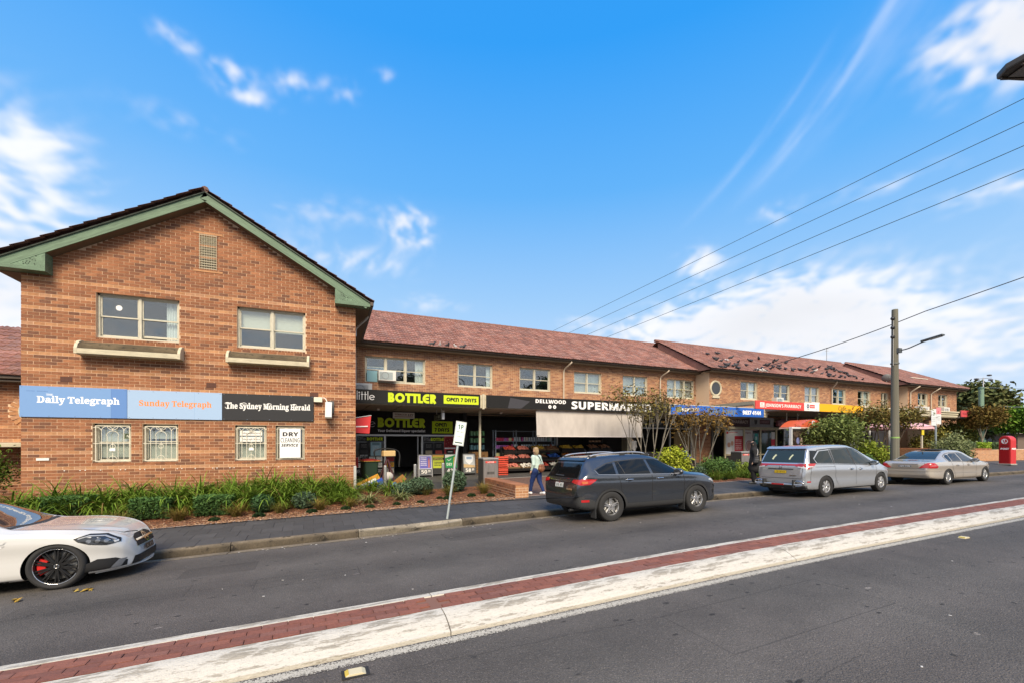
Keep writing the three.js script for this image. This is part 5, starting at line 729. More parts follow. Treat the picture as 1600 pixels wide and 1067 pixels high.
function litterBin(label, x, z, turn) {
const y = yGround(x, z), t = thing('litter_bin', label, 'litter bin', [x, y, z], turn); const dk = mat([.05, .045, .042], .55), st = mat([.40, .38, .37], .42, { metalness: .55, map: withRep(streakTex, 1.2) });
part('side_panel', bx(-.31, -.285, 0, .99, -.3, .3), dk, t); part('side_panel', bx(.285, .31, 0, .99, -.3, .3), dk, t); part('front_panel', bx(-.285, .285, 0, .93, .27, .3, .006), st, t); part('rear_panel', bx(-.285, .285, 0, .93, -.3, -.27), st, t);
const hd = []; for (const [a, b, c, d] of [[-.31, .31, .20, .30], [-.31, .31, -.30, -.2], [-.31, -.2, -.2, .2], [.2, .31, -.2, .2]]) hd.push(bx(a, b, .97, 1.03, c, d)); part('lid', hd, mat([.55, .55, .54], .35, { metalness: .6 }), t); part('opening', bx(-.2, .2, .80, .82, -.2, .2), blackM, t);
part('printed_label', new THREE.PlaneGeometry(.42, .07).translate(0, .87, .303), mat([.9, .9, .9], .5, { map: canvasTex(128, 24, (c, w, h) => { c.fillStyle = '#d84a40'; c.fillRect(0, 0, w, h); txt(c, 'LITTER', 24, 19, 19, '#f7efec', { w: 80 }); }) }), t);
part('printed_mark', new THREE.PlaneGeometry(.30, .10).translate(.0, .46, .303), mat([.35, .35, .35], .5, { map: canvasTex(128, 44, (c, w, h) => { c.fillStyle = '#8d8a88'; c.fillRect(0, 0, w, h); c.strokeStyle = '#2c2a2a'; c.lineWidth = 8; c.beginPath(); c.arc(26, 22, 14, .7, 5.6); c.stroke(); scribble(c, 56, 16, 64, 14, 1, '#4a4848', 3); }) }), t);
return t;
}
litterBin('brushed steel litter bin standing behind the low brick wall', 5.55, -.35, 0);
litterBin('brushed steel litter bin among the shrubs outside the chemist', 18.55, -.15, 0);
function lowWall(label, x0, x1, z0, z1, h, yb, { seed = 1, CH = .086, BL = .235, ang = 0, cap = true } = {}) {
const t = thing('low_brick_wall', label, 'wall', [x0, yb, z1]); const w = x1 - x0, l = z1 - z0;
part('core', bx(.0, w, -.4, h - .10, -l, .0), mortarPale, t);
const f = grp('front_face', t); f.position.z = .004; layBricks(f, null, { x0: 0, x1: w, y0: h - .11 - Math.floor((h + .1) / CH) * CH, y1: h - .11, pal: 'orange', seed, indiv: w < 1 ? 60 : 0, CH, BL, gap: .016 });
const s = grp('side_face', t); s.position.set(-.004, 0, -l); s.rotation.y = -Math.PI / 2; layBricks(s, null, { x0: 0, x1: l, y0: h - .11 - Math.floor((h + .1) / CH) * CH, y1: h - .11, pal: 'brown', seed: seed + 1, indiv: w < 1 ? 90 : 0, CH, BL, half: 1, gap: .016 });
const n = Math.round(Math.max(l, w) / .086), r = rng(seed), cp = grp('coping', t);
for (let i = 0; i < n && i < 60; i++) { const g = l > w ? bx(-.012, w + .012, 0, .11, 0, l / n - .016, .006).translate(0, h - .11, -l + i * l / n) : bx(0, w / n - .01, 0, .11, -l - .012, .012, .006).translate(i * w / n, h - .11, 0); part('brick', g, brickMats.brown[Math.floor(r() * 8)], cp); }
return t;
}
lowWall('low orange brick wall with brick coping at the end of the garden bed', 5.32, 5.76, -.2, 2.93, .46, .22, { seed: 91 });
lowWall('long orange brick planter wall behind the red post box', 37.3, 50, -5.5, -.2, .86, .74, { seed: 93 });
// ---- the other shop fronts
{
const t = thing('takeaway_shop_front', 'dark takeaway shop front with grey lettering panels under the blue sign', 'shop front'); t.rotation.y = WT; const Z = -4.9;
part('sign_panel', bx(17.6, 21.0, 2.90, 3.38, Z - .08, Z), mat([.05, .05, .052], .5), t); part('printed_face', new THREE.PlaneGeometry(3.3, .44).translate(19.3, 3.14, Z + .003), mat([.8, .8, .8], .5, { map: canvasTex(900, 120, (c, w, h) => { c.fillStyle = '#2b2d30'; c.fillRect(0, 0, w, h); c.fillStyle = '#8d9599'; c.beginPath(); c.ellipse(130, 62, 110, 34, -.15, 0, 7); c.fill(); txt(c, 'Pericles', 50, 78, 50, '#25272a', { w: 160, skew: -.2 }); txt(c, 'TAKEAWAY', 300, 84, 64, '#767b80', { w: 270 }); c.strokeStyle = '#8b9094'; c.lineWidth = 9; c.beginPath(); c.arc(735, 62, 38, .6, 6); c.stroke(); }) }), t);
part('frame', [bx(16.1, 20.9, 2.82, 2.89, Z - .03, Z + .06), bx(19.1, 19.17, .6, 2.85, Z - .04, Z + .04), bx(20.82, 20.9, .6, 2.85, Z - .04, Z + .04)], alumM, t);
part('roller_panel', bx(19.5, 20.8, 1.55, 2.66, Z - .06, Z), mat([.34, .23, .10], .7, { map: withRep(streakTex, 1) }), t); part('counter', bx(16.4, 19.0, .5, 1.45, Z - .9, Z - .4), mat([.14, .12, .10], .6), t); part('menu_board', bx(16.6, 18.8, 2.1, 2.6, Z - 3.9, Z - 3.85), mat([.30, .28, .26], .6), t); part('red_notice', bx(19.9, 20.3, 1.5, 1.72, Z + .01, Z + .03), mat([.6, .04, .05], .5), t);
}
{
const t = thing('chemist_shop_front', 'chemist shop front with red and white window posters and maroon sign panel', 'shop front'); t.rotation.y = WT; const Z = -4.05;
part('sign_panel', bx(22.2, 25.0, 3.02, 3.62, Z - .08, Z), maroonM, t); part('printed_face', new THREE.PlaneGeometry(2.7, .5).translate(23.6, 3.32, Z + .003), mat([.8, .8, .8], .5, { map: canvasTex(640, 120, (c, w, h) => { c.fillStyle = '#43121a'; c.fillRect(0, 0, w, h); txt(c, "Johnson's", 20, 78, 50, '#b7a49c', { w: 220, font: 'serif' }); txt(c, 'PHARMACY', 260, 84, 66, '#d9cfc6', { w: 360 }); }) }), t);
part('sign_panel', bx(25.05, 27.3, 3.0, 3.62, Z - .08, Z), mat([.40, .40, .42], .5), t); part('printed_face', new THREE.PlaneGeometry(2.1, .5).translate(26.2, 3.32, Z + .003), mat([.8, .8, .8], .5, { map: canvasTex(500, 120, (c, w, h) => { c.fillStyle = '#a5a7ab'; c.fillRect(0, 0, w, h); c.fillStyle = '#22242c'; c.beginPath(); c.moveTo(70, 24); c.lineTo(140, 24); c.lineTo(132, 78); c.lineTo(104, 100); c.lineTo(76, 78); c.fill(); c.fillStyle = '#571922'; c.fillRect(190, 20, 240, 70); txt(c, 'CHEMIST', 206, 70, 44, '#b0848a', { w: 205 }); }) }), t);
part('shutter_box', bx(22.2, 27.9, 2.84, 3.0, Z - .1, Z + .14, .03), creamM, t); part('frame', [bx(22.75, 22.84, .6, 2.84, Z - .03, Z + .04), bx(24.44, 24.54, .6, 2.84, Z - .03, Z + .04), bx(25.95, 26.06, .6, 2.84, Z - .03, Z + .04), bx(27.5, 27.6, .6, 2.84, Z - .03, Z + .04), bx(22.8, 27.6, 1.2, 1.27, Z - .03, Z + .03)], mat([.68, .58, .38], .6), t);
part('window_pane', bx(22.84, 27.5, 1.27, 2.84, Z - .03, Z - .02), phys([.03, .05, .045], .05), t); part('stall_riser', bx(22.75, 25.95, .5, 1.2, Z - .05, Z), mat([.045, .03, .028], .7), t);
poster(t, 'poster', 22.86, 24.4, 1.29, 2.80, Z - .012, (c, w, h) => { c.fillStyle = '#d8d8da'; c.fillRect(0, 0, w, h); c.fillStyle = '#b82330'; c.fillRect(w * .52, h * .25, w * .48, h * .75); c.fillRect(w * .06, h * .08, w * .1, h * .08); scribble(c, w * .58, h * .4, w * .34, h * .45, 6, '#ecd5d5', 3); scribble(c, w * .2, h * .09, w * .5, h * .06, 1, '#b9494f', 2); c.fillStyle = '#c99a86'; c.beginPath(); c.ellipse(w * .2, h * .62, w * .09, h * .10, 0, 0, 7); c.fill(); c.fillStyle = '#efefef'; c.fillRect(w * .08, h * .72, w * .28, h * .28); c.fillStyle = '#c99a86'; c.beginPath(); c.ellipse(w * .38, h * .56, w * .08, h * .1, 0, 0, 7); c.fill(); }, 160);
poster(t, 'poster', 24.56, 25.3, 1.29, 2.80, Z - .012, (c, w, h) => { c.fillStyle = '#d3cfce'; c.fillRect(0, 0, w, h); txt(c, 'Open', w * .1, h * .14, h * .09, '#7d3238', { w: w * .7, font: 'serif' }); c.strokeStyle = '#9a4a50'; c.lineWidth = 8; c.beginPath(); c.ellipse(w * .55, h * .68, w * .38, h * .22, 0, 0, 7); c.stroke(); c.fillStyle = '#b98e86'; c.beginPath(); c.ellipse(w * .55, h * .68, w * .28, h * .18, 0, 0, 7); c.fill(); }, 160);
poster(t, 'poster', 25.5, 25.8, 1.9, 2.6, Z - .012, (c, w, h) => { c.fillStyle = '#2f9c96'; c.fillRect(0, 0, w, h); c.fillStyle = '#cfe6e4'; c.fillRect(w * .25, h * .3, w * .5, h * .3); }); poster(t, 'poster', 27.1, 27.45, 1.5, 2.7, Z - .012, (c, w, h) => { c.fillStyle = '#d9d5d4'; c.fillRect(0, 0, w, h); c.fillStyle = '#d23a52'; c.fillRect(0, h * .4, w, h * .35); });
}
{ const t = thing('hanging_light_box', 'maroon hanging light box with a blue end outside the chemist', 'sign', wl(25.2, 3.12, -1.6), WT); part('case', bx(-1.05, 1.05, -.17, .17, -.09, .09, .01), mat([.09, .02, .025], .5), t); part('blue_end', bx(1.05, 1.22, -.2, .2, -.1, .1, .02), mat([.05, .28, .62], .4), t); part('white_panel', bx(.36, 1.04, -.14, .14, .09, .10), mat([.45, .45, .50], .4), t); part('hanger', [rod([-.2, .17, 0], [-.2, .66, 0], .03), rod([.8, .17, 0], [.8, .66, 0], .02)], mat([.7, .68, .62], .5), t); part('lettering', [bx(-.8, .1, -.05, .06, .091, .096)], mat([.30, .13, .13], .6), t); }
{
const t = thing('cafe_shop_front', 'row of maroon fronted shops behind the umbrella and street trees', 'shop front'); t.rotation.y = WT; const Z = -4.05;
part('sign_panel', [bx(28.0, 31.6, 3.05, 3.6, Z - .08, Z), bx(31.7, 35.6, 2.95, 3.6, Z - .08, Z), bx(35.7, 40.4, 3.0, 3.55, Z - .08, Z)], maroonM, t);
part('printed_face', new THREE.PlaneGeometry(4.4, .5).translate(38.0, 3.27, Z + .003), mat([.8, .8, .8], .5, { map: canvasTex(800, 96, (c, w, h) => { c.fillStyle = '#3c1016'; c.fillRect(0, 0, w, h); txt(c, 'U POST', 420, 70, 58, '#cfc6c2', { w: 250 }); txt(c, 'Shoes', 20, 66, 46, '#b5a29e', { w: 160, font: 'serif' }); }) }), t);
part('frame', [bx(28.2, 41.9, 2.8, 2.9, Z - .03, Z + .1), ...[28.3, 30.4, 32.2, 33.4, 35.2, 36.6, 37.4, 38.6, 40.3].map((x) => bx(x, x + .09, .6, 2.85, Z - .03, Z + .05))], alumM, t); part('window_pane', [bx(28.4, 35.2, .75, 2.8, Z - .03, Z - .02), bx(36.7, 40.3, .75, 2.8, Z - .03, Z - .02)], phys([.03, .035, .04], .05), t);
part('red_panel', bx(37.6, 38.5, .9, 1.7, Z - .01, Z + .01), mat([.55, .10, .07], .5), t); part('white_column', bx(35.5, 35.8, .6, 3.0, Z - .1, Z + .15), mat([.62, .62, .60], .6), t); part('beige_wall', bx(40.4, 42.3, .6, 3.75, Z - .2, Z + .02), mat([.52, .40, .29], .9), t); part('notice', [bx(32.5, 32.8, 1.8, 2.5, Z, Z + .01), bx(29.2, 29.6, 1.7, 2.3, Z, Z + .01)], mat([.6, .58, .6], .6), t); part('grey_wall', bx(38.8, 40.2, .7, 2.9, Z + .0, Z + .02), mat([.35, .37, .38], .7), t);
}
function acUnit(label, x, y, z, w, h, d, turn = 0, blue) { const t = thing('air_conditioner', label, 'air conditioner', wl(x, y, z), WT + turn); part('case', bx(-w / 2, w / 2, 0, h, -d / 2, d / 2, .012), mat([.66, .66, .63], .5), t); const g = []; for (let i = 0; i < 9; i++) g.push(bx(-w / 2 + .04, w / 2 * .62, h * .12 + i * h * .085, h * .12 + i * h * .085 + h * .03, d / 2, d / 2 + .012)); part('grille', g, mat(blue ? [.22, .34, .40] : [.30, .31, .31], .5), t); part('fan_ring', new THREE.TorusGeometry(h * .34, .01, 6, 24).translate(-w * .12, h / 2, d / 2 + .012), mat([.3, .3, .3], .5), t); return t; }
acUnit('white window air conditioner with a blue grille below the first wing window', 2.55, 4.86, W1Z + .16, .78, .46, .5, 0, true);
{ const t = thing('window_filler_panel', 'pale blue filler panel beside the window air conditioner', 'panel', wl(1.86, 5.08, W1Z - .02), WT); part('panel', bx(-.18, .28, -.25, .25, -.02, .02), mat([.22, .42, .50], .7), t); }
acUnit('white outdoor air conditioner on the awning at the gable corner', 1.35, 4.0, -4.4, .8, .55, .32);
acUnit('white window air conditioner under the second window of the middle block', 28.25, 4.62, W2Z + .16, .7, .42, .4, 0, true);
acUnit('white outdoor air conditioner under the third window of the middle block', 31.85, 4.3, W2Z + .3, .9, .55, .35);
acUnit('white outdoor air conditioner on the cream awning by the end block window', 46.6, 4.25, -3.0, .9, .62, .4);
acUnit('dark outdoor air conditioner on the cream awning beside the power pole', 43.0, 4.22, -2.9, 1.3, .6, .4);
{ const t = thing('satellite_dish', 'grey satellite dish on the tiled roof by the power pole', 'satellite dish', wl(41.0, 6.72, -4.3), -.9); const g = new THREE.SphereGeometry(.5, 20, 8, 0, Math.PI * 2, 0, .7).rotateX(Math.PI * .62).translate(0, .55, -.3); part('dish', g, mat([.12, .12, .125], .5), t); part('mast', [rod([0, 0, 0], [0, .55, 0], .03), rod([0, .2, 0], [.1, .4, .5], .015)], mat([.2, .2, .2], .5), t); }
{ const t = thing('roof_aerial', 'thin television aerial on the ridge of the middle block', 'aerial', wl(40.5, 9.0, -8.5)); part('mast', rod([0, 0, 0], [0, 1.3, 0], .02), mat([.2, .2, .2], .5), t); part('element', [rod([-.35, 1.2, 0], [.35, 1.25, 0], .012), rod([-.2, 1.0, 0], [.25, 1.05, 0], .012)], mat([.3, .3, .3], .5), t); }

// ================================================================ PLANTS
const leafM = (o = {}) => phys([1, 1, 1], .88, { specularIntensity: .35, vertexColors: true, side: THREE.DoubleSide, transmission: 0, ...o });
const LEAF = leafM(), barkTex = dtex(256, (u, v) => gray(.6 + .7 * (tf(u, v * .2, 20, 4) - .5)));
const BARK = mat([.20, .15, .11], .95, { map: barkTex, bumpMap: barkTex, bumpScale: .01 }), BARKG = mat([.30, .27, .22], .9, { map: barkTex, bumpMap: barkTex, bumpScale: .01 });
function geoFrom(p, c, ix) { const g = new THREE.BufferGeometry(); g.setAttribute('position', new THREE.Float32BufferAttribute(p, 3)); g.setAttribute('color', new THREE.Float32BufferAttribute(c, 3)); g.setIndex(ix); g.computeVertexNormals(); return g; }
const mixc = (a, b, t) => [lerp(a[0], b[0], t), lerp(a[1], b[1], t), lerp(a[2], b[2], t)];
function straps(n, len, wid, seed, A, Bc, { base = .12, up = 1.1, droop = 1.3, dead = .04, seg = 6 } = {}) {
const r = rng(seed), p = [], c = [], ix = [];
for (let i = 0; i < n; i++) {
const az = r() * 6.283, L = len * (.6 + .55 * r()), w = wid * (.7 + .6 * r()), b = base * Math.sqrt(r()), ba = r() * 6.283; let x = b * Math.cos(ba), z = b * Math.sin(ba), y = 0, th = up * (.72 + .42 * r()) + (r() < .25 ? .25 : 0);
const dr = droop * (.4 + r() * .9), col = r() < dead ? [.26, .17, .06] : mixc(A, Bc, r()), o = p.length / 3, tw = (r() - .5) * .8;
for (let k = 0; k <= seg; k++) {
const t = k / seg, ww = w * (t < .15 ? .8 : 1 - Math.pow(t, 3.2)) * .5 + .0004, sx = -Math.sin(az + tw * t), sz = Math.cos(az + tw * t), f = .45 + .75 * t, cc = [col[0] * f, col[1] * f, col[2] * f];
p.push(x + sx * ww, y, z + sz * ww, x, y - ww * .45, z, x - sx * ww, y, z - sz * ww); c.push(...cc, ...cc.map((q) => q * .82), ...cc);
if (k < seg) { const q = o + k * 3; ix.push(q, q + 1, q + 4, q, q + 4, q + 3, q + 1, q + 2, q + 5, q + 1, q + 5, q + 4); }
const s = L / seg; x += Math.cos(az) * Math.cos(th) * s; z += Math.sin(az) * Math.cos(th) * s; y += Math.sin(th) * s; th -= dr / seg * (1 + t); y = Math.max(y, .01 + .02 * t);
}
}
return geoFrom(p, c, ix);
}
function leaves(n, size, seed, pos, A, Bc, { aspect = 2, flat = .5, normal } = {}) {
const r = rng(seed), p = [], c = [], ix = [], V = new THREE.Vector3(), U = new THREE.Vector3(), N = new THREE.Vector3();
for (let i = 0; i < n; i++) {
const q = pos(r, i); if (!q) continue; const s = size * (.6 + .8 * r());
N.set(r() - .5, flat * r() + .1, r() - .5).normalize(); V.set(r() - .5, (r() - .5) * .7, r() - .5).cross(N).normalize(); U.copy(N).cross(V);
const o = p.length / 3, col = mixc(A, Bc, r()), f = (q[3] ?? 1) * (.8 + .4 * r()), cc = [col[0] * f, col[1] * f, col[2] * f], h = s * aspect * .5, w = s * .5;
p.push(q[0] - V.x * h, q[1] - V.y * h, q[2] - V.z * h, q[0] + U.x * w + N.x * w * .3, q[1] + U.y * w + N.y * w * .3, q[2] + U.z * w + N.z * w * .3, q[0] + V.x * h, q[1] + V.y * h - h * .2, q[2] + V.z * h, q[0] - U.x * w + N.x * w * .3, q[1] - U.y * w + N.y * w * .3, q[2] - U.z * w + N.z * w * .3);
for (let k = 0; k < 4; k++) c.push(...cc); ix.push(o, o + 1, o + 2, o, o + 2, o + 3);
}
return geoFrom(p, c, ix);
}
const pickR = (r, a) => a[Math.floor(r() * a.length)];
function plantAt(proto, label, x, z, turn, sc = 1, lift = .02) { const c = copyOf(proto, label, [x, yGround(x, z) + lift, z], turn); c.scale.setScalar(sc); return c; }
function firstAt(o, x, z, turn, sc = 1, lift = .02) { o.position.set(x, yGround(x, z) + lift, z); o.rotation.y = turn; o.scale.setScalar(sc); return o; }
{
const GA = [.085, .165, .016], GB = [.22, .33, .04], ORD = 'first second third fourth fifth sixth seventh eighth ninth tenth eleventh twelfth thirteenth fourteenth fifteenth'.split(' '), protos = [];
const spots = []; const r = rng(101);
for (let i = 0; i < 15; i++) spots.push([-7.15 + i * .52 + (r() - .5) * .2, .75 + (r() - .5) * .3]);
for (let i = 0; i < 11; i++) spots.push([-6.6 + i * .66 + (r() - .5) * .2, 1.45 + (r() - .5) * .35]);
for (let i = 0; i < 8; i++) spots.push([[-6.7, -5.25, -5.0, -3.58, -2.3, -1.2, -.1, .4][i], 1.72 + (r() - .5) * .15]);
const where = ['under the first lower window', 'at the corner by the low wing', 'below the blue newspaper board', 'between the second and third window', 'under the black newspaper board', 'under the dry cleaning sign', 'at the corner guard of the gable'];
const near = (x) => x < -6.4 ? 'at the far corner of the gable house' : x < -5.2 ? 'under the first grilled window' : x < -4 ? 'under the second grilled window' : x < -2.9 ? 'between the second and third grilled windows' : x < -1.8 ? 'under the third grilled window' : x < -.7 ? 'under the dry cleaning sign' : 'near the shop corner of the gable house';
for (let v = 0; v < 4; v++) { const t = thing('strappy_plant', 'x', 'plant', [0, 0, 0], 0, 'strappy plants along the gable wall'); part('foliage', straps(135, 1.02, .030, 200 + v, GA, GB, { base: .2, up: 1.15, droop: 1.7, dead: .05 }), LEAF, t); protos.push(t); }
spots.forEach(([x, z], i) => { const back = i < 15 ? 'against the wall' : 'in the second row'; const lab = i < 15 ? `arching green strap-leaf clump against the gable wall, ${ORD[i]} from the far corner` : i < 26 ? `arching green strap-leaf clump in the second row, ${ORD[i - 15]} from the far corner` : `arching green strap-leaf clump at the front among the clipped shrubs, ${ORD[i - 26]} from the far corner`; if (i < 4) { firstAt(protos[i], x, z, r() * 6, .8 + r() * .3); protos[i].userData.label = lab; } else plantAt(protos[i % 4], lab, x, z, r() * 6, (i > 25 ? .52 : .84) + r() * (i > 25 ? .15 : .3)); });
const s2 = [[1.2, .45, 'by the corner guard'], [1.75, .9, 'in front of the leaning boards'], [2.3, .25, 'behind the first bollard'], [.6, 1.2, 'in front of the corner guard']];
s2.forEach(([x, z, w], i) => plantAt(protos[i % 4], `tall clump of arching green strap leaves ${w}`, x, z, i * 1.7, .72));
const pv = thing('striped_grass', 'low grass clump with cream striped leaves in the garden bed, nearest the gable corner', 'plant'); part('foliage', straps(95, .62, .022, 230, [.10, .16, .03], [.42, .40, .20], { up: .9, droop: 1.5 }), LEAF, pv); firstAt(pv, 1.05, 1.85, .3); plantAt(pv, 'low grass clump with cream striped leaves in front of the first bollard', 2.0, 1.6, 2.2, .9);
const tp = []; for (let v = 0; v < 3; v++) { const t = thing('grass_tussock', 'x', 'grass tussock', [0, 0, 0], 0, 'tussocks at the front of the garden bed'); part('foliage', straps(230, .48, .007, 240 + v, [.12, .13, .02], v ? [.30, .20, .05] : [.19, .19, .04], { base: .10, up: 1.1, droop: 1.2, dead: .18, seg: 4 }), LEAF, t); tp.push(t); }
const ts = [[-4.75, 2.35, 'behind the bonnet of the white car'], [-3.55, 2.3, 'second from the white car'], [-2.3, 2.35, 'between two clipped box shrubs'], [-1.3, 2.3, 'between box shrub and round shrub'], [-.3, 2.35, 'right before the round blue-green shrub'], [.5, 2.2, 'in front of the gable corner'], [3.6, 1.3, 'by the parking sign post'], [4.75, 1.5, 'against the low brick wall'], [4.9, .9, 'behind the low brick wall end'], [2.9, 1.0, 'beside the second bollard']];
ts.forEach(([x, z, w], i) => { const lab = `fine yellow-green grass tussock ${w} in the garden bed`; if (i < 3) { firstAt(tp[i], x, z, i, 1.05); tp[i].userData.label = lab; } else plantAt(tp[i % 3], lab, x, z, i * 1.3, .8 + .3 * ((i * 7 % 5) / 5)); });
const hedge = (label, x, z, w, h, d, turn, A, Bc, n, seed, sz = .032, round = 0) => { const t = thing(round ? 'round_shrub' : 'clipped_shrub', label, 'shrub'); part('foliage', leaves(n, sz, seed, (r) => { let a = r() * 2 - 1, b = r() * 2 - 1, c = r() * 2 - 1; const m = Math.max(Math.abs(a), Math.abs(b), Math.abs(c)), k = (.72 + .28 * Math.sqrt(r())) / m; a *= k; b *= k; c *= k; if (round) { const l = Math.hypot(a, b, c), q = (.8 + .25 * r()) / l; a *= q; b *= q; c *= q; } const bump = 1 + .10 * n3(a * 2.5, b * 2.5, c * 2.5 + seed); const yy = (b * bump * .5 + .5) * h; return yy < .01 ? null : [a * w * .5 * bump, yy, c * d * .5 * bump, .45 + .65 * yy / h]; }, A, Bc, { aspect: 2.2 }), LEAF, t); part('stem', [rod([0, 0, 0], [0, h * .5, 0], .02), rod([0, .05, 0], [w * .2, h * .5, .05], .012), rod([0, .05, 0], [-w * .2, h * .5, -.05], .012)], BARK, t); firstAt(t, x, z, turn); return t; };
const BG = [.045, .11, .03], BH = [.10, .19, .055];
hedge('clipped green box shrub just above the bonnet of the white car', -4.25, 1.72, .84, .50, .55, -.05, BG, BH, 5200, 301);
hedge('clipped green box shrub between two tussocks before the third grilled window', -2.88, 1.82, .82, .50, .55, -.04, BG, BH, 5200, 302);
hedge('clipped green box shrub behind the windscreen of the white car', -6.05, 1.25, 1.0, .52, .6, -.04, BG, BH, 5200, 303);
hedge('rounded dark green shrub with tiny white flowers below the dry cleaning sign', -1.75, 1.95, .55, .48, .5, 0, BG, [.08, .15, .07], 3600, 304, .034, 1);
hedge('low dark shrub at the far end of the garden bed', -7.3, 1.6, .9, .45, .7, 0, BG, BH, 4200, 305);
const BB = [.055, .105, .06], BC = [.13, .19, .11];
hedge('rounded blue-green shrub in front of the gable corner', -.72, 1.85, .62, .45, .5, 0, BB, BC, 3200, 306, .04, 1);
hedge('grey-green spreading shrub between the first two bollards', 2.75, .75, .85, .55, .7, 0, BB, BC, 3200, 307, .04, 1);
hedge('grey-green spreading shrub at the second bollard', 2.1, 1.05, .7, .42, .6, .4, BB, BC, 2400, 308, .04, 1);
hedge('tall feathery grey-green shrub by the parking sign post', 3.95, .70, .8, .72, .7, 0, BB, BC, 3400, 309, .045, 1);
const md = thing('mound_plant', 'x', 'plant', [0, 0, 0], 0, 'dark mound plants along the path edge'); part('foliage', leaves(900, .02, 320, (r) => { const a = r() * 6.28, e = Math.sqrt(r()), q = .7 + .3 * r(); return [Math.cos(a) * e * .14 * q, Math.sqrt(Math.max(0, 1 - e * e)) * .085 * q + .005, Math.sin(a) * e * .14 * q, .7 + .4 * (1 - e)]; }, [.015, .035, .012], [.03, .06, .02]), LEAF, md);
[[-2.7, 2.75, 'below the third grilled window'], [-1.75, 2.65, 'between two tussocks'], [-.5, 2.65, 'in front of the round blue-green shrub'], [.35, 2.6, 'below the gable corner'], [1.0, 2.62, 'in front of the striped grass'], [1.75, 2.5, 'in front of the leaning boards'], [2.45, 2.45, 'in front of the first bollard'], [3.15, 1.9, 'before the parking sign'], [3.35, 2.15, 'nearest the parking sign post'], [4.2, 1.9, 'between the sign post and low brick wall'], [4.75, 2.2, 'nearest the low brick wall'], [13.4, 1.9, 'beyond the grey car'], [14.3, 1.9, 'midway along the second bed'], [15.3, 1.85, 'nearest the woman in black']].forEach(([x, z, w], i) => { const l = `small dark mound plant at the path edge, ${w}`; if (!i) { firstAt(md, x, z, 0); md.userData.label = l; } else plantAt(md, l, x, z, i, .8 + .4 * ((i * 13 % 7) / 7)); });
const Y1 = [.22, .30, .02], Y2 = [.46, .48, .06];
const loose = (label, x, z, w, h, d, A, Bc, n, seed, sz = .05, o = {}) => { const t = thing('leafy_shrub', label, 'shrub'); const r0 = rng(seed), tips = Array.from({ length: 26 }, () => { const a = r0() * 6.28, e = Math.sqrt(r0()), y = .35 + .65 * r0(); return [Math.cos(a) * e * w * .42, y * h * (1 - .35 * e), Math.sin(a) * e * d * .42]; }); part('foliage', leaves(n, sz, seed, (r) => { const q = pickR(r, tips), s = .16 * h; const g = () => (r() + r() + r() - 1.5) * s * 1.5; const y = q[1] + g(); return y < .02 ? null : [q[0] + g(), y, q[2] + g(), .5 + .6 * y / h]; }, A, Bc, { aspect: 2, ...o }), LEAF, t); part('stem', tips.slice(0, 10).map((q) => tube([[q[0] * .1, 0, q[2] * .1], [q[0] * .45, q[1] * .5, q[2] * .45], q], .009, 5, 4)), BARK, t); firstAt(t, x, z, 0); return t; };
loose('bright yellow-green leafy shrub between the two street trees beyond the grey car', 13.9, .35, 1.45, 1.35, 1.1, Y1, Y2, 3600, 401, .055);
loose('small bright yellow-green shrub at the foot of the first street tree', 12.6, .55, .9, .85, .8, Y1, Y2, 1600, 402, .055);
loose('low yellow-green shrub just over the bonnet of the grey car', 13.35, 1.3, .9, .55, .7, Y1, Y2, 1500, 403, .05);
const D1 = [.05, .11, .03], D2 = [.13, .22, .06];
loose('bushy mid-green shrub at the foot of the second street tree', 15.6, .95, 1.7, .95, 1.2, D1, D2, 4200, 404, .045); loose('dark blue-green low shrub beside the bright one', 14.6, 1.15, .8, .55, .7, BB, BC, 1800, 405, .04); loose('dark green rounded shrub outside the chemist', 16.6, .7, 1.5, .75, 1.1, [.03, .075, .03], [.09, .15, .07], 3600, 406, .04); loose('yellowish low shrub behind the woman in black', 17.7, .6, 1.3, .62, .9, [.12, .19, .03], [.24, .30, .06], 2600, 407, .04);
for (const [x, z, w, i] of [[15.0, 1.6, 'at the front of the second bed', 0], [15.9, 1.55, 'before the mid-green shrub', 1], [16.9, 1.5, 'just behind the woman in black', 2], [17.8, 1.4, 'at the end of the second bed', 3], [19.4, 1.2, 'behind the silver van', 4]]) { const t = thing('fountain_grass', `soft green fountain grass ${w}`, 'grass', [0, 0, 0], 0, 'fountain grasses in the second bed'); part('foliage', straps(300, .68, .009, 420 + i, [.10, .19, .02], [.22, .33, .05], { base: .22, up: 1.0, droop: 1.4, seg: 4, dead: .05 }), LEAF, t); firstAt(t, x, z, i); }
loose('pale yellow-green shrub beside the power pole', 27.6, .6, 1.9, 1.6, 1.2, [.14, .22, .02], [.34, .40, .06], 3200, 410, .06); loose('low dark hedge shrub behind the silver van bonnet', 25.6, .9, 2.4, .9, 1.2, D1, D2, 3600, 411, .05); loose('pale feathery grey-green bush beyond the beige car roof', 33.8, 1.4, 2.6, 1.7, 1.5, [.13, .17, .07], [.26, .29, .14], 4600, 412, .06); loose('dull olive bush in front of the beige corner wall', 36.0, .4, 2.2, 1.9, 1.4, [.10, .13, .05], [.22, .22, .11], 3200, 413, .06);
hedge('long clipped grey-green hedge on top of the brick planter wall', 39.6, -1.0, 3.4, .55, 1.0, 0, [.07, .13, .06], [.14, .20, .10], 3600, 414, .06); scene.children[scene.children.length - 1].position.y = 1.5;
hedge('bright green clipped hedge on the planter wall near the post box', 42.4, -1.0, 1.8, .5, 1.0, 0, [.16, .28, .02], [.30, .42, .05], 2400, 415, .06); scene.children[scene.children.length - 1].position.y = 1.5;
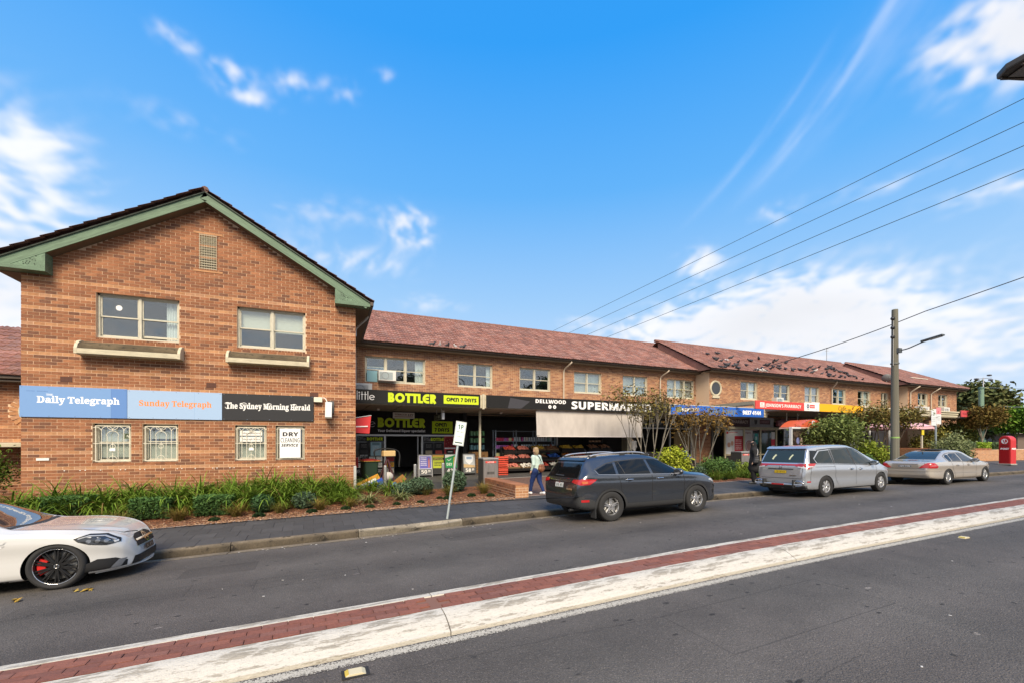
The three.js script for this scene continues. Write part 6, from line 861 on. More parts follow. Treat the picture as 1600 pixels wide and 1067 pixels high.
hedge('grey-green clipped hedge at the end of the planter wall', 45.2, -1.0, 3.0, .5, 1.0, 0, [.07, .13, .06], [.14, .20, .10], 2600, 416, .06); scene.children[scene.children.length - 1].position.y = 1.5;
const ob = loose('olive bush behind the planter hedge', 44.5, -3.0, 3.2, 2.4, 2.0, [.12, .16, .03], [.26, .28, .08], 4200, 417, .09); ob.position.y = 1.2;
const ob2 = loose('yellow-olive bush behind the bright hedge', 41.6, -3.2, 2.6, 1.9, 2.0, [.16, .17, .03], [.30, .27, .08], 3000, 418, .09); ob2.position.y = 1.2;
loose('dense dark green bush in front of the low brick wing', -9.6, -1.2, 2.2, 1.75, 1.8, [.035, .08, .012], [.14, .19, .03], 6500, 420, .045, { flat: .4 });
}
// ---- trees
function tree(name, label, x, z, h, { seed, spread = 1, trunk = .07, stems = 1, split = 3, A, Bc, n = 4000, size = .07, vase = .5, first = .3, bark = BARK, cloud = .35, group, sparse = 0, lean = 0 }) {
const r = rng(seed), t = thing(name, label, 'tree', [x, yGround(x, z), z], 0, group), limbs = [], tips = [];
const grow = (p, d, len, rad, lvl) => {
const q = p.clone().addScaledVector(d, len * .5).add(new THREE.Vector3((r() - .5) * len * .12, 0, (r() - .5) * len * .12)), e = q.clone().addScaledVector(d, len * .5);
limbs.push([p, q, e, rad, rad * .62]);
if (lvl === 0) { tips.push(e); tips.push(q); return; }
if (lvl === 1) tips.push(e);
const k = lvl > 2 ? split : 2 + Math.floor(r() * 2);
for (let i = 0; i < k; i++) { const a = r() * 6.28, s = vase * (.6 + .7 * r()) * spread, nd = d.clone().multiplyScalar(.9).add(new THREE.Vector3(Math.cos(a) * s, .25 + .2 * r(), Math.sin(a) * s)).normalize(); grow(e, nd, len * (.62 + .22 * r()), rad * .62, lvl - 1); }
};
for (let s = 0; s < stems; s++) { const a = s / stems * 6.28 + r(), k = stems > 1 ? .34 : .05; grow(new THREE.Vector3(Math.cos(a) * .04 * stems, 0, Math.sin(a) * .04 * stems), new THREE.Vector3(Math.cos(a) * k + lean, 1, Math.sin(a) * k).normalize(), h * first, trunk, 3); }
let top = 0; for (const q of tips) top = Math.max(top, q.y); const sc = h / (top + .1);
const lg = limbs.map(([a, b, c, r1, r2]) => merge([rod(a.toArray(), b.toArray(), r1, (r1 + r2) / 2, 7), rod(b.toArray(), c.toArray(), (r1 + r2) / 2, r2, 7)]));
const trunkM = part('trunk', lg.slice(0, stems), bark, t); part('limbs', lg.slice(stems), bark, trunkM);
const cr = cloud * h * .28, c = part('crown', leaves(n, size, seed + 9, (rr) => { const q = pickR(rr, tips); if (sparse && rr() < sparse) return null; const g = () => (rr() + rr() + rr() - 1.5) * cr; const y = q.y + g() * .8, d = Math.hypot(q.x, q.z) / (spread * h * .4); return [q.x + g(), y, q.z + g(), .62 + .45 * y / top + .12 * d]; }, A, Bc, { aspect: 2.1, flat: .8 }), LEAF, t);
t.scale.setScalar(sc); return t;
}
const RUST1 = [.13, .075, .022], RUST2 = [.24, .15, .04], OL1 = [.075, .085, .022], OL2 = [.17, .17, .05];
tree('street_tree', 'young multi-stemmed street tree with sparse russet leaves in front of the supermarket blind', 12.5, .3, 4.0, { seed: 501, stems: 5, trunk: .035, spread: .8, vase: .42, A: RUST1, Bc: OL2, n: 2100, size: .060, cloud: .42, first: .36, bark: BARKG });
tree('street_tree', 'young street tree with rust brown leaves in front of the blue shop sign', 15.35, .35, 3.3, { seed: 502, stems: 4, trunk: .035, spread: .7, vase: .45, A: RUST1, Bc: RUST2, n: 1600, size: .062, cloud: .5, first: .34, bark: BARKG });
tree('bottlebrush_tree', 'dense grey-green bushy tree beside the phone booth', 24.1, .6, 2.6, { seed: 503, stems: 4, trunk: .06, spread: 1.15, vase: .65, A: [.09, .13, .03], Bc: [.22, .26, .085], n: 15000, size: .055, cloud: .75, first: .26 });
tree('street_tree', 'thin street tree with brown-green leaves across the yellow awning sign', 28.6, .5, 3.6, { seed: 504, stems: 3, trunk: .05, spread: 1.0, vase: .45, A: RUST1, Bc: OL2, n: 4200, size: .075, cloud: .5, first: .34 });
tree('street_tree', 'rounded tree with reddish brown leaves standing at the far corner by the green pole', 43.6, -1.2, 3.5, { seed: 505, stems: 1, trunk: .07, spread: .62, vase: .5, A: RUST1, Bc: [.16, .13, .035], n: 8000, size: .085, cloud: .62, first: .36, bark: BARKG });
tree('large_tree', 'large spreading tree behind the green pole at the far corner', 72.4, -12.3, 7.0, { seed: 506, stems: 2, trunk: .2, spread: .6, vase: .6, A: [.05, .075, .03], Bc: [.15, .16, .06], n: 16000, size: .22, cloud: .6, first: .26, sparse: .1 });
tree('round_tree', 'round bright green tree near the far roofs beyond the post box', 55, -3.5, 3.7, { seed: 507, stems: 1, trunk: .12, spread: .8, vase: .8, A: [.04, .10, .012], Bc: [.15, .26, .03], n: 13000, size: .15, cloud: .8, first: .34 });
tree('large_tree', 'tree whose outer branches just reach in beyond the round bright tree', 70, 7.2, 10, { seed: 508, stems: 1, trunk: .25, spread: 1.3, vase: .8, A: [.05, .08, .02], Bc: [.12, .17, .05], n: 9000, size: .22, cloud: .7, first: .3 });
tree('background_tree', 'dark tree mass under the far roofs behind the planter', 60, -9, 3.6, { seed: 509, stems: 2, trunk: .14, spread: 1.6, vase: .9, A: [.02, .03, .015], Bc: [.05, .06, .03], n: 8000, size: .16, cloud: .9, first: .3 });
{
const o = tree('large_tree', 'large dark tree across the street, seen only as a reflection in the windows', -9, 27, 8.5, { seed: 520, stems: 1, trunk: .22, spread: 1.1, vase: .7, A: [.03, .05, .015], Bc: [.09, .13, .04], n: 7000, size: .24, cloud: .7, first: .3, group: 'trees across the street' });
[[-19, 29, 1], [1, 31, .85], [11, 28, 1.05], [22, 30, .95], [34, 29, 1.1]].forEach(([x, z, k], i) => { const c = copyOf(o, null, [x, yGround(x, z), z], i * 1.3); c.scale.multiplyScalar(k); });
}

// ================================================================ STREET FURNITURE
{
const [x, z] = st(2.63, -.28), t = thing('parking_sign', 'leaning galvanised post with a white one-hour parking sign at the kerb', 'parking sign', [x, yFoot(2.63, -.28), z]);
const lean = grp('post_and_plate', t); lean.rotation.z = -.155; lean.rotation.x = -.03;
part('post', rod([0, -.05, 0], [0, 2.34, 0], .03, .03, 14), mat([.50, .56, .56], .4, { metalness: .6 }), lean);
part('plate', bx(-.135, .135, 1.82, 2.42, .034, .038), mat([.5, .5, .5], .5), lean); part('printed_face', new THREE.PlaneGeometry(.265, .595).translate(0, 2.12, .0395), mat([.95, .95, .95], .5, { map: canvasTex(180, 400, (c, w, h) => { c.fillStyle = '#e9eeec'; c.fillRect(0, 0, w, h); c.strokeStyle = '#2d5f4f'; c.lineWidth = 4; c.strokeRect(8, 8, w - 16, h - 16); txt(c, '1P', 40, 130, 112, '#1f5f4b', { w: 100 }); scribble(c, 34, 165, 50, 26, 2, '#466a5e', 3); scribble(c, 100, 165, 50, 26, 2, '#466a5e', 4); txt(c, '8.30am', 40, 262, 26, '#8aa79d', { w: 100 }); c.fillStyle = '#2d4f44'; c.fillRect(26, 345, 128, 20); }) }), lean); part('cap', ell(0, 2.34, 0, .032, .015, .032), mat([.3, .3, .3], .5), lean); part('bracket', [bx(-.04, .04, 1.95, 1.98, -.035, .035), bx(-.04, .04, 2.26, 2.29, -.035, .035)], mat([.4, .4, .4], .4, { metalness: .5 }), lean);
}
{
const x = 22.95, z = 4.02, H = 7.35, y = .47, t = thing('power_pole', 'tall weathered timber power pole with a street lamp behind the beige car', 'power pole', [x, y, z]);
const wood = mat([.25, .24, .19], .9, { map: withRep(barkTex, 2, 1), bumpMap: barkTex, bumpScale: .012 });
part('pole', new THREE.LatheGeometry([[0, H], [.11, H], [.115, H - .03], [.14, H * .5], [.17, 0], [.175, -.4]].map((p) => new THREE.Vector2(...p)), 18), wood, t);
part('green_band', new THREE.CylinderGeometry(.165, .165, .06, 18).translate(0, 1.75, 0), mat([.25, .42, .12], .7), t);
const yl = 5.55; part('lamp_arm', [tube([[.05, yl, .12], [.1, yl + .03, .4], [.14, yl + .17, .8], [.16, yl + .22, .95]], .025, 14), bx(-.08, .14, yl - .1, yl + .1, .1, .2)], mat([.10, .11, .115], .5, { metalness: .4 }), t);
const lamp = grp('street_lamp', t); lamp.position.set(.16, yl + .23, .95); lamp.rotation.x = -.16; part('housing', new RoundedBoxGeometry(.22, .07, .75, 3, .03).translate(0, .02, .3), mat([.11, .12, .125], .45, { metalness: .4 }), lamp); part('lens', bx(-.08, .08, -.03, -.01, .2, .6), mat([.45, .46, .46], .3), lamp);
for (let i = 0; i < 3; i++) { const ins = grp('insulator', t); ins.position.set(-.2, H - .42 - i * .40, .02); part('porcelain', new THREE.LatheGeometry([[0, -.09], [.05, -.09], [.07, -.05], [.05, -.02], [.075, .03], [.05, .07], [0, .09]].map((p) => new THREE.Vector2(...p)), 12).rotateZ(Math.PI / 2), mat([.03, .03, .035], .35), ins); part('pin', rod([-.05, 0, 0], [.12, 0, 0], .014), mat([.1, .1, .1], .5), ins); }
part('strap', new THREE.CylinderGeometry(.16, .165, .05, 18).translate(0, 5.0, 0), mat([.12, .13, .12], .5), t); part('conduit', rod([-.155, 4.9, .02], [-.14, H - .5, .02], .02), mat([.3, .3, .28], .5), t);
}
const wireM = mat([.035, .055, .035], .6);
function wire(label, a, b, r, sag, m = wireM) { const p = []; for (let i = 0; i <= 24; i++) { const t = i / 24; p.push([lerp(a[0], b[0], t), lerp(a[1], b[1], t) - sag * 4 * t * (1 - t), lerp(a[2], b[2], t)]); } return tag(part('overhead_wire', tube(p, r, 48, 6), m), label, 'wire'); }
{
const dir = [-.165, -.078, -1.147], base = [23.6, 14.75, 7.7];
['highest', 'second highest', 'second lowest', 'lowest'].forEach((w, i) => { const y = base[1] - i * .868; wire(`thin green overhead wire sloping across the sky to the long roof, ${w} of four`, [base[0] - dir[0] * 9, y - dir[1] * 9, base[2] - dir[2] * 9], [base[0] + dir[0] * 62, y + dir[1] * 62, base[2] + dir[2] * 62], .014, .25); });
}
wire('black service wire from the middle block roof to the top of the power pole', [20.8, 5.85, -1.3], [24.0, 7.70, 4.6], .018, .15, mat([.015, .016, .018], .5));
wire('black service wire rising from the power pole out over the street', [24.0, 7.70, 4.6], [29.5, 11.1, 13.5], .018, .1, mat([.015, .016, .018], .5));
wire('very thin grey wire above the black service wire', [33.0, 9.85, 6.2], [34.5, 11.9, 9.4], .008, .05, mat([.25, .32, .38], .6)); wire('very thin grey wire below the black service wire', [33.0, 8.6, 6.2], [34.6, 10.2, 9.4], .008, .05, mat([.35, .4, .45], .6));
{
const t = thing('street_lamp', 'dark street lamp head reaching into the sky at the upper corner', 'street lamp', [10.2, 8.0, 12.15]);
const h = grp('lamp_head', t); h.rotation.y = -.35; h.rotation.z = .06;
part('housing', extr([[-.05, -.17], [.5, -.22], [1.1, -.2], [1.2, 0], [1.1, .2], [.5, .22], [-.05, .17], [-.12, .0]], .06, .03).rotateX(Math.PI / 2).translate(0, .08, 0), mat([.06, .055, .05], .5, { metalness: .3 }), h); part('lens', bx(.02, .62, -.035, -.02, -.11, .11, .01), phys([.16, .15, .14], .2), h); part('rim', [bx(-.06, .72, -.04, .0, .13, .16), bx(-.06, .72, -.04, 0, -.16, -.13)], mat([.07, .05, .035], .5), h); part('spigot', rod([1.1, .04, 0], [2.4, .02, 0], .035), mat([.2, .2, .2], .5), h);
part('pole', [tube([[2.2, .15, .8], [3.0, .1, 1.6], [3.4, -.3, 2.2], [3.5, -1.2, 2.4]], .05, 20), rod([3.5, -1.1, 2.4], [3.5, -7.8, 2.4], .07, .1, 12)], mat([.25, .25, .25], .5, { metalness: .4 }), t);
}
{
const x = 22.6, z = -.5, t = thing('phone_booth', 'phone booth with an orange domed roof and a framed advertisement', 'phone booth', [x, yGround(x, z), z], WT), W = mat([.62, .63, .64], .4), O = mat([.62, .12, .05], .4);
part('advert_panel', [bx(-.65, .62, .1, 2.12, .42, .50, .02)], mat([.03, .03, .032], .4), t); part('advert_frame', [bx(-.70, .68, 2.10, 2.20, .36, .54, .02), bx(-.70, -.64, .0, 2.12, .38, .52), bx(.62, .68, 0, 2.12, .38, .52)], W, t);
part('printed_face', new THREE.PlaneGeometry(1.1, 1.5).translate(-.01, 1.28, .503), mat([.85, .85, .85], .3, { map: canvasTex(256, 350, (c, w, h) => { c.fillStyle = '#2c2420'; c.fillRect(0, 0, w, h); const r = rng(8); for (let i = 0; i < 60; i++) { c.fillStyle = ['#54453e', '#3c342f', '#6b5b50', '#7b6b5a'][i % 4]; c.globalAlpha = .6; c.beginPath(); c.ellipse(r() * w, r() * h * .6, 6 + r() * 22, 6 + r() * 16, 0, 0, 7); c.fill(); } c.globalAlpha = 1; c.fillStyle = '#7f86b8'; c.beginPath(); c.ellipse(w * .35, h * .36, 30, 40, 0, 0, 7); c.fill(); c.fillStyle = '#d9c4b8'; c.beginPath(); c.ellipse(w * .62, h * .4, 26, 48, 0, 0, 7); c.fill(); c.fillStyle = '#b08f3e'; c.fillRect(0, h * .64, w, h * .36); }) }), t);
const roof = grp('dome_roof', t); part('dome', grid(24, 10, (u, v) => { const a = Math.PI * v, s = Math.pow(Math.sin(Math.max(.02, a)), .75); return [lerp(.0, 2.1, v) - .0, 2.2 + .42 * s, lerp(.5, -.6, u)]; }), O, roof); part('dome_end', [extr(Array.from({ length: 11 }, (_, i) => [i * .21, 2.2 + .42 * Math.pow(Math.sin(Math.max(.02, Math.PI * i / 10)), .75)]), .02).translate(0, 0, .5)], O, roof); part('roof_rim', [bx(-.02, 2.25, 2.13, 2.2, -.65, .58, .02)], mat([.7, .45, .38], .4), roof); part('emblem', new THREE.TorusGeometry(.11, .035, 6, 16, 4.4).rotateZ(.9).translate(1.05, 2.42, .525), W, roof);
part('glass_side', bx(.72, 2.0, .2, 2.1, -.55, -.53), phys([.05, .06, .06], .06), t); part('booth_frame', [bx(.68, .78, 0, 2.15, .38, .5), bx(1.95, 2.05, 0, 2.15, .38, .5), bx(.68, .78, 0, 2.15, -.6, -.5), bx(1.95, 2.05, 0, 2.15, -.6, -.5)], W, t); part('telephone', bx(1.1, 1.6, 1.0, 1.7, -.52, -.35, .03), mat([.08, .08, .09], .5), t);
}
{
const x = 31.6, z = -.3, t = thing('cafe_umbrella', 'pale pink market umbrella outside the maroon shops', 'umbrella', [x, yGround(x, z), z]); const C = mat([.72, .42, .46], .85); const g = []; for (let k = 0; k < 8; k++) { const a0 = k / 8 * 6.283, a1 = (k + 1) / 8 * 6.283; g.push(grid(3, 4, (u, v) => { const a = lerp(a0, a1, u), rr = 1.75 * v * (1 - .05 * Math.sin(u * Math.PI)); return [Math.cos(a) * rr, 2.62 - .36 * v * v - .03 * Math.sin(u * Math.PI) * v, Math.sin(a) * rr]; })); } part('canopy', g, C, t); const vg = []; for (let k = 0; k < 8; k++) { const a0 = k / 8 * 6.283, a1 = (k + 1) / 8 * 6.283; vg.push(grid(3, 1, (u, v) => { const a = lerp(a0, a1, u), rr = 1.75 * (1 - .05 * Math.sin(u * Math.PI)); return [Math.cos(a) * rr, 2.24 - .12 * v - .03 * Math.sin(u * Math.PI), Math.sin(a) * rr]; })); } part('valance', vg, C, t); part('pole', rod([0, 0, 0], [0, 2.7, 0], .03), mat([.7, .68, .66], .5), t); part('base', new THREE.CylinderGeometry(.3, .34, .12, 24).translate(0, .06, 0), mat([.2, .2, .2], .8), t);
for (let k = 0; k < 8; k++) part('rib', rod([0, 2.56, 0], [Math.cos(k / 8 * 6.283) * 1.7, 2.22, Math.sin(k / 8 * 6.283) * 1.7], .012), mat([.7, .68, .66], .5), t);
for (const [i, px, pz] of [[0, 30.8, -2.2], [1, 32.4, -2.2], [2, 33.4, -1.6]]) { const p = thing('white_post', `white timber post outside the maroon shops, ${['first', 'second', 'third'][i]} from the umbrella pole`, 'post', [px, yPlaza(px, pz), pz]); part('shaft', bx(-.05, .05, 0, 2.6, -.05, .05, .008), mat([.7, .7, .69], .5), p); part('foot', bx(-.08, .08, 0, .06, -.08, .08), mat([.5, .5, .5], .5), p); }
}
{ const x = 33.9, z = .55, t = thing('street_sign', 'grey post with two small white parking plates, one edged red, beyond the beige car', 'street sign', [x, yGround(x, z), z]); part('post', bx(-.06, .06, 0, 2.6, -.03, .03, .01), mat([.28, .33, .36], .5, { metalness: .3 }), t); for (const [k, dx, col] of [[0, -.36, '#49695f'], [1, .22, '#c4454c']]) part(k ? 'red_plate' : 'green_plate', new THREE.BoxGeometry(.5, 1.0, .02).translate(dx * .9, 2.85 + k * .1, .05), mat([.9, .9, .9], .5, { map: canvasTex(96, 190, (c, w, h) => { c.fillStyle = '#dfe2e4'; c.fillRect(0, 0, w, h); if (k) { c.fillStyle = '#d98a8f'; c.fillRect(0, 0, w, h * .4); } txt(c, k ? 'P' : '2P', 22, 74, 50, col); scribble(c, 18, 96, 60, 60, 3, '#a9b1b3', k + 2); }) }), t); }
{
const x = 37.75, z = 2.25, t = thing('post_box', 'red round-topped street post box with a white horn emblem and white lettering', 'post box', [x, .66, z], -1.75); const W = .52, Dp = .44, Hh = 1.72, R = mat([.52, .028, .030], .35);
const prof = []; for (let i = 0; i <= 12; i++) { const a = Math.PI * (1 - i / 12); prof.push([Math.cos(a) * W / 2 * 1, Hh - .26 + Math.sin(a) * .26]); } const shp = [[-W / 2, .08], ...prof, [W / 2, .08]].reverse();
part('body', extr(shp, Dp - .06, .03).translate(0, 0, -Dp / 2 + .03), R, t); part('plinth', bx(-W / 2 - .05, W / 2 + .05, 0, .08, -Dp / 2 - .04, Dp / 2 + .04, .01), mat([.33, .31, .28], .8), t);
part('front_panel', extr([[-W / 2 + .05, .14], [W / 2 - .05, .14], [W / 2 - .05, Hh - .38], [-W / 2 + .05, Hh - .38]], .008).translate(0, 0, Dp / 2 + .001), mat([.40, .012, .016], .35), t);
const em = grp('emblem', t); part('disc', new THREE.CircleGeometry(.155, 28).translate(0, Hh - .30, Dp / 2 + .012), mat([.85, .85, .85], .4), em); part('horn', [new THREE.CircleGeometry(.10, 20, -1.2, 2.7).translate(.02, Hh - .29, Dp / 2 + .016)], mat([.5, .02, .025], .4), em); part('stalk', new THREE.PlaneGeometry(.04, .25).rotateZ(.35).translate(-.03, Hh - .32, Dp / 2 + .017), mat([.5, .02, .025], .4), em);
const face = (name, ry, px, pz, w) => part(name, new THREE.PlaneGeometry(w, .15).rotateY(ry).translate(px, .97, pz), mat([.9, .9, .9], .4, { map: canvasTex(256, 64, (c, ww, h) => { c.fillStyle = '#b9161c'; c.fillRect(0, 0, ww, h); txt(c, 'POST', 12, 54, 60, '#fff', { w: 232, skew: -.15, stroke: 4 }); }) }), t); face('lettering', 0, 0, Dp / 2 + .013, .44); face('lettering', Math.PI / 2, W / 2 + .035, 0, .38);
part('slot', bx(-.15, .15, Hh - .58, Hh - .55, Dp / 2, Dp / 2 + .02), mat([.03, .02, .02], .6), t);
}
{ const t = thing('green_pole', 'stout pale green pole at the far corner beside the rust tree', 'pole', [44.7, .8, -1.6]); part('shaft', rod([0, 0, 0], [0, 5.2, 0], .17, .15, 16), mat([.22, .36, .27], .6, { map: withRep(streakTex, 1, .4) }), t); part('cap', rod([0, 5.2, 0], [0, 5.34, 0], .19, .12, 16), mat([.06, .12, .09], .6), t); part('bracket', rod([0, 5.1, 0], [-.6, 4.8, .2], .025), mat([.1, .15, .12], .6), t); part('notice', bx(-.19, .19, 1.1, 1.4, .0, .19), mat([.10, .2, .13], .6), t); }
{ const t = thing('flood_mast', 'thin leaning mast with small floodlights behind the green pole', 'light mast', [64.6, .4, -9.3]); part('mast', rod([0, 0, 0], [.45, 8.6, 0], .08, .05, 10), mat([.5, .5, .5], .5), t); for (const [a, b, c] of [[.3, 8.5, -.5], [.6, 8.8, .4], [.6, 8.3, .5]]) part('floodlight', new RoundedBoxGeometry(.4, .16, .3, 2, .05).translate(a, b, c), mat([.08, .08, .09], .5), t); part('crossbar', rod([.3, 8.5, -.6], [.6, 8.5, .6], .03), mat([.3, .3, .3], .5), t); }
wire('thin pale wire crossing the sky beyond the end block', [44.7, 6.1, -1.6], [58, 6.5, -.6], .012, .05, mat([.22, .28, .34], .6)); wire('lower thin pale wire crossing the sky at the far corner', [47.5, 4.75, -1.4], [60, 4.9, 0], .008, .05, mat([.4, .46, .52], .6));
function farHouse(label, x, z, w, d, h, rise, wall, roof, turn) {
const t = thing('house', label, 'house', [x, .35, z], turn); part('wall', bx(-w / 2, w / 2, 0, h, -d / 2, d / 2), mat(wall, .9), t);
const g = []; const o = .5; g.push(grid(1, 1, (u, v) => [lerp(-w / 2 - o, lerp(w / 2 + o, w / 2 - d / 2, 0), u) * lerp(1, (w / 2 - d / 2 + .3) / (w / 2 + o), v), lerp(h, h + rise, v), lerp(d / 2 + o, 0, v)]), grid(1, 1, (u, v) => [lerp(-w / 2 - o, w / 2 + o, u) * lerp(1, (w / 2 - d / 2 + .3) / (w / 2 + o), v), lerp(h, h + rise, v), lerp(-d / 2 - o, 0, v)])); for (const s of [-1, 1]) g.push(grid(1, 1, (u, v) => [s * lerp(w / 2 + o, w / 2 - d / 2 + .3, v), lerp(h, h + rise, v), lerp(-d / 2 - o, d / 2 + o, u) * (1 - v)]));
part('roof', g, mat(roof, .9, { map: tileTex }), t); part('gutter', [bx(-w / 2 - o, w / 2 + o, h - .12, h + .02, d / 2 + o - .06, d / 2 + o + .04), bx(-w / 2 - o - .02, -w / 2 - o + .05, h - .12, h + .02, -d / 2 - o, d / 2 + o)], mat([.6, .55, .5], .7), t);
for (const [a, b] of [[-w * .32, 1.5], [w * .15, 1.8]]) { const win = part('window', bx(a - b / 2, a + b / 2, h * .35, h * .8, d / 2 - .02, d / 2 + .05), mat([.65, .63, .6], .6), t); part('pane', bx(a - b / 2 + .08, a + b / 2 - .08, h * .38, h * .77, d / 2 + .05, d / 2 + .07), phys([.03, .035, .04], .06), win); part('pane', bx(-w / 2 - .06, -w / 2 + .01, h * .38, h * .77, a * d / w - .5, a * d / w + .5), phys([.03, .035, .04], .06), win); }
part('chimney', bx(w * .1, w * .1 + .7, h + rise * .5, h + rise + .7, -.3, .4), mat([.3, .13, .08], .9), t);
}
farHouse('far house with a red tiled roof and dark verandah beyond the planter hedge', 73, -8, 12, 9, 2.7, 2.2, [.16, .12, .10], [.30, .11, .08], -.5);
farHouse('far grey-roofed house behind the round bright tree', 84, 2, 14, 9, 3.0, 2.0, [.4, .34, .28], [.25, .20, .18], -.9);
farHouse('far brick house with a terracotta roof down the street past the post box', 92, 14, 12, 9, 2.9, 2.1, [.32, .17, .11], [.33, .14, .09], -1.1);
{ const t = thing('yellow_sign', 'small yellow sign plate on the corner post past the beige wall', 'sign', [39.3, 0, -2.6]); part('plate', bx(-.14, .14, 2.55, 3.1, -.02, .02), mat([.75, .62, .04], .5), t); part('post', bx(-.06, .06, .6, 3.9, -.1, -.02), mat([.5, .48, .42], .6), t); }
{
const mk = (label, s, d, big) => { const [x, z] = st(s, d), t = thing('road_stud', label, 'road stud', [x, yRoad(s, d) + .002, z], BE); part('body', extr([[-.09, 0], [-.05, .02], [.05, .02], [.09, 0]], .10, .002).translate(0, 0, -.05), mat([.62, .55, .36], .6), t); part('reflector', bx(-.085, -.055, .003, .018, -.04, .04).rotateZ(.4).translate(.0, .032, 0), mat([.55, .42, .08], .2), t); if (big) part('base_plate', bx(-.11, .11, 0, .006, -.075, .075), mat([.02, .02, .02], .8), t); };
mk('yellowish road stud beside the far side of the median near the expansion joint', .11, 4.87); mk('yellowish road stud on a black pad at the near side of the median', -.07, 6.33, 1); mk('pale road stud beside the far side of the median down the street', 10.1, 4.88); mk('pale road stud at the near side of the median down the street', 10.2, 6.4);
const lf = (s, d, k) => { const [x, z] = st(s, d), g = leaves(k ? 9 : 4, .06, 600 + k, (r) => [(r() - .5) * (k ? .22 : .1), .012 + r() * .012, (r() - .5) * .10], [.35, .22, .04], [.5, .36, .08], { aspect: 1.7, flat: 6 }); const m = tag(part('fallen_leaf', g, LEAF), k ? 'dry yellow leaf scraps on the road by the front wheel of the white car' : 'small dry leaf on the road in front of the white car door', 'leaf'); m.position.set(x, yRoad(s, d), z); };
lf(-3.33, 2.08, 1); lf(-3.97, 2.2, 0);
const r = rng(66), g = []; for (let i = 0; i < 90; i++) { const s = lerp(-2, 16, r()), d = r() < .6 ? .3 + r() * .3 : lerp(.6, 12, r()), [x, z] = st(s, d); g.push(new THREE.BoxGeometry(.01 + r() * .03, .003, .01 + r() * .02).rotateY(r() * 6).translate(x, yRoad(s, d) + .004, z)); } part('litter_specks', g, mat([.6, .58, .54], .9), scene, { kind: 'stuff' });
}

// ================================================================ VEHICLES
function curve(keys) {   // monotone cubic through [x, value] keys
const n = keys.length, X = keys.map((k) => k[0]), Y = keys.map((k) => k[1]), S = [], M = [];
for (let i = 0; i < n - 1; i++) S.push((Y[i + 1] - Y[i]) / (X[i + 1] - X[i]));
for (let i = 0; i < n; i++) M.push(i === 0 ? S[0] : i === n - 1 ? S[n - 2] : S[i - 1] * S[i] <= 0 ? 0 : 2 * S[i - 1] * S[i] / (S[i - 1] + S[i]));
return (x) => { if (x <= X[0]) return Y[0]; if (x >= X[n - 1]) return Y[n - 1]; let i = 0; while (x > X[i + 1]) i++; const h = X[i + 1] - X[i], t = (x - X[i]) / h, a = t * t, b = a * t; return (2 * b - 3 * a + 1) * Y[i] + (b - 2 * a + t) * h * M[i] + (-2 * b + 3 * a) * Y[i + 1] + (b - a) * h * M[i + 1]; };
}
function carShell({ top, belt, bot, wide, roofw, sill = .93, tuck = .03, x0, x1, crown = .03, hip = 0 }) {
if (!top.done) { const k = x0 < -1.05 ? .94 : .87; if (x1 !== 3.66) for (const a of [top, belt, bot, wide, roofw]) for (const q of a) if (q[0] < -.45) q[0] = -.45 + (q[0] + .45) * (k - .0) ; if (x1 !== 3.66) x0 = top[0][0]; top.done = 1; }
const T = curve(top), Bt = curve(belt), Bo = curve(bot), W = curve(wide), RW = curve(roofw), N = 110, M = 30, pos = [], ix = [];
for (let i = 0; i <= N; i++) {
const u = i / N, x = lerp(x0, x1, .5 - .5 * Math.cos(Math.PI * (u * .86 + .07)) ) , c0 = .5 - .5 * Math.cos(Math.PI * .07), uu = ((.5 - .5 * Math.cos(Math.PI * (u * .86 + .07))) - c0) / (1 - 2 * c0), xx = lerp(x0, x1, uu);
const yb = Bo(xx), yt = T(xx), ys = Math.min(Bt(xx), yt - .012), w = W(xx), rw = Math.min(RW(xx), w - .02), d = ys - yb, g = yt - ys;
const P = [[0, yb], [w * sill * .8, yb], [w * sill, yb + .025], [w * (sill + .025), yb + d * .22], [w * .978, yb + d * .46], [w * .984, yb + d * .60], [w, yb + d * .74], [w - .004, yb + d * .86], [w - tuck, ys], [lerp(w - tuck - .012, rw, .30), ys + g * .36], [lerp(w - tuck - .012, rw, .66), ys + g * .68], [lerp(w - tuck - .012, rw, .93), ys + g * .90], [rw - .035, yt - Math.min(crown, g * .3) * .55], [rw * .6, yt - Math.min(crown, g * .3) * .12], [0, yt]];
const pts = new THREE.CatmullRomCurve3(P.map(([z, y]) => new THREE.Vector3(z, y, 0)), false, 'centripetal').getPoints(M);
for (let j = 0; j <= M; j++) pos.push(xx, pts[j].y, Math.max(0, pts[j].x));
for (let j = M - 1; j > 0; j--) pos.push(xx, pts[j].y, -Math.max(.0001, pts[j].x));
}
const R = 2 * M;
for (let i = 0; i < N; i++) for (let j = 0; j < R; j++) { const a = i * R + j, b = i * R + (j + 1) % R, c = a + R, d = b + R; ix.push(a, b, d, a, d, c); }
for (const [i, f] of [[0, 1], [N, -1]]) { let sy = 0; for (let j = 0; j < R; j++) sy += pos[(i * R + j) * 3 + 1]; const c = pos.length / 3; pos.push(pos[i * R * 3], sy / R, 0); for (let j = 0; j < R; j++) { const a = i * R + j, b = i * R + (j + 1) % R; f > 0 ? ix.push(c, b, a) : ix.push(c, a, b); } }
const g = new THREE.BufferGeometry(); g.setAttribute('position', new THREE.Float32BufferAttribute(pos, 3)); g.setIndex(ix); g.computeVertexNormals(); return g;
}
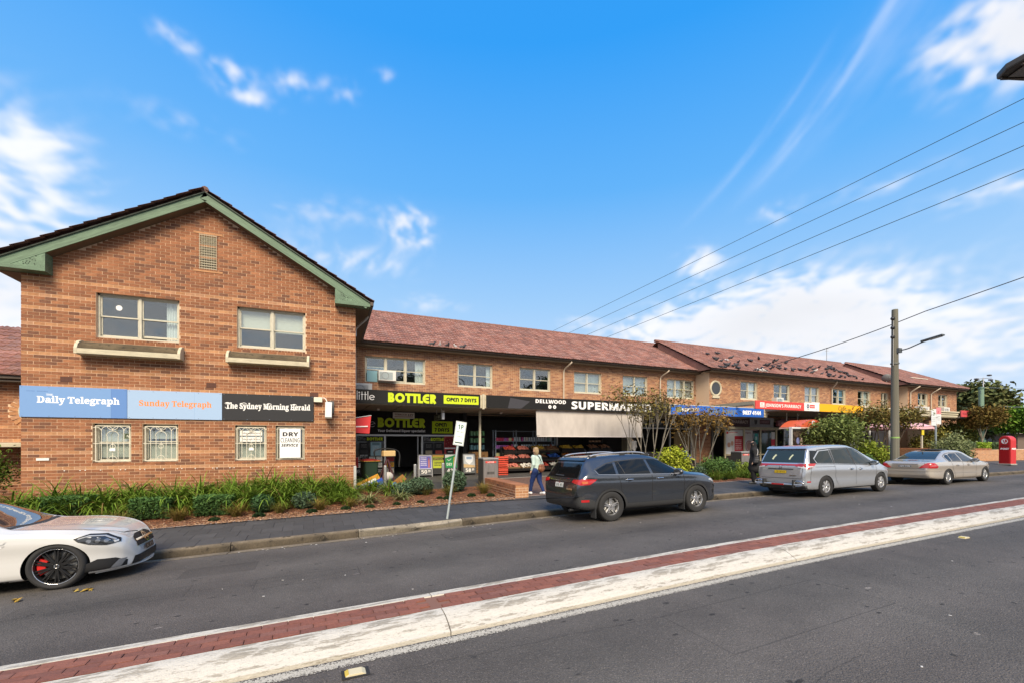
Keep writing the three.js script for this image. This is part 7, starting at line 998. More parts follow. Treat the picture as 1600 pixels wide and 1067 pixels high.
const tyreM = mat([.022, .022, .023], .85, { bumpMap: fineBump, bumpScale: .002 }), plasticM = mat([.028, .029, .031], .6), chromeM = mat([.72, .72, .73], .12, { metalness: 1 }), carGlassM = phys([.006, .007, .008], .03, { specularIntensity: .75 }), seamM = mat([.012, .012, .013], .7), lampRedM = phys([.42, .015, .018], .15, { clearcoat: 1 }), lampClearM = phys([.62, .63, .64], .12, { clearcoat: 1, metalness: .3 }), discM = mat([.35, .35, .34], .35, { metalness: .8 });
function rayGeo(bvh, geo, pts2, dir, off, maxEdge = .07) { // drape a flat outline on the body: pts2 in the plane across dir ('z': [x, y], '-x': [z, y], 'x': [z, y], 'y': [x, z])
let g = new THREE.ShapeGeometry(new THREE.Shape(pts2.map((p) => new THREE.Vector2(...p))), 8).toNonIndexed(); g.deleteAttribute('uv'); g.deleteAttribute('normal'); g = new TessellateModifier(maxEdge, 7).modify(g);
const p = g.attributes.position, nn = new Float32Array(p.count * 3), o = new THREE.Vector3(), d = new THREE.Vector3(), N = geo.attributes.normal, P = geo.attributes.position, ix = geo.index, uv = new Float32Array(p.count * 2);
let bx0 = 1e9, bx1 = -1e9, by0 = 1e9, by1 = -1e9; for (const [a, b] of pts2) { bx0 = Math.min(bx0, a); bx1 = Math.max(bx1, a); by0 = Math.min(by0, b); by1 = Math.max(by1, b); }
const A = new THREE.Vector3(), B = new THREE.Vector3(), C = new THREE.Vector3(), bc = new THREE.Vector3(), n = new THREE.Vector3(); let last = null;
for (let i = 0; i < p.count; i++) {
const a = p.getX(i), b = p.getY(i);
if (dir === 'z') { o.set(a, b, 3); d.set(0, 0, -1); } else if (dir === '-z') { o.set(a, b, -3); d.set(0, 0, 1); } else if (dir === '-x') { o.set(-5, b, a); d.set(1, 0, 0); } else if (dir === 'x') { o.set(6, b, a); d.set(-1, 0, 0); } else { o.set(a, 4, b); d.set(0, -1, 0); }
uv[2 * i] = (a - bx0) / (bx1 - bx0); uv[2 * i + 1] = (b - by0) / (by1 - by0); if (dir === 'x') uv[2 * i] = 1 - uv[2 * i];
const h = bvh.raycastFirst(new THREE.Ray(o, d), THREE.DoubleSide);
if (!h) { p.setXYZ(i, ...(last || [o.x, o.y, 0])); nn[3 * i + 1] = 1; continue; }
const [ia, ib, ic] = [h.face.a, h.face.b, h.face.c]; A.fromBufferAttribute(P, ia); B.fromBufferAttribute(P, ib); C.fromBufferAttribute(P, ic); THREE.Triangle.getBarycoord(h.point, A, B, C, bc);
n.set(0, 0, 0).addScaledVector(A.fromBufferAttribute(N, ia), bc.x).addScaledVector(B.fromBufferAttribute(N, ib), bc.y).addScaledVector(C.fromBufferAttribute(N, ic), bc.z).normalize(); if (n.dot(d) > 0) n.negate();
last = [h.point.x + n.x * off, h.point.y + n.y * off, h.point.z + n.z * off]; p.setXYZ(i, ...last); nn[3 * i] = n.x; nn[3 * i + 1] = n.y; nn[3 * i + 2] = n.z;
}
if (dir === 'x' || dir === 'y' || dir === '-z') for (const [A, k] of [[p.array, 3], [nn, 3], [uv, 2]]) for (let i = 0; i < p.count; i += 3) for (let c = 0; c < k; c++) { const q = (i + 1) * k + c, w = (i + 2) * k + c, t = A[q]; A[q] = A[w]; A[w] = t; }
g.setAttribute('normal', new THREE.BufferAttribute(nn, 3)); g.setAttribute('uv', new THREE.BufferAttribute(uv, 2)); return g;
}
const ring2 = (cx, cy, r0, r1, a0, a1, n = 22) => { const o = []; for (let i = 0; i <= n; i++) { const a = lerp(a0, a1, i / n); o.push([cx + r1 * Math.cos(a), cy + r1 * Math.sin(a)]); } for (let i = n; i >= 0; i--) { const a = lerp(a0, a1, i / n); o.push([cx + r0 * Math.cos(a), cy + r0 * Math.sin(a)]); } return o; };
const strip2 = (pts, w) => { const L = [], R = []; for (let i = 0; i < pts.length; i++) { const a = pts[Math.max(0, i - 1)], b = pts[Math.min(pts.length - 1, i + 1)], l = Math.hypot(b[0] - a[0], b[1] - a[1]), nx = -(b[1] - a[1]) / l * w / 2, ny = (b[0] - a[0]) / l * w / 2; L.push([pts[i][0] + nx, pts[i][1] + ny]); R.push([pts[i][0] - nx, pts[i][1] - ny]); } return [...L, ...R.reverse()]; };
function buildWheel(name, parent, x, z, R, Wd, rim, { spokes = 5, style = 'five', rimM, caliper } = {}) {   // outer face towards +z
const w = grp(name, parent); w.position.set(x, R, z); if (z < 0) w.rotation.y = Math.PI;
const h = Wd / 2, prof = [[rim - .012, -h * .75], [rim + .02, -h], [R - .035, -h], [R - .012, -h * .86], [R, -h * .6], [R, h * .6], [R - .012, h * .86], [R - .035, h], [rim + .025, h], [rim + .004, h * .88], [rim - .012, h * .75]];
const tg = new THREE.LatheGeometry(prof.map(([r, y]) => new THREE.Vector2(r, y)), 40).rotateX(Math.PI / 2); part('tyre', tg, tyreM, w);
const q = h * .74, barrel = new THREE.LatheGeometry([[rim - .004, -h * .8], [rim - .02, -h * .3], [rim - .022, q - .03], [rim - .006, q + .004], [rim + .008, q + .008], [rim + .01, q - .01]].map((p) => new THREE.Vector2(...p)), 40).rotateX(Math.PI / 2);
const rg = [barrel], hub = new THREE.CylinderGeometry(rim * .22, rim * .27, .045, 20).rotateX(Math.PI / 2).translate(0, 0, q - .045); rg.push(hub);
for (let k = 0; k < spokes; k++) {
const a = k / spokes * Math.PI * 2 + .3, sp = (o, w0, w1, z0) => { const r0 = rim * .18, r1 = rim - .012, s = new THREE.Shape([[r0, -w0], [r1, -w1], [r1, w1], [r0, w0]].map((p) => new THREE.Vector2(...p))); return new THREE.ExtrudeGeometry(s, { depth: .028, bevelEnabled: true, bevelSize: .005, bevelThickness: .006, bevelSegments: 1 }).rotateZ(a + o).translate(0, 0, z0); };
if (style === 'five') rg.push(sp(0, rim * .15, rim * .12, q - .055)); else if (style === 'twin') rg.push(sp(-.09, rim * .036, rim * .022, q - .05), sp(.09, rim * .036, rim * .022, q - .05)); else if (style === 'cover') rg.push(sp(0, rim * .10, rim * .17, q - .04)); else rg.push(sp(0, rim * .055, rim * .05, q - .05));
}
if (style === 'five') for (let k = 0; k < spokes; k++) { const a = k / spokes * Math.PI * 2 + .3, s = new THREE.Shape([[rim * .55, -.006], [rim * .95, -.016], [rim * .95, .016], [rim * .55, .006]].map((p) => new THREE.Vector2(...p))); part('spoke_slot', new THREE.ExtrudeGeometry(s, { depth: .004, bevelEnabled: false }).rotateZ(a).translate(0, 0, q - .019), plasticM, w); }
part('rim', rg, rimM, w); if (style === 'twin') part('rim_lip', new THREE.TorusGeometry(rim - .004, .0065, 8, 48).translate(0, 0, q + .006), chromeM, w);
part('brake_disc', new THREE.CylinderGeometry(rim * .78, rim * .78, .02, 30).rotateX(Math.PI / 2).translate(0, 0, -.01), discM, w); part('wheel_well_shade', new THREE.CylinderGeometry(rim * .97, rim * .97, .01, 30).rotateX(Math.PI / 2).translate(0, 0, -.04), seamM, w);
if (caliper) { const s = new THREE.Shape(ring2(0, 0, rim * .52, rim * .86, 2.55, 3.65, 10).map((p) => new THREE.Vector2(...p))); part('brake_caliper', new THREE.ExtrudeGeometry(s, { depth: .06, bevelEnabled: true, bevelSize: .006, bevelThickness: .006, bevelSegments: 1 }).translate(0, 0, -.01), caliper, w); }
part('hub_cap', [new THREE.CylinderGeometry(rim * .15, rim * .17, .015, 20).rotateX(Math.PI / 2).translate(0, 0, q - .018)], style === 'twin' ? mat([.03, .03, .03], .3) : chromeM, w); part('hub_emblem', new THREE.TorusGeometry(rim * .10, .004, 6, 20).translate(0, 0, q - .008), style === 'twin' ? chromeM : mat([.2, .2, .2], .3), w);
return w;
}
const EV = new Evaluator(); EV.attributes = ['position', 'normal']; EV.useGroups = true;
function makeCar(name, label, spec, s, dNear, stretch = 1) {   // s, dNear: rear axle along the street and near side
const t = thing(name, label, 'car'), { paint: pm, wb, R, wz } = spec, geo = carShell(spec), bvh = new MeshBVH(geo, { maxLeafSize: 8 });
const b1 = new Brush(geo.clone(), pm); let res = b1;
for (const ax of [0, wb]) { const cy = new THREE.CylinderGeometry(spec.arch, spec.arch, 2.4, 44).rotateX(Math.PI / 2).translate(ax, R * .985 + (spec.archUp || 0), 0); cy.deleteAttribute('uv'); const br = new Brush(cy, seamM); b1.updateMatrixWorld(); br.updateMatrixWorld(); res.updateMatrixWorld(); res = EV.evaluate(res, br, SUBTRACTION); }
const body = new THREE.Mesh(res.geometry, res.material); body.name = 'body'; body.castShadow = body.receiveShadow = true; t.add(body);
part('underbody', [bx(spec.arch + .02, wb - spec.arch - .02, .20, .42, -.66, .66), bx(-.3, wb + .3, .30, .62, -.58, .58)], seamM, t);
const kr = spec.x0 < -1.05 ? .94 : spec.x1 === 3.66 ? 1 : .87, drape = (nm, pts, dir, m, off = .004, parent = t, edge) => part(nm, rayGeo(bvh, geo, dir.endsWith('x') ? pts : pts.map(([a, b]) => [a < -.45 ? -.45 + (a + .45) * kr : a, b]), dir, off, edge), m, parent);
for (const ax of [0, wb]) for (const sz of [1, -1]) buildWheel('wheel', t, ax, sz * (wz - spec.tw / 2), R, spec.tw, spec.rim, spec.wheel);
spec.dress(drape, t, bvh, geo); const sy = spec.sy || 1; t.scale.y = sy; for (const c of t.children) if (c.name === 'wheel') { c.scale.y = 1 / sy; c.position.y = spec.R / sy; }
const d = dNear - spec.half, g0 = G(s), slope = Math.atan((yRoad(s + wb * stretch, dNear - .1) - yRoad(s, dNear - .1)) / (wb * stretch)), [x, z] = st(s, d), roll = Math.atan((yRoad(s + 1, dNear) - yRoad(s + 1, Math.max(.46, dNear - spec.half * 2))) / (spec.half * 2));
t.position.set(x, (yRoad(s, dNear) + yRoad(s, Math.max(.46, dNear - spec.half * 2))) / 2 + .002, z); t.rotation.set(-roll * .7, BE, slope, 'YZX'); t.scale.x = stretch; return t;
}
const plateTex = (s, bg, fg) => canvasTex(256, 74, (c, w, h) => { c.fillStyle = bg; c.fillRect(0, 0, w, h); c.strokeStyle = fg; c.lineWidth = 3; c.strokeRect(4, 4, w - 8, h - 8); txt(c, s, w / 2, 56, 52, fg, { align: 'center', w: 200 }); });
function handleAt(t, x, y, z, L = .2, m = chromeM) { const h = part('door_handle', new RoundedBoxGeometry(L, .032, .03, 3, .014).translate(x, y, z + .022), m, t); part('handle_recess', ell(x, y - .004, z + .0, L * .42, .034, .012), seamM, t); return h; }
function mirrorAt(t, x, y, z, m) { const g = grp('wing_mirror', t); g.position.set(x, y, z); part('mirror_shell', ell(0, .05, .12, .085, .085, .13, 16), m, g); part('mirror_glass', new THREE.CircleGeometry(.085, 20).scale(1.25, .85, 1).rotateY(-Math.PI / 2).translate(-.078, .05, .12), chromeM, g); part('mirror_foot', bx(-.03, .04, -.03, .02, -.06, .08, .01), plasticM, g); }
const halfAt = (bvh, x, y, side = 1) => { const h = bvh.raycastFirst(new THREE.Ray(new THREE.Vector3(x, y, 3 * side), new THREE.Vector3(0, 0, -side)), THREE.DoubleSide); return h ? h.point.z : .9 * side; };
const paintM = (c, metal, rough) => phys(c, rough, { metalness: metal, clearcoat: 1, clearcoatRoughness: .03 });

// ---- grey compact SUV
const pmDark = paintM([.05, .055, .066], .5, .3);
makeCar('parked_suv', 'dark grey compact SUV with roof rails parked at the kerb, nearest of three', {
sy: .945, x0: -.93, x1: 3.60, wb: 2.66, R: .352, tw: .225, rim: .218, arch: .405, archUp: .01, wz: .915, half: .92, paint: paintM([.095, .105, .122], .8, .2), sill: .95,
top: [[-.93, .74], [-.915, .90], [-.87, 1.02], [-.80, 1.14], [-.62, 1.42], [-.54, 1.535], [-.46, 1.585], [0, 1.625], [.6, 1.645], [1.15, 1.63], [1.5, 1.56], [1.95, 1.33], [2.30, 1.18], [2.5, 1.12], [3.0, 1.06], [3.3, .98], [3.48, .86], [3.57, .70], [3.60, .55]],
belt: [[-.93, .70], [-.87, 1.0], [-.6, 1.15], [0, 1.13], [1, 1.10], [2, 1.07], [2.5, 1.04], [3.0, .97], [3.35, .85], [3.6, .5]],
bot: [[-.93, .50], [-.85, .36], [-.45, .30], [0, .28], [2.66, .25], [3.25, .25], [3.5, .30], [3.6, .42]],
wide: [[-.93, .66], [-.88, .78], [-.72, .87], [-.3, .912], [.3, .915], [1.2, .90], [2.1, .905], [2.66, .915], [3.1, .89], [3.4, .78], [3.54, .64], [3.6, .5]],
roofw: [[-.93, .58], [-.8, .70], [-.5, .60], [0, .62], [1, .635], [1.6, .61], [2.1, .66], [2.5, .74], [3.0, .72], [3.4, .58], [3.6, .42]],
wheel: { spokes: 5, style: 'five', rimM: mat([.62, .62, .63], .25, { metalness: .8 }) },
dress(D, t, bvh) {
D('side_window', [[-.30, 1.18], [-.02, 1.17], [.16, 1.16], [.16, 1.43], [-.02, 1.41], [-.36, 1.28]], 'z', carGlassM); D('side_window', [[.24, 1.155], [1.20, 1.125], [1.12, 1.49], [.90, 1.495], [.24, 1.455]], 'z', carGlassM); D('side_window', [[1.29, 1.122], [2.14, 1.095], [2.04, 1.17], [1.64, 1.42], [1.46, 1.475], [1.20, 1.488]], 'z', carGlassM);
D('pillar_trim', strip2([[.42, 1.155], [.32, 1.45]], .022), 'z', plasticM, .007); D('window_trim', strip2([[-.40, 1.28], [-.33, 1.17], [0, 1.152], [1.2, 1.11], [2.2, 1.08]], .012), 'z', mat([.4, .4, .41], .3, { metalness: .8 }), .006); D('window_trim', strip2([[-.40, 1.285], [-.02, 1.43], [.25, 1.47], [.9, 1.512], [1.46, 1.493], [1.66, 1.435], [2.1, 1.16]], .018), 'z', plasticM, .006);
for (const p of [[[.22, 1.12], [.30, .72], [.44, .52]], [[1.23, 1.10], [1.22, .42]], [[2.24, 1.05], [2.26, .62], [2.20, .42]], [[.42, .50], [.5, .40]]]) D('door_seam', strip2(p, .011), 'z', seamM, .003);
D('sill_cladding', [[.42, .29], [2.25, .27], [2.27, .40], [.45, .42]], 'z', plasticM, .008); for (const a of [0, 2.66]) D('arch_cladding', ring2(a, .357, .403, .462, -.15, 3.3), 'z', plasticM, .008);
D('bumper', [[-.95, .52], [-.86, .33], [-.47, .31], [-.44, .52], [-.60, .60], [-.93, .62]], 'z', plasticM, .006); D('bumper', [[-.86, .36], [.86, .36], [.86, .60], [-.86, .60]], '-x', plasticM, .007); D('bumper_lip', [[-.9, .60], [.9, .60], [.9, .66], [-.9, .66]], '-x', plasticM, .012);
D('front_bumper', [[3.15, .28], [3.56, .30], [3.58, .46], [3.12, .36]], 'z', plasticM, .006);
D('rear_window', [[-.66, 1.10], [.66, 1.10], [.58, 1.44], [-.58, 1.44]], '-x', carGlassM, .006); D('spoiler', [[-.62, 1.50], [.62, 1.50], [.58, 1.56], [-.58, 1.56]], '-x', pmDark, .03); D('shaded_tailgate_panel', [[-.68, .66], [.68, .66], [.70, 1.08], [-.70, 1.08]], '-x', phys([.02, .021, .025], .18, { clearcoat: 1 }), .004);  // tailgate: shade on the rear painted in as near-black over the body paint
D('tail_light', [[-.92, .99], [-.84, .93], [-.60, .94], [-.42, 1.035], [-.50, 1.065], [-.84, 1.075]], 'z', lampRedM, .012); for (const sg of [1, -1]) D('tail_light', [[sg * .52, .99], [sg * .86, .93], [sg * .90, 1.06], [sg * .56, 1.055]], '-x', lampRedM, .012); D('indicator', [[-.80, .965], [-.66, .965], [-.66, 1.02], [-.80, 1.02]], 'z', phys([.5, .12, .03], .2, { clearcoat: 1 }), .016);
D('chrome_garnish', [[-.50, .985], [.50, .985], [.48, 1.035], [-.48, 1.035]], '-x', chromeM, .012); D('number_plate', [[-.19, .845], [.19, .845], [.19, .965], [-.19, .965]], '-x', mat([.9, .9, .9], .5, { map: plateTex('DE 45', '#d8dad4', '#3b463f') }), .012); D('reflector', [[-.82, .52], [-.62, .52], [-.62, .575], [-.82, .575]], 'z', lampRedM, .012); D('badge', [[.32, .80], [.58, .80], [.58, .84], [.32, .84]], '-x', chromeM, .008); D('badge', ring2(0, 1.00, .03, .05, 0, 6.28), '-x', chromeM, .018);
D('headlight', [[3.08, .88], [3.46, .74], [3.50, .80], [3.28, .915]], 'z', lampClearM, .006);
for (const sg of [1, -1]) { const r = grp('roof_rail', t); part('rail', tube([[-.42, 1.56, sg * .57], [-.3, 1.63, sg * .575], [.4, 1.685, sg * .59], [1.1, 1.675, sg * .585], [1.4, 1.60, sg * .57]], .018, 30, 8), mat([.60, .60, .61], .3, { metalness: .7 }), r); part('rail_foot', [bx(-.40, -.18, 1.56, 1.625, sg * .57 - .02, sg * .57 + .02, .01), bx(.5, .64, 1.62, 1.68, sg * .59 - .02, sg * .59 + .02, .01), bx(1.15, 1.38, 1.56, 1.66, sg * .575 - .02, sg * .575 + .02, .01)], plasticM, r); }
handleAt(t, .52, 1.01, halfAt(bvh, .52, 1.01)); handleAt(t, 1.46, 1.0, halfAt(bvh, 1.46, 1.0)); for (const sg of [1, -1]) { const g = grp('x', t); t.remove(g); } mirrorAt(t, 2.02, 1.09, halfAt(bvh, 2.02, 1.09) - .02, paintM([.060, .068, .082], .55, .28));
part('aerial', rod([.0, 1.62, 0], [-.12, 1.78, 0], .006), plasticM, t); part('mud_flap', [bx(-.46, -.44, .12, .40, .70, .90)], plasticM, t); part('mud_flap', [bx(2.21, 2.23, .12, .42, .70, .90)], plasticM, t); part('exhaust', rod([-.88, .30, .45], [-.6, .30, .45], .035), plasticM, t);
D('wiper', strip2([[-.30, 1.14], [.1, 1.13]], .03), '-x', plasticM, .02);
},
}, 5.98, 1.86, 1.01);
// ---- silver people mover
{
const P = paintM([.50, .52, .55], .6, .26);
makeCar('parked_van', 'silver people mover with a yellow plate parked between the grey and the beige car', {
sy: .95, x0: -.94, x1: 3.84, wb: 2.95, R: .338, tw: .21, rim: .205, arch: .385, archUp: .01, wz: .895, half: .90, paint: P, sill: .955, crown: .05,
top: [[-.94, .74], [-.925, .90], [-.89, 1.05], [-.82, 1.20], [-.62, 1.55], [-.55, 1.655], [-.45, 1.70], [0, 1.735], [.8, 1.75], [1.4, 1.73], [1.85, 1.63], [2.4, 1.38], [2.95, 1.12], [3.15, 1.05], [3.45, .96], [3.66, .83], [3.78, .66], [3.84, .5]],
belt: [[-.94, .70], [-.88, .98], [-.6, 1.08], [0, 1.075], [1, 1.04], [2, .99], [2.7, .955], [3.2, .90], [3.5, .82], [3.84, .45]],
bot: [[-.94, .42], [-.85, .28], [-.4, .25], [0, .24], [2.95, .22], [3.5, .22], [3.75, .28], [3.84, .38]],
wide: [[-.94, .70], [-.89, .80], [-.72, .865], [-.3, .893], [.3, .898], [1.5, .898], [2.5, .898], [3.0, .895], [3.4, .85], [3.65, .74], [3.78, .60], [3.84, .45]],
roofw: [[-.94, .6], [-.8, .72], [-.5, .66], [0, .68], [1, .69], [1.8, .65], [2.4, .68], [3.0, .74], [3.4, .66], [3.7, .5], [3.84, .36]],
wheel: { spokes: 7, style: 'cover', rimM: mat([.60, .60, .61], .3, { metalness: .7 }) },
dress(D, t, bvh) {
const G2 = phys([.012, .018, .017], .03, { specularIntensity: .8 });
D('side_window', [[-.36, 1.145], [.40, 1.115], [.34, 1.555], [-.10, 1.53], [-.44, 1.28]], 'z', G2); D('side_window', [[.50, 1.11], [1.48, 1.06], [1.30, 1.595], [.46, 1.585]], 'z', G2); D('side_window', [[1.58, 1.055], [2.58, 1.01], [2.50, 1.10], [1.92, 1.46], [1.70, 1.56], [1.40, 1.592]], 'z', G2);
D('window_band', strip2([[-.55, 1.125], [.4, 1.09], [1.5, 1.04], [2.66, .985]], .02), 'z', plasticM, .006); D('pillar_trim', [[-.70, 1.14], [-.40, 1.13], [-.48, 1.30], [-.16, 1.545], [-.52, 1.56]], 'z', carGlassM, .003); D('pillar_trim', strip2([[.45, 1.11], [.40, 1.575]], .07), 'z', plasticM, .003); D('pillar_trim', strip2([[1.53, 1.05], [1.35, 1.60]], .07), 'z', plasticM, .003); D('window_trim', strip2([[-.2, 1.565], [.5, 1.612], [1.4, 1.615], [1.75, 1.575], [2.0, 1.465], [2.62, 1.06]], .03), 'z', plasticM, .004);
for (const p of [[[.45, 1.06], [.46, .70], [.52, .52], [.60, .40]], [[1.55, 1.03], [1.54, .36]], [[2.66, .96], [2.68, .60], [2.60, .36]], [[-.5, 1.02], [.45, 1.0]], [[-.72, 1.06], [-.74, .55]]]) D('door_seam', strip2(p, .010), 'z', seamM, .003);
D('sill_strip', [[.42, .25], [2.55, .23], [2.55, .265], [.42, .285]], 'z', plasticM, .004);
D('rear_window', [[-.70, 1.16], [.70, 1.16], [.62, 1.56], [-.62, 1.56]], '-x', phys([.03, .042, .04], .04), .006); D('spoiler', [[-.66, 1.60], [.66, 1.60], [.62, 1.665], [-.62, 1.665]], '-x', P, .05); D('spoiler_shade', [[-.64, 1.575], [.64, 1.575], [.64, 1.605], [-.64, 1.605]], '-x', plasticM, .03);
D('light_band', [[-.82, 1.06], [.82, 1.06], [.80, 1.112], [-.80, 1.112]], '-x', lampRedM, .010); D('tail_light', [[-.92, 1.00], [-.66, 1.0], [-.44, 1.12], [-.50, 1.135], [-.90, 1.13]], 'z', lampRedM, .012); for (const sg of [1, -1]) { D('tail_light', [[sg * .46, 1.045], [sg * .84, .95], [sg * .84, 1.05], [sg * .46, 1.06]], '-x', lampRedM, .012); D('reversing_light', [[sg * .55, 1.0], [sg * .80, .965], [sg * .80, 1.01], [sg * .55, 1.04]], '-x', lampClearM, .016); } D('reversing_light', [[-.88, 1.01], [-.66, 1.01], [-.60, 1.05], [-.88, 1.05]], 'z', lampClearM, .016);
for (const [a, b] of [[-.34, .06], [.22, .05]]) D('window_mark', strip2([[a, 1.26], [a + .03, 1.35], [a + .08, 1.42]], b), '-x', mat([.6, .62, .4], .6), .008);
D('tailgate_seam', strip2([[-.70, 1.03], [-.68, .64], [.68, .64], [.70, 1.03]], .012), '-x', seamM, .004); D('handle_garnish', strip2([[-.42, .945], [.42, .945]], .028), '-x', plasticM, .014); D('number_plate', [[-.20, .80], [.20, .80], [.20, .90], [-.20, .90]], '-x', mat([.9, .9, .9], .5, { map: plateTex('CD 39 XX', '#d8b419', '#20201a') }), .012); D('badge', [[.30, .72], [.52, .72], [.52, .745], [.30, .745]], '-x', chromeM, .008); D('badge', ring2(0, 1.0, .028, .046, 0, 6.28), '-x', chromeM, .016);
D('bumper_insert', [[-.62, .50], [.62, .50], [.62, .56], [-.62, .56]], '-x', P, .012);
const g = grp('bumper_bar', t); part('cross_bar', rod([-1.0, .44, -.78], [-1.0, .44, .78], .028), mat([.55, .56, .57], .3, { metalness: .7 }), g); for (const sg of [1, -1]) { part('corner_hoop', new THREE.TorusGeometry(.11, .018, 8, 24).scale(1.3, .8, 1).rotateY(Math.PI / 2).translate(-1.0, .48, sg * .66), chromeM, g); part('bar_mount', bx(-1.03, -.9, .34, .60, sg * .50 - .03, sg * .50 + .03, .01), plasticM, g); } part('cross_lamp', bx(-1.035, -1.02, .415, .465, -.20, .20), lampRedM, g);
D('lower_valance', [[-.80, .27], [.80, .27], [.80, .42], [-.80, .42]], '-x', plasticM, .008); D('reflector', [[-.86, .52], [-.74, .52], [-.74, .56], [-.86, .56]], 'z', lampRedM, .01);
handleAt(t, 1.28, .90, halfAt(bvh, 1.28, .90), .17); handleAt(t, 1.76, .885, halfAt(bvh, 1.76, .885), .17); mirrorAt(t, 2.44, 1.02, halfAt(bvh, 2.44, 1.02) - .01, mat([.16, .2, .25], .2, { metalness: .4 })); D('headlight', [[3.3, .84], [3.66, .70], [3.72, .78], [3.45, .90]], 'z', lampClearM, .006);
part('underbody_spare', bx(-.7, -.3, .18, .34, -.4, .4), seamM, t);
},
}, 14.4, 1.68, 1.035);
}
// ---- beige sedan
{
const P = paintM([.56, .50, .43], .45, .26);
makeCar('parked_sedan', 'beige metallic sedan with a sunroof parked furthest along the kerb', {
sy: .925, x0: -1.11, x1: 3.68, wb: 2.854, R: .318, tw: .225, rim: .205, arch: .365, archUp: .005, wz: .895, half: .91, paint: P, sill: .955, crown: .035,
top: [[-1.11, .70], [-1.10, .84], [-1.07, .93], [-.98, .985], [-.6, 1.02], [-.42, 1.04], [-.1, 1.19], [.3, 1.355], [.6, 1.42], [1.0, 1.45], [1.45, 1.435], [1.75, 1.37], [2.15, 1.17], [2.45, 1.01], [2.6, .97], [3.1, .91], [3.42, .81], [3.58, .67], [3.66, .52], [3.68, .45]],
belt: [[-1.11, .66], [-1.05, .90], [-.6, .965], [0, .955], [1, .93], [2, .90], [2.5, .885], [3.1, .84], [3.45, .74], [3.68, .4]],
bot: [[-1.11, .44], [-1.02, .30], [-.5, .24], [0, .22], [2.85, .20], [3.35, .20], [3.6, .26], [3.68, .34]],
wide: [[-1.11, .64], [-1.06, .76], [-.9, .845], [-.5, .89], [0, .905], [1, .91], [2, .91], [2.85, .90], [3.25, .85], [3.5, .73], [3.63, .58], [3.68, .45]],
roofw: [[-1.11, .52], [-1.0, .68], [-.5, .70], [-.1, .60], [.4, .56], [1, .58], [1.6, .57], [2.1, .62], [2.5, .74], [3.1, .68], [3.45, .55], [3.68, .36]],
wheel: { spokes: 12, style: 'multi', rimM: mat([.62, .62, .62], .25, { metalness: .8 }) },
dress(D, t, bvh) {
const G2 = phys([.015, .019, .028], .03, { specularIntensity: .8 });
D('side_window', [[.10, .985], [.30, .985], [.42, 1.24], [.30, 1.26], [.14, 1.16]], 'z', G2); D('side_window', [[.36, .985], [1.0, .965], [.98, 1.305], [.62, 1.30], [.46, 1.255]], 'z', G2); D('side_window', [[1.08, .962], [1.98, .93], [1.90, 1.0], [1.52, 1.25], [1.32, 1.305], [1.05, 1.31]], 'z', G2); D('window_trim', strip2([[.02, .99], [.10, 1.19], [.34, 1.29], [.62, 1.325], [1.3, 1.33], [1.55, 1.265], [2.02, .965], [2.0, .915], [.04, .968]], .016), 'z', plasticM, .005);
for (const p of [[[.22, .95], [.30, .70], [.42, .50], [.50, .24]], [[1.04, .95], [1.05, .24]], [[2.04, .90], [2.08, .58], [2.04, .24]]]) D('door_seam', strip2(p, .010), 'z', seamM, .003); D('rubbing_strip', strip2([[.45, .50], [2.05, .47]], .03), 'z', P, .012); D('lower_sill', [[.4, .23], [2.45, .21], [2.45, .28], [.4, .30]], 'z', mat([.30, .26, .22], .35, { metalness: .4 }), .006);
D('rear_window', [[-.62, 1.06], [.62, 1.06], [.50, 1.37], [-.50, 1.37]], '-x', phys([.03, .04, .045], .04), .006); D('high_brake_light', [[-.16, 1.02], [.16, 1.02], [.16, 1.034], [-.16, 1.034]], '-x', mat([.25, .10, .09], .4), .008);
for (const sg of [1, -1]) D('tail_light', [[sg * .44, .725], [sg * .82, .725], [sg * .86, .88], [sg * .70, .935], [sg * .62, .90]], '-x', lampRedM, .010); D('tail_light', [[-1.09, .72], [-.76, .72], [-.70, .78], [-.86, .93], [-1.06, .94]], 'z', lampRedM, .010); D('indicator', [[-1.05, .80], [-.82, .80], [-.86, .845], [-1.05, .845]], 'z', phys([.5, .10, .10], .2, { clearcoat: 1 }), .014);
D('plate_recess', [[-.46, .72], [.46, .72], [.40, .87], [-.40, .87]], '-x', mat([.36, .31, .26], .3, { metalness: .5 }), .005); D('number_plate', [[-.22, .755], [.22, .755], [.22, .835], [-.22, .835]], '-x', mat([.9, .9, .9], .5, { map: plateTex('CJY 770', '#5a5c60', '#d6d8da') }), .012); D('boot_strip', strip2([[-.42, .885], [.42, .885]], .02), '-x', mat([.2, .17, .15], .3, { metalness: .5 }), .012); D('boot_seam', strip2([[-.60, .98], [-.62, .69], [.62, .69], [.60, .98]], .012), '-x', seamM, .004); D('bumper_line', strip2([[-.86, .60], [.86, .60]], .03), '-x', P, .016); D('bumper_line', strip2([[-1.09, .60], [-.44, .585]], .025), 'z', P, .014);
D('sunroof', [[.75, -.36], [1.35, -.36], [1.35, .36], [.75, .36]], 'y', phys([.01, .01, .012], .05, { clearcoat: 1 }), .012); part('raised_sunroof', bx(.55, 1.12, 1.468, 1.482, -.37, .37, .006), mat([.015, .015, .016], .3), t);
for (const [x, m] of [[.62, P], [1.44, P]]) handleAt(t, x, .80 + .005, halfAt(bvh, x, .805), .19, m); mirrorAt(t, 1.84, .94, halfAt(bvh, 1.84, .94) - .02, mat([.10, .11, .13], .25, { metalness: .3 })); D('headlight', [[3.28, .74], [3.55, .62], [3.58, .70], [3.40, .80]], 'z', lampClearM, .006); part('roof_fin', [extr([[-.05, 0], [.06, 0], [-.04, .05]], .02).translate(.2, 1.34, -.01)], plasticM, t);
},
}, 22.2, 1.64, 1.075);
}
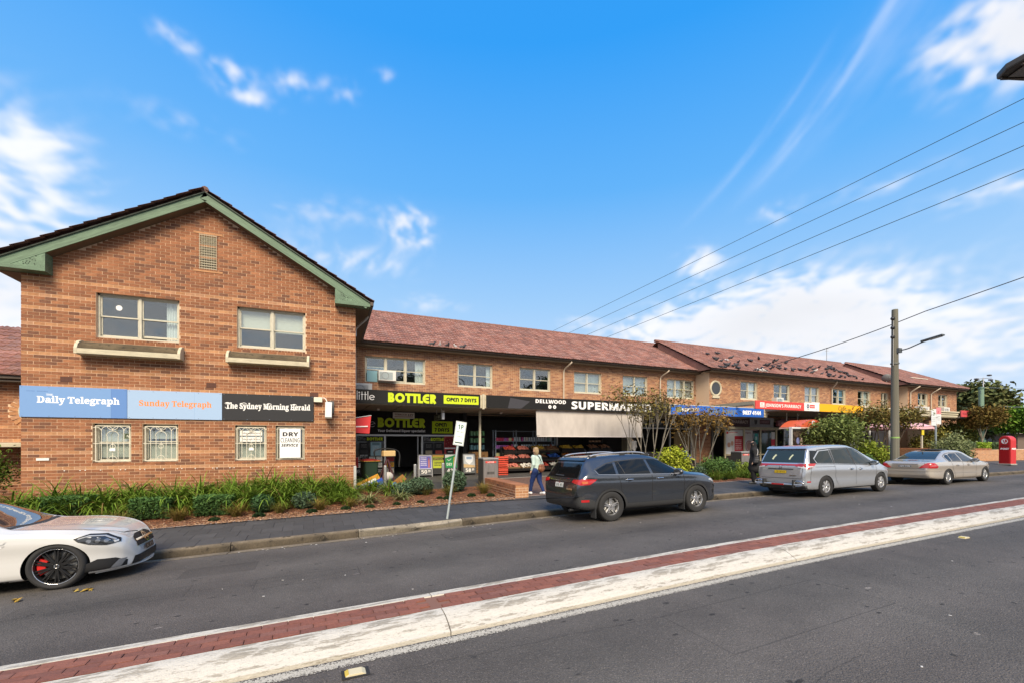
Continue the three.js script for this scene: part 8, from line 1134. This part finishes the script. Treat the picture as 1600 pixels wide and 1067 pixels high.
// ---- white sports saloon entering at the edge
{
const P = paintM([.56, .56, .55], .0, .25), blk = mat([.010, .010, .011], .55);
makeCar('white_car', 'white sports saloon with black wheels and red brake calipers beside the footpath', {
sy: .93, x0: -.98, x1: 3.66, wb: 2.84, R: .333, tw: .255, rim: .255, arch: .372, archUp: .012, wz: .915, half: .92, paint: P, sill: .96, crown: .03,
top: [[-.98, .72], [-.96, .88], [-.9, .96], [-.6, 1.02], [-.3, 1.10], [.3, 1.34], [.8, 1.42], [1.2, 1.42], [1.6, 1.33], [2.0, 1.13], [2.22, 1.01], [2.36, .965], [2.8, .925], [3.15, .865], [3.38, .79], [3.50, .71], [3.585, .60], [3.64, .48], [3.66, .40]],
belt: [[-.98, .68], [-.9, .90], [-.4, .955], [.5, .95], [1.5, .93], [2.2, .905], [2.84, .845], [3.2, .765], [3.45, .66], [3.6, .50], [3.66, .32]],
bot: [[-.98, .36], [-.85, .24], [0, .20], [2.84, .175], [3.2, .165], [3.5, .165], [3.62, .175], [3.66, .20]],
wide: [[-.98, .68], [-.9, .80], [-.5, .90], [0, .92], [1, .905], [2, .905], [2.5, .915], [2.84, .925], [3.1, .905], [3.35, .82], [3.52, .69], [3.62, .52], [3.66, .40]],
roofw: [[-.98, .58], [-.6, .68], [0, .58], [.8, .56], [1.5, .55], [2.0, .62], [2.36, .76], [2.84, .80], [3.15, .74], [3.4, .60], [3.55, .46], [3.66, .30]],
wheel: { spokes: 10, style: 'twin', rimM: mat([.018, .018, .019], .35, { metalness: .3 }), caliper: mat([.52, .015, .012], .35) },
dress(D, t, bvh) {
D('windscreen', [[1.50, -.52], [2.22, -.66], [2.30, -.3], [2.32, 0], [2.30, .3], [2.22, .66], [1.50, .52]], 'y', phys([.05, .045, .045], .02, { clearcoat: 1 }), .006); D('side_window', [[1.05, .985], [1.95, .955], [1.85, 1.03], [1.45, 1.24], [1.2, 1.31], [1.02, 1.32]], 'z', carGlassM); D('side_window', [[.1, .99], [.98, .985], [.95, 1.32], [.5, 1.26]], 'z', carGlassM); D('cowl_trim', [[2.24, -.70], [2.30, -.70], [2.39, 0], [2.30, .70], [2.24, .70], [2.33, 0]], 'y', plasticM, .004);
D('bonnet_seam', strip2([[2.30, .73], [2.6, .755], [3.0, .72], [3.30, .60], [3.47, .40], [3.53, .0]], .010), 'y', seamM, .003); for (const sg of [1, -1]) D('bonnet_crease', strip2([[2.45, sg * .33], [3.0, sg * .30], [3.38, sg * .22]], .05), 'y', P, .003);
D('headlight', [[3.05, .755], [3.2, .795], [3.36, .765], [3.49, .665], [3.505, .625], [3.38, .61], [3.2, .655], [3.09, .71]], 'z', phys([.035, .038, .042], .06, { clearcoat: 1, metalness: .2 }), .007); D('headlight_rim', strip2([[3.05, .755], [3.2, .795], [3.36, .765], [3.49, .665], [3.505, .625], [3.38, .61], [3.2, .655], [3.09, .71], [3.05, .755]], .012), 'z', blk, .010); D('running_light', strip2([[3.09, .748], [3.2, .774], [3.35, .742], [3.46, .665]], .014), 'z', phys([.35, .36, .37], .15, { clearcoat: 1 }), .013); for (const x of [3.20, 3.29, 3.375]) D('lamp_lens', ring2(x, .695 - (x - 3.2) * .12, 0, .027, 0, 6.28, 14), 'z', phys([.20, .21, .23], .08, { clearcoat: 1, metalness: .5 }), .013, t, .03);
for (const sg of [1, -1]) D('bumper_intake', [[3.02, .215], [3.56, .215], [3.57, .30], [3.46, .375], [3.28, .395], [3.10, .31]], sg > 0 ? 'z' : '-z', blk, .005); D('intake_fin', [[3.40, .225], [3.50, .225], [3.56, .34], [3.49, .345]], 'z', phys([.12, .13, .15], .25, { clearcoat: 1 }), .022); D('lower_grille', [[-.56, .205], [.56, .205], [.50, .33], [-.50, .33]], 'x', blk, .008); D('grille', [[-.40, .47], [.40, .47], [.36, .62], [.22, .665], [-.22, .665], [-.36, .62]], 'x', blk, .010); D('grille_bar', strip2([[-.38, .565], [.38, .565]], .030), 'x', chromeM, .02); D('grille_star', ring2(0, .565, .07, .088, 0, 6.28), 'x', chromeM, .03); for (const a of [1.57, 3.66, 5.76]) D('grille_star', strip2([[0, .565], [.075 * Math.cos(a), .565 + .075 * Math.sin(a)]], .016), 'x', chromeM, .03);
D('number_plate', [[-.19, .365], [.19, .365], [.19, .455], [-.19, .455]], 'x', mat([.6, .6, .6], .5, { map: plateTex('X 11', '#4a3428', '#b59a82') }), .03); part('splitter', grid(30, 2, (u, v) => { const a = lerp(-1.0, 1.0, u), w = Math.sin(a) / Math.sin(1) * .80, f = 3.70 - .46 * Math.pow(Math.abs(a), 2.2); return [f - .12 * (1 - v), .185 - .006 * v, w]; }), P, t); part('splitter_edge', grid(30, 1, (u, v) => { const a = lerp(-1.0, 1.0, u), w = Math.sin(a) / Math.sin(1) * .80, f = 3.70 - .46 * Math.pow(Math.abs(a), 2.2); return [f, .179 - .018 * v, w]; }), P, t);
for (const p of [[[1.02, .97], [1.04, .24]], [[2.14, .88], [2.16, .50], [2.10, .22]]]) D('door_seam', strip2(p, .010), 'z', seamM, .003); D('side_crease', strip2([[.4, .70], [1.6, .725], [2.32, .75]], .018), 'z', P, .008); D('wing_vent', strip2([[2.02, .80], [2.34, .805], [2.30, .775]], .012), 'z', P, .010); D('wing_lettering', [[2.0, .715], [2.30, .722], [2.30, .752], [2.0, .745]], 'z', mat([.9, .9, .9], .4, { map: canvasTex(256, 30, (c, w, h) => { c.fillStyle = '#eeeeee'; c.fillRect(0, 0, w, h); txt(c, 'V8 BITURBO', 6, 25, 25, '#1d1d1f', { w: 236, skew: -.15 }); }) }), .005); D('side_skirt', [[.45, .19], [2.38, .18], [2.40, .215], [.45, .24]], 'z', blk, .006); mirrorAt(t, 1.86, .95, halfAt(bvh, 1.86, .95) - .02, P); handleAt(t, 1.2, .80, halfAt(bvh, 1.2, .80), .2, P);
},
}, -6.57, 1.80);
}

// ================================================================ PEOPLE AND BIRDS
function flesh(bones, cell, k = .03, bump) {
let lo = [1e9, 1e9, 1e9], hi = [-1e9, -1e9, -1e9]; for (const b of bones) for (let a = 0; a < 3; a++) { lo[a] = Math.min(lo[a], b[a] - b[6], b[3 + a] - b[7]); hi[a] = Math.max(hi[a], b[a] + b[6], b[3 + a] + b[7]); }
const c = lo.map((l, i) => (l + hi[i]) / 2), half = Math.max(...lo.map((l, i) => (hi[i] - l) / 2)) + cell * 4, n = Math.min(150, Math.ceil(2 * half / cell)), mc = new MarchingCubes(n, new THREE.MeshBasicMaterial(), false, false, 180000), st2 = 2 * half / n;
mc.isolation = 0; const f = mc.field;
const B = bones.map((b) => { const d = [b[3] - b[0], b[4] - b[1], b[5] - b[2]]; return { b, d, l2: d[0] * d[0] + d[1] * d[1] + d[2] * d[2] || 1e-9 }; });
for (let z = 0; z < n; z++) for (let y = 0; y < n; y++) for (let x = 0; x < n; x++) {
const p = [c[0] + (x - n / 2) * st2, c[1] + (y - n / 2) * st2, c[2] + (z - n / 2) * st2]; let s = 1e3;
for (const { b, d, l2 } of B) { const t = clamp(((p[0] - b[0]) * d[0] + (p[1] - b[1]) * d[1] + (p[2] - b[2]) * d[2]) / l2), q = Math.hypot(p[0] - b[0] - d[0] * t, p[1] - b[1] - d[1] * t, p[2] - b[2] - d[2] * t) - lerp(b[6], b[7], t); const h = clamp(.5 + .5 * (s - q) / k); s = lerp(s, q, h) - k * h * (1 - h); if (s > .9 && q > .9) s = Math.min(s, q); }
f[x + y * n + z * n * n] = -(s + (bump ? bump(p) : 0));
}
mc.update(); const cnt = mc.count, P = new Float32Array(mc.positionArray.slice(0, cnt * 3)), N = new Float32Array(mc.normalArray.slice(0, cnt * 3));
for (let i = 0; i < cnt; i++) for (let a = 0; a < 3; a++) P[i * 3 + a] = P[i * 3 + a] * half + c[a];
const g = new THREE.BufferGeometry(); g.setAttribute('position', new THREE.BufferAttribute(P, 3)); g.setAttribute('normal', new THREE.BufferAttribute(N, 3)); return g;
}
function person(label, J, { skin, hair, top, legs, shoe, long = false, scarf, at, turn, fatter = 1, sc = 1 }) {
const t = thing('person', label, 'person', at, turn); t.scale.setScalar(sc); const S = mat(skin, .6), f = fatter;
const limb = (a, b, r1, r2) => [...a, ...b, r1, r2];
const hand = (w, e) => { const d = new THREE.Vector3(w[0] - e[0], w[1] - e[1], w[2] - e[2]).normalize(), s = new THREE.Vector3().crossVectors(d, new THREE.Vector3(1, 0, 0)).normalize(), o = [], P = (a, b, c = 0) => [w[0] + d.x * a + s.x * b, w[1] + d.y * a + s.y * b, w[2] + d.z * a + s.z * b + c]; o.push(limb(P(0, 0), P(.07, 0), .024, .030)); [-.027, -.009, .009, .027].forEach((q, i) => { const L = [.052, .064, .067, .058][i]; o.push(limb(P(.075, q), P(.075 + L * .55, q * 1.1), .0085, .008)); o.push(limb(P(.075 + L * .55, q * 1.1), P(.075 + L, q * 1.05, .014), .008, .0065)); }); o.push(limb(P(.02, .028), P(.055, .05), .011, .009)); o.push(limb(P(.055, .05), P(.085, .047, .008), .009, .007)); return o; };
const body = [limb(J.hip, J.waist, .125 * f, .105 * f), limb(J.waist, J.chest, .11 * f, .125 * f), limb(J.chest, J.neck, .11 * f, .055), limb(J.neck, [J.head[0], J.head[1] - .08, J.head[2]], .05, .052)];
for (const s of ['L', 'R']) { body.push(limb(J['sh' + s], J['el' + s], .052 * f, .042), limb(J['el' + s], J['wr' + s], .04, .028), limb(J.chest, J['sh' + s], .09 * f, .058 * f), limb(J['hp' + s], J['kn' + s], .095 * f, .062), limb(J['kn' + s], J['an' + s], .058, .038), limb(J['an' + s], J['to' + s], .036, .03)); }
const h = J.head, fw = J.face || [1, 0, 0];
const head = flesh([limb([h[0], h[1] + .02, h[2]], [h[0], h[1] + .05, h[2]], .085, .088), limb([h[0] + fw[0] * .025, h[1] - .05, h[2] + fw[2] * .025], [h[0] + fw[0] * .03, h[1] - .075, h[2] + fw[2] * .03], .058, .045), limb([h[0] + fw[0] * .088, h[1] + .005, h[2] + fw[2] * .088], [h[0] + fw[0] * .105, h[1] - .022, h[2] + fw[2] * .105], .010, .014), limb([h[0] + fw[0] * .07, h[1] - .058, h[2] + fw[2] * .07], [h[0] + fw[0] * .078, h[1] - .058, h[2] + fw[2] * .078], .016, .012), ...[-1, 1].map((q) => limb([h[0] - fw[2] * q * .086, h[1] + .02, h[2] + fw[0] * q * .086], [h[0] - fw[2] * q * .09, h[1] - .02, h[2] + fw[0] * q * .09], .02, .014)), limb([h[0], h[1] - .07, h[2]], J.neck, .05, .05)], .008, .02);
part('body', [flesh(body, .021), head, flesh(hand(J.wrL, J.elL), .0052, .006), flesh(hand(J.wrR, J.elR), .0052, .006)], S, t);
const eye = []; for (const q of [-1, 1]) eye.push(ell(h[0] + fw[0] * .08 - fw[2] * q * .032, h[1] + .018, h[2] + fw[2] * .08 + fw[0] * q * .032, .011, .009, .011, 8)); part('eyes', eye, mat([.03, .02, .018], .3), t);
const wob = (a) => (p) => .006 * n3(p[0] * 12, p[1] * 9, p[2] * 12 + a);
const cl = [limb(J.hip, J.waist, .142 * f, .122 * f), limb(J.waist, J.chest, .125 * f, .14 * f), limb(J.chest, [J.neck[0], J.neck[1] - .03, J.neck[2]], .12 * f, .062)]; for (const s of ['L', 'R']) { const w = J['wr' + s], e = J['el' + s], cut = [lerp(e[0], w[0], .92), lerp(e[1], w[1], .92), lerp(e[2], w[2], .92)]; cl.push(limb(J['sh' + s], e, .066 * f, .056), limb(e, cut, .054, .04), limb(J.chest, J['sh' + s], .1 * f, .07 * f)); } if (long) cl.push(limb(J.hip, [J.hip[0], J.hip[1] - .28, J.hip[2]], .16 * f, .19 * f), limb([J.hip[0], J.hip[1] - .15, J.hip[2]], J.waist, .165 * f, .13 * f));
part('top', flesh(cl, .02, .035, wob(1)), mat(top, .9, { bumpMap: fineBump, bumpScale: .002 }), t);
const lg = []; for (const s of ['L', 'R']) lg.push(limb(J['hp' + s], J['kn' + s], .112 * f, .076), limb(J['kn' + s], [J['an' + s][0], J['an' + s][1] + .03, J['an' + s][2]], .072, long ? .075 : .05), limb([J.hip[0], J.hip[1] - .02, J.hip[2]], J['hp' + s], .12 * f, .115 * f)); part('trousers', flesh(lg, .02, .03, wob(5)), mat(legs, .85, { map: withRep(grainTex, 2) }), t);
for (const s of ['L', 'R']) { const a = J['an' + s], o = J['to' + s]; part('shoe', [flesh([limb([a[0], a[1] - .03, a[2]], [o[0], o[1], o[2]], .052, .04), limb([a[0] - (o[0] - a[0]) * .25, a[1] - .035, a[2] - (o[2] - a[2]) * .25], [a[0], a[1] - .02, a[2]], .045, .045)], .009, .02)], mat(shoe, .6), t); }
if (scarf) part('head_scarf', flesh([limb([h[0] - fw[0] * .012, h[1] + .03, h[2] - fw[2] * .012], [h[0] - fw[0] * .02, h[1] - .04, h[2] - fw[2] * .02], .105, .095), limb([h[0] - fw[0] * .02, h[1] - .05, h[2]], [J.chest[0], J.chest[1] + .08, J.chest[2]], .09, .15), limb(J.shL, J.shR, .08, .08)], .012, .05), mat(scarf, .9), t);
else part('hair', flesh([limb([h[0] - fw[0] * .02, h[1] + .05, h[2] - fw[2] * .02], [h[0] - fw[0] * .04, h[1] - .02, h[2] - fw[2] * .04], .096, .088), limb([h[0] - fw[0] * .05, h[1] - .02, h[2] - fw[2] * .05], [h[0] - fw[0] * .06, h[1] - .09, h[2] - fw[2] * .06], .075, .05), limb([h[0] + fw[0] * .04, h[1] + .09, h[2]], [h[0] - fw[0] * .04, h[1] + .085, h[2]], .04, .05)], .009, .02, (p) => .006 * n3(p[0] * 40, p[1] * 30, p[2] * 40)), mat(hair, .9, { map: withRep(streakTex, 4) }), t);
return t;
}
{ // woman walking with a handbag, seen from behind
const x = 6.25, z = 2.5, y = yGround(x, z) + .012;
const J = { hip: [0, .86, 0], waist: [.01, 1.02, 0], chest: [.02, 1.22, 0], neck: [.03, 1.38, 0], head: [.05, 1.51, 0], face: [1, 0, 0], shL: [.02, 1.30, -.165], elL: [-.02, 1.05, -.21], wrL: [.06, .85, -.215], shR: [.02, 1.30, .165], elR: [-.06, 1.06, .215], wrR: [.02, .85, .22], hpL: [0, .82, -.085], knL: [.13, .46, -.095], anL: [.20, .075, -.10], toL: [.33, .035, -.105], hpR: [0, .82, .085], knR: [-.06, .45, .10], anR: [-.22, .095, .10], toR: [-.10, .035, .105] };
person('woman in a mint green top and bright blue jeans walking past the low brick wall', J, { skin: [.50, .30, .20], hair: [.46, .33, .19], top: [.46, .58, .53], legs: [.012, .045, .21], shoe: [.72, .73, .74], at: [x, y, z], turn: 2.05, fatter: 1.12, sc: .94 });
const bg = thing('handbag', 'brown leather handbag slung across the back of the walking woman', 'handbag', [x, y, z], 2.05), Br = mat([.20, .075, .032], .5);
bg.scale.setScalar(.94);
part('bag', flesh([[-.20, .90, -.07, -.20, .90, .10, .075, .075], [-.20, 1.0, -.06, -.20, 1.0, .09, .06, .06], [-.20, .86, 0, -.20, .90, .02, .09, .09]], .010, .04), Br, bg); part('strap', tube([[-.19, 1.05, .09], [-.16, 1.2, .03], [-.10, 1.36, -.06], [.02, 1.39, -.09], [.13, 1.25, -.03]], .011, 20, 5), mat([.06, .03, .02], .6), bg); part('clasp', bx(-.285, -.275, .92, .95, 0, .03), chromeM, bg);
}
{ // woman in black with a shoulder bag
const x = 15.3, z = 3.25, y = yGround(x, z) + .005;
const J = { hip: [0, .88, 0], waist: [0, 1.04, 0], chest: [.01, 1.24, 0], neck: [.02, 1.40, 0], head: [.04, 1.52, 0], face: [1, 0, 0], shL: [.01, 1.31, -.17], elL: [-.03, 1.06, -.23], wrL: [.05, .86, -.26], shR: [.01, 1.31, .17], elR: [-.02, 1.07, .25], wrR: [.10, .90, .30], hpL: [0, .84, -.085], knL: [.06, .47, -.09], anL: [.02, .085, -.09], toL: [.15, .03, -.095], hpR: [0, .84, .085], knR: [.04, .46, .09], anR: [-.06, .085, .09], toR: [.07, .03, .095] };
person('woman in black clothes and a black headscarf walking away on the footpath', J, { skin: [.40, .25, .17], hair: [.02, .02, .02], top: [.014, .014, .016], legs: [.012, .012, .014], shoe: [.10, .10, .10], at: [x, y, z], turn: 2.3, long: true, scarf: [.010, .010, .012], fatter: 1.12 });
const b = thing('shoulder_bag', 'black shoulder bag with a pale strap on the woman in black', 'bag', [x, y, z], 2.3); part('bag', flesh([[-.1, .92, -.27, -.02, .92, -.27, .07, .07], [-.1, 1.02, -.25, -.02, 1.02, -.25, .05, .05], [-.08, .85, -.28, 0, .85, -.28, .07, .07]], .012, .03), mat([.02, .02, .022], .5), b); part('strap', tube([[-.06, 1.05, -.25], [-.11, 1.22, -.17], [-.09, 1.36, -.07], [0, 1.40, -.05]], .012, 16, 5), mat([.45, .45, .46], .5), b);
}
{ // seated person in blue near the takeaway
const x = 16.3, z = -1.5, y = yPlaza(x, z);
const J = { hip: [0, .50, 0], waist: [-.04, .66, 0], chest: [-.04, .86, 0], neck: [.0, 1.02, 0], head: [.05, 1.13, 0], face: [1, 0, 0], shL: [-.02, .94, -.18], elL: [.05, .72, -.22], wrL: [.26, .66, -.14], shR: [-.02, .94, .18], elR: [.05, .72, .22], wrR: [.26, .66, .14], hpL: [.02, .48, -.09], knL: [.42, .50, -.11], anL: [.46, .09, -.11], toL: [.59, .035, -.11], hpR: [.02, .48, .09], knR: [.42, .50, .11], anR: [.40, .09, .12], toR: [.53, .035, .12] };
person('person in a bright blue and white jacket seated outside the takeaway shop', J, { skin: [.42, .26, .17], hair: [.03, .02, .018], top: [.02, .09, .46], legs: [.02, .02, .022], shoe: [.05, .05, .05], at: [x, y, z], turn: -.3, fatter: 1.1 });
const c = thing('bench_seat', 'dark slatted bench under the seated person in blue', 'bench', [x - .05, y, z], -.3); for (let i = 0; i < 4; i++) part('slat', bx(-.24 + i * .12, -.14 + i * .12, .34, .37, -.7, .7, .006), mat([.12, .07, .04], .7), c); for (const s of [-1, 1]) part('leg', [bx(-.22, -.16, 0, .34, s * .6 - .03, s * .6 + .03), bx(.16, .22, 0, .34, s * .6 - .03, s * .6 + .03)], mat([.06, .06, .06], .5), c);
const p2 = [15.0, -3.9], y2 = yPlaza(...p2), S = { hip: [0, .92, 0], waist: [0, 1.08, 0], chest: [0, 1.30, 0], neck: [.02, 1.48, 0], head: [.03, 1.61, 0], face: [1, 0, 0], shL: [0, 1.38, -.18], elL: [-.02, 1.12, -.23], wrL: [.05, .88, -.22], shR: [0, 1.38, .18], elR: [-.02, 1.12, .23], wrR: [.08, .90, .22], hpL: [0, .88, -.09], knL: [.03, .48, -.10], anL: [0, .085, -.1], toL: [.13, .03, -.1], hpR: [0, .88, .09], knR: [.02, .48, .10], anR: [-.03, .085, .1], toR: [.1, .03, .1] };
person('person in a grey hooded top standing in the shade behind the first street tree', S, { skin: [.4, .25, .17], hair: [.03, .025, .02], top: [.30, .30, .31], legs: [.03, .03, .035], shoe: [.03, .03, .03], at: [p2[0], y2, p2[1]], turn: 1.8 });
}
{
const mk = (label, c1, c2) => { const t = thing('pigeon', label, 'pigeon', [0, 0, 0], 0, 'pigeons on the tiled roof'); part('body', [ell(0, .10, 0, .14, .075, .07, 12).rotateZ(.25), ell(.13, .19, 0, .045, .042, .04, 10), rod([.08, .13, 0], [.13, .19, 0], .05, .035), bx(-.28, -.10, .045, .065, -.035, .035).rotateZ(.1)], c1, t); part('wing', [ell(-.03, .115, .055, .13, .055, .025, 10).rotateZ(.22), ell(-.03, .115, -.055, .13, .055, .025, 10).rotateZ(.22)], c2, t); part('beak', rod([.165, .19, 0], [.20, .182, 0], .012, .003, 6), mat([.1, .09, .08], .6), t); part('leg', [rod([.02, 0, .03], [.02, .06, .03], .007), rod([.02, 0, -.03], [.02, .06, -.03], .007)], mat([.25, .08, .07], .7), t); return t; };
const dk = mk('dark pigeon resting among the flock on the tiled roof of the middle block', mat([.035, .037, .045], .7), mat([.05, .052, .06], .7)), pale = mk('pale pigeon among the dark flock on the tiled roof of the middle block', mat([.62, .60, .58], .7), mat([.5, .48, .46], .7));
const r = rng(90), slope = (9.05 - 6.53) / 4.55, y0 = (lz) => 6.60 + (-4.05 - lz) * slope; let nd = 0, np = 0;
const put = (lx, lz, y) => { const p = wl(lx, y, lz), isP = r() < .13, pr = isP ? pale : dk, n = isP ? np++ : nd++; const a = r() * 6.28, c = n ? copyOf(pr, null, p, a) : pr; c.position.set(...p); c.rotation.y = a; c.scale.setScalar(.82 + r() * .3); };
for (let i = 0; i < 66; i++) { const lx = lerp(22.5, 38, Math.pow(r(), .9)), u = Math.pow(r(), 1.4) * 2.6; const lz = -4.15 - u; put(lx, lz, y0(lz) + .05); }
for (let i = 0; i < 12; i++) put(lerp(22.2, 27, r()), -4.0, 6.60);
const w = thing('pigeon_row', 'x', 'pigeon'); scene.remove(w);
for (let i = 0; i < 5; i++) { const p = wl(4.6 + i * .38, 6.58, W1Z + .55), c = copyOf(i % 2 ? pale : dk, `${i % 2 ? 'pale' : 'dark'} pigeon on the gutter above the first wing windows`, p, r() * 6); c.userData.group = 'pigeons on the first gutter'; }
}
renderer.render(scene, camera);
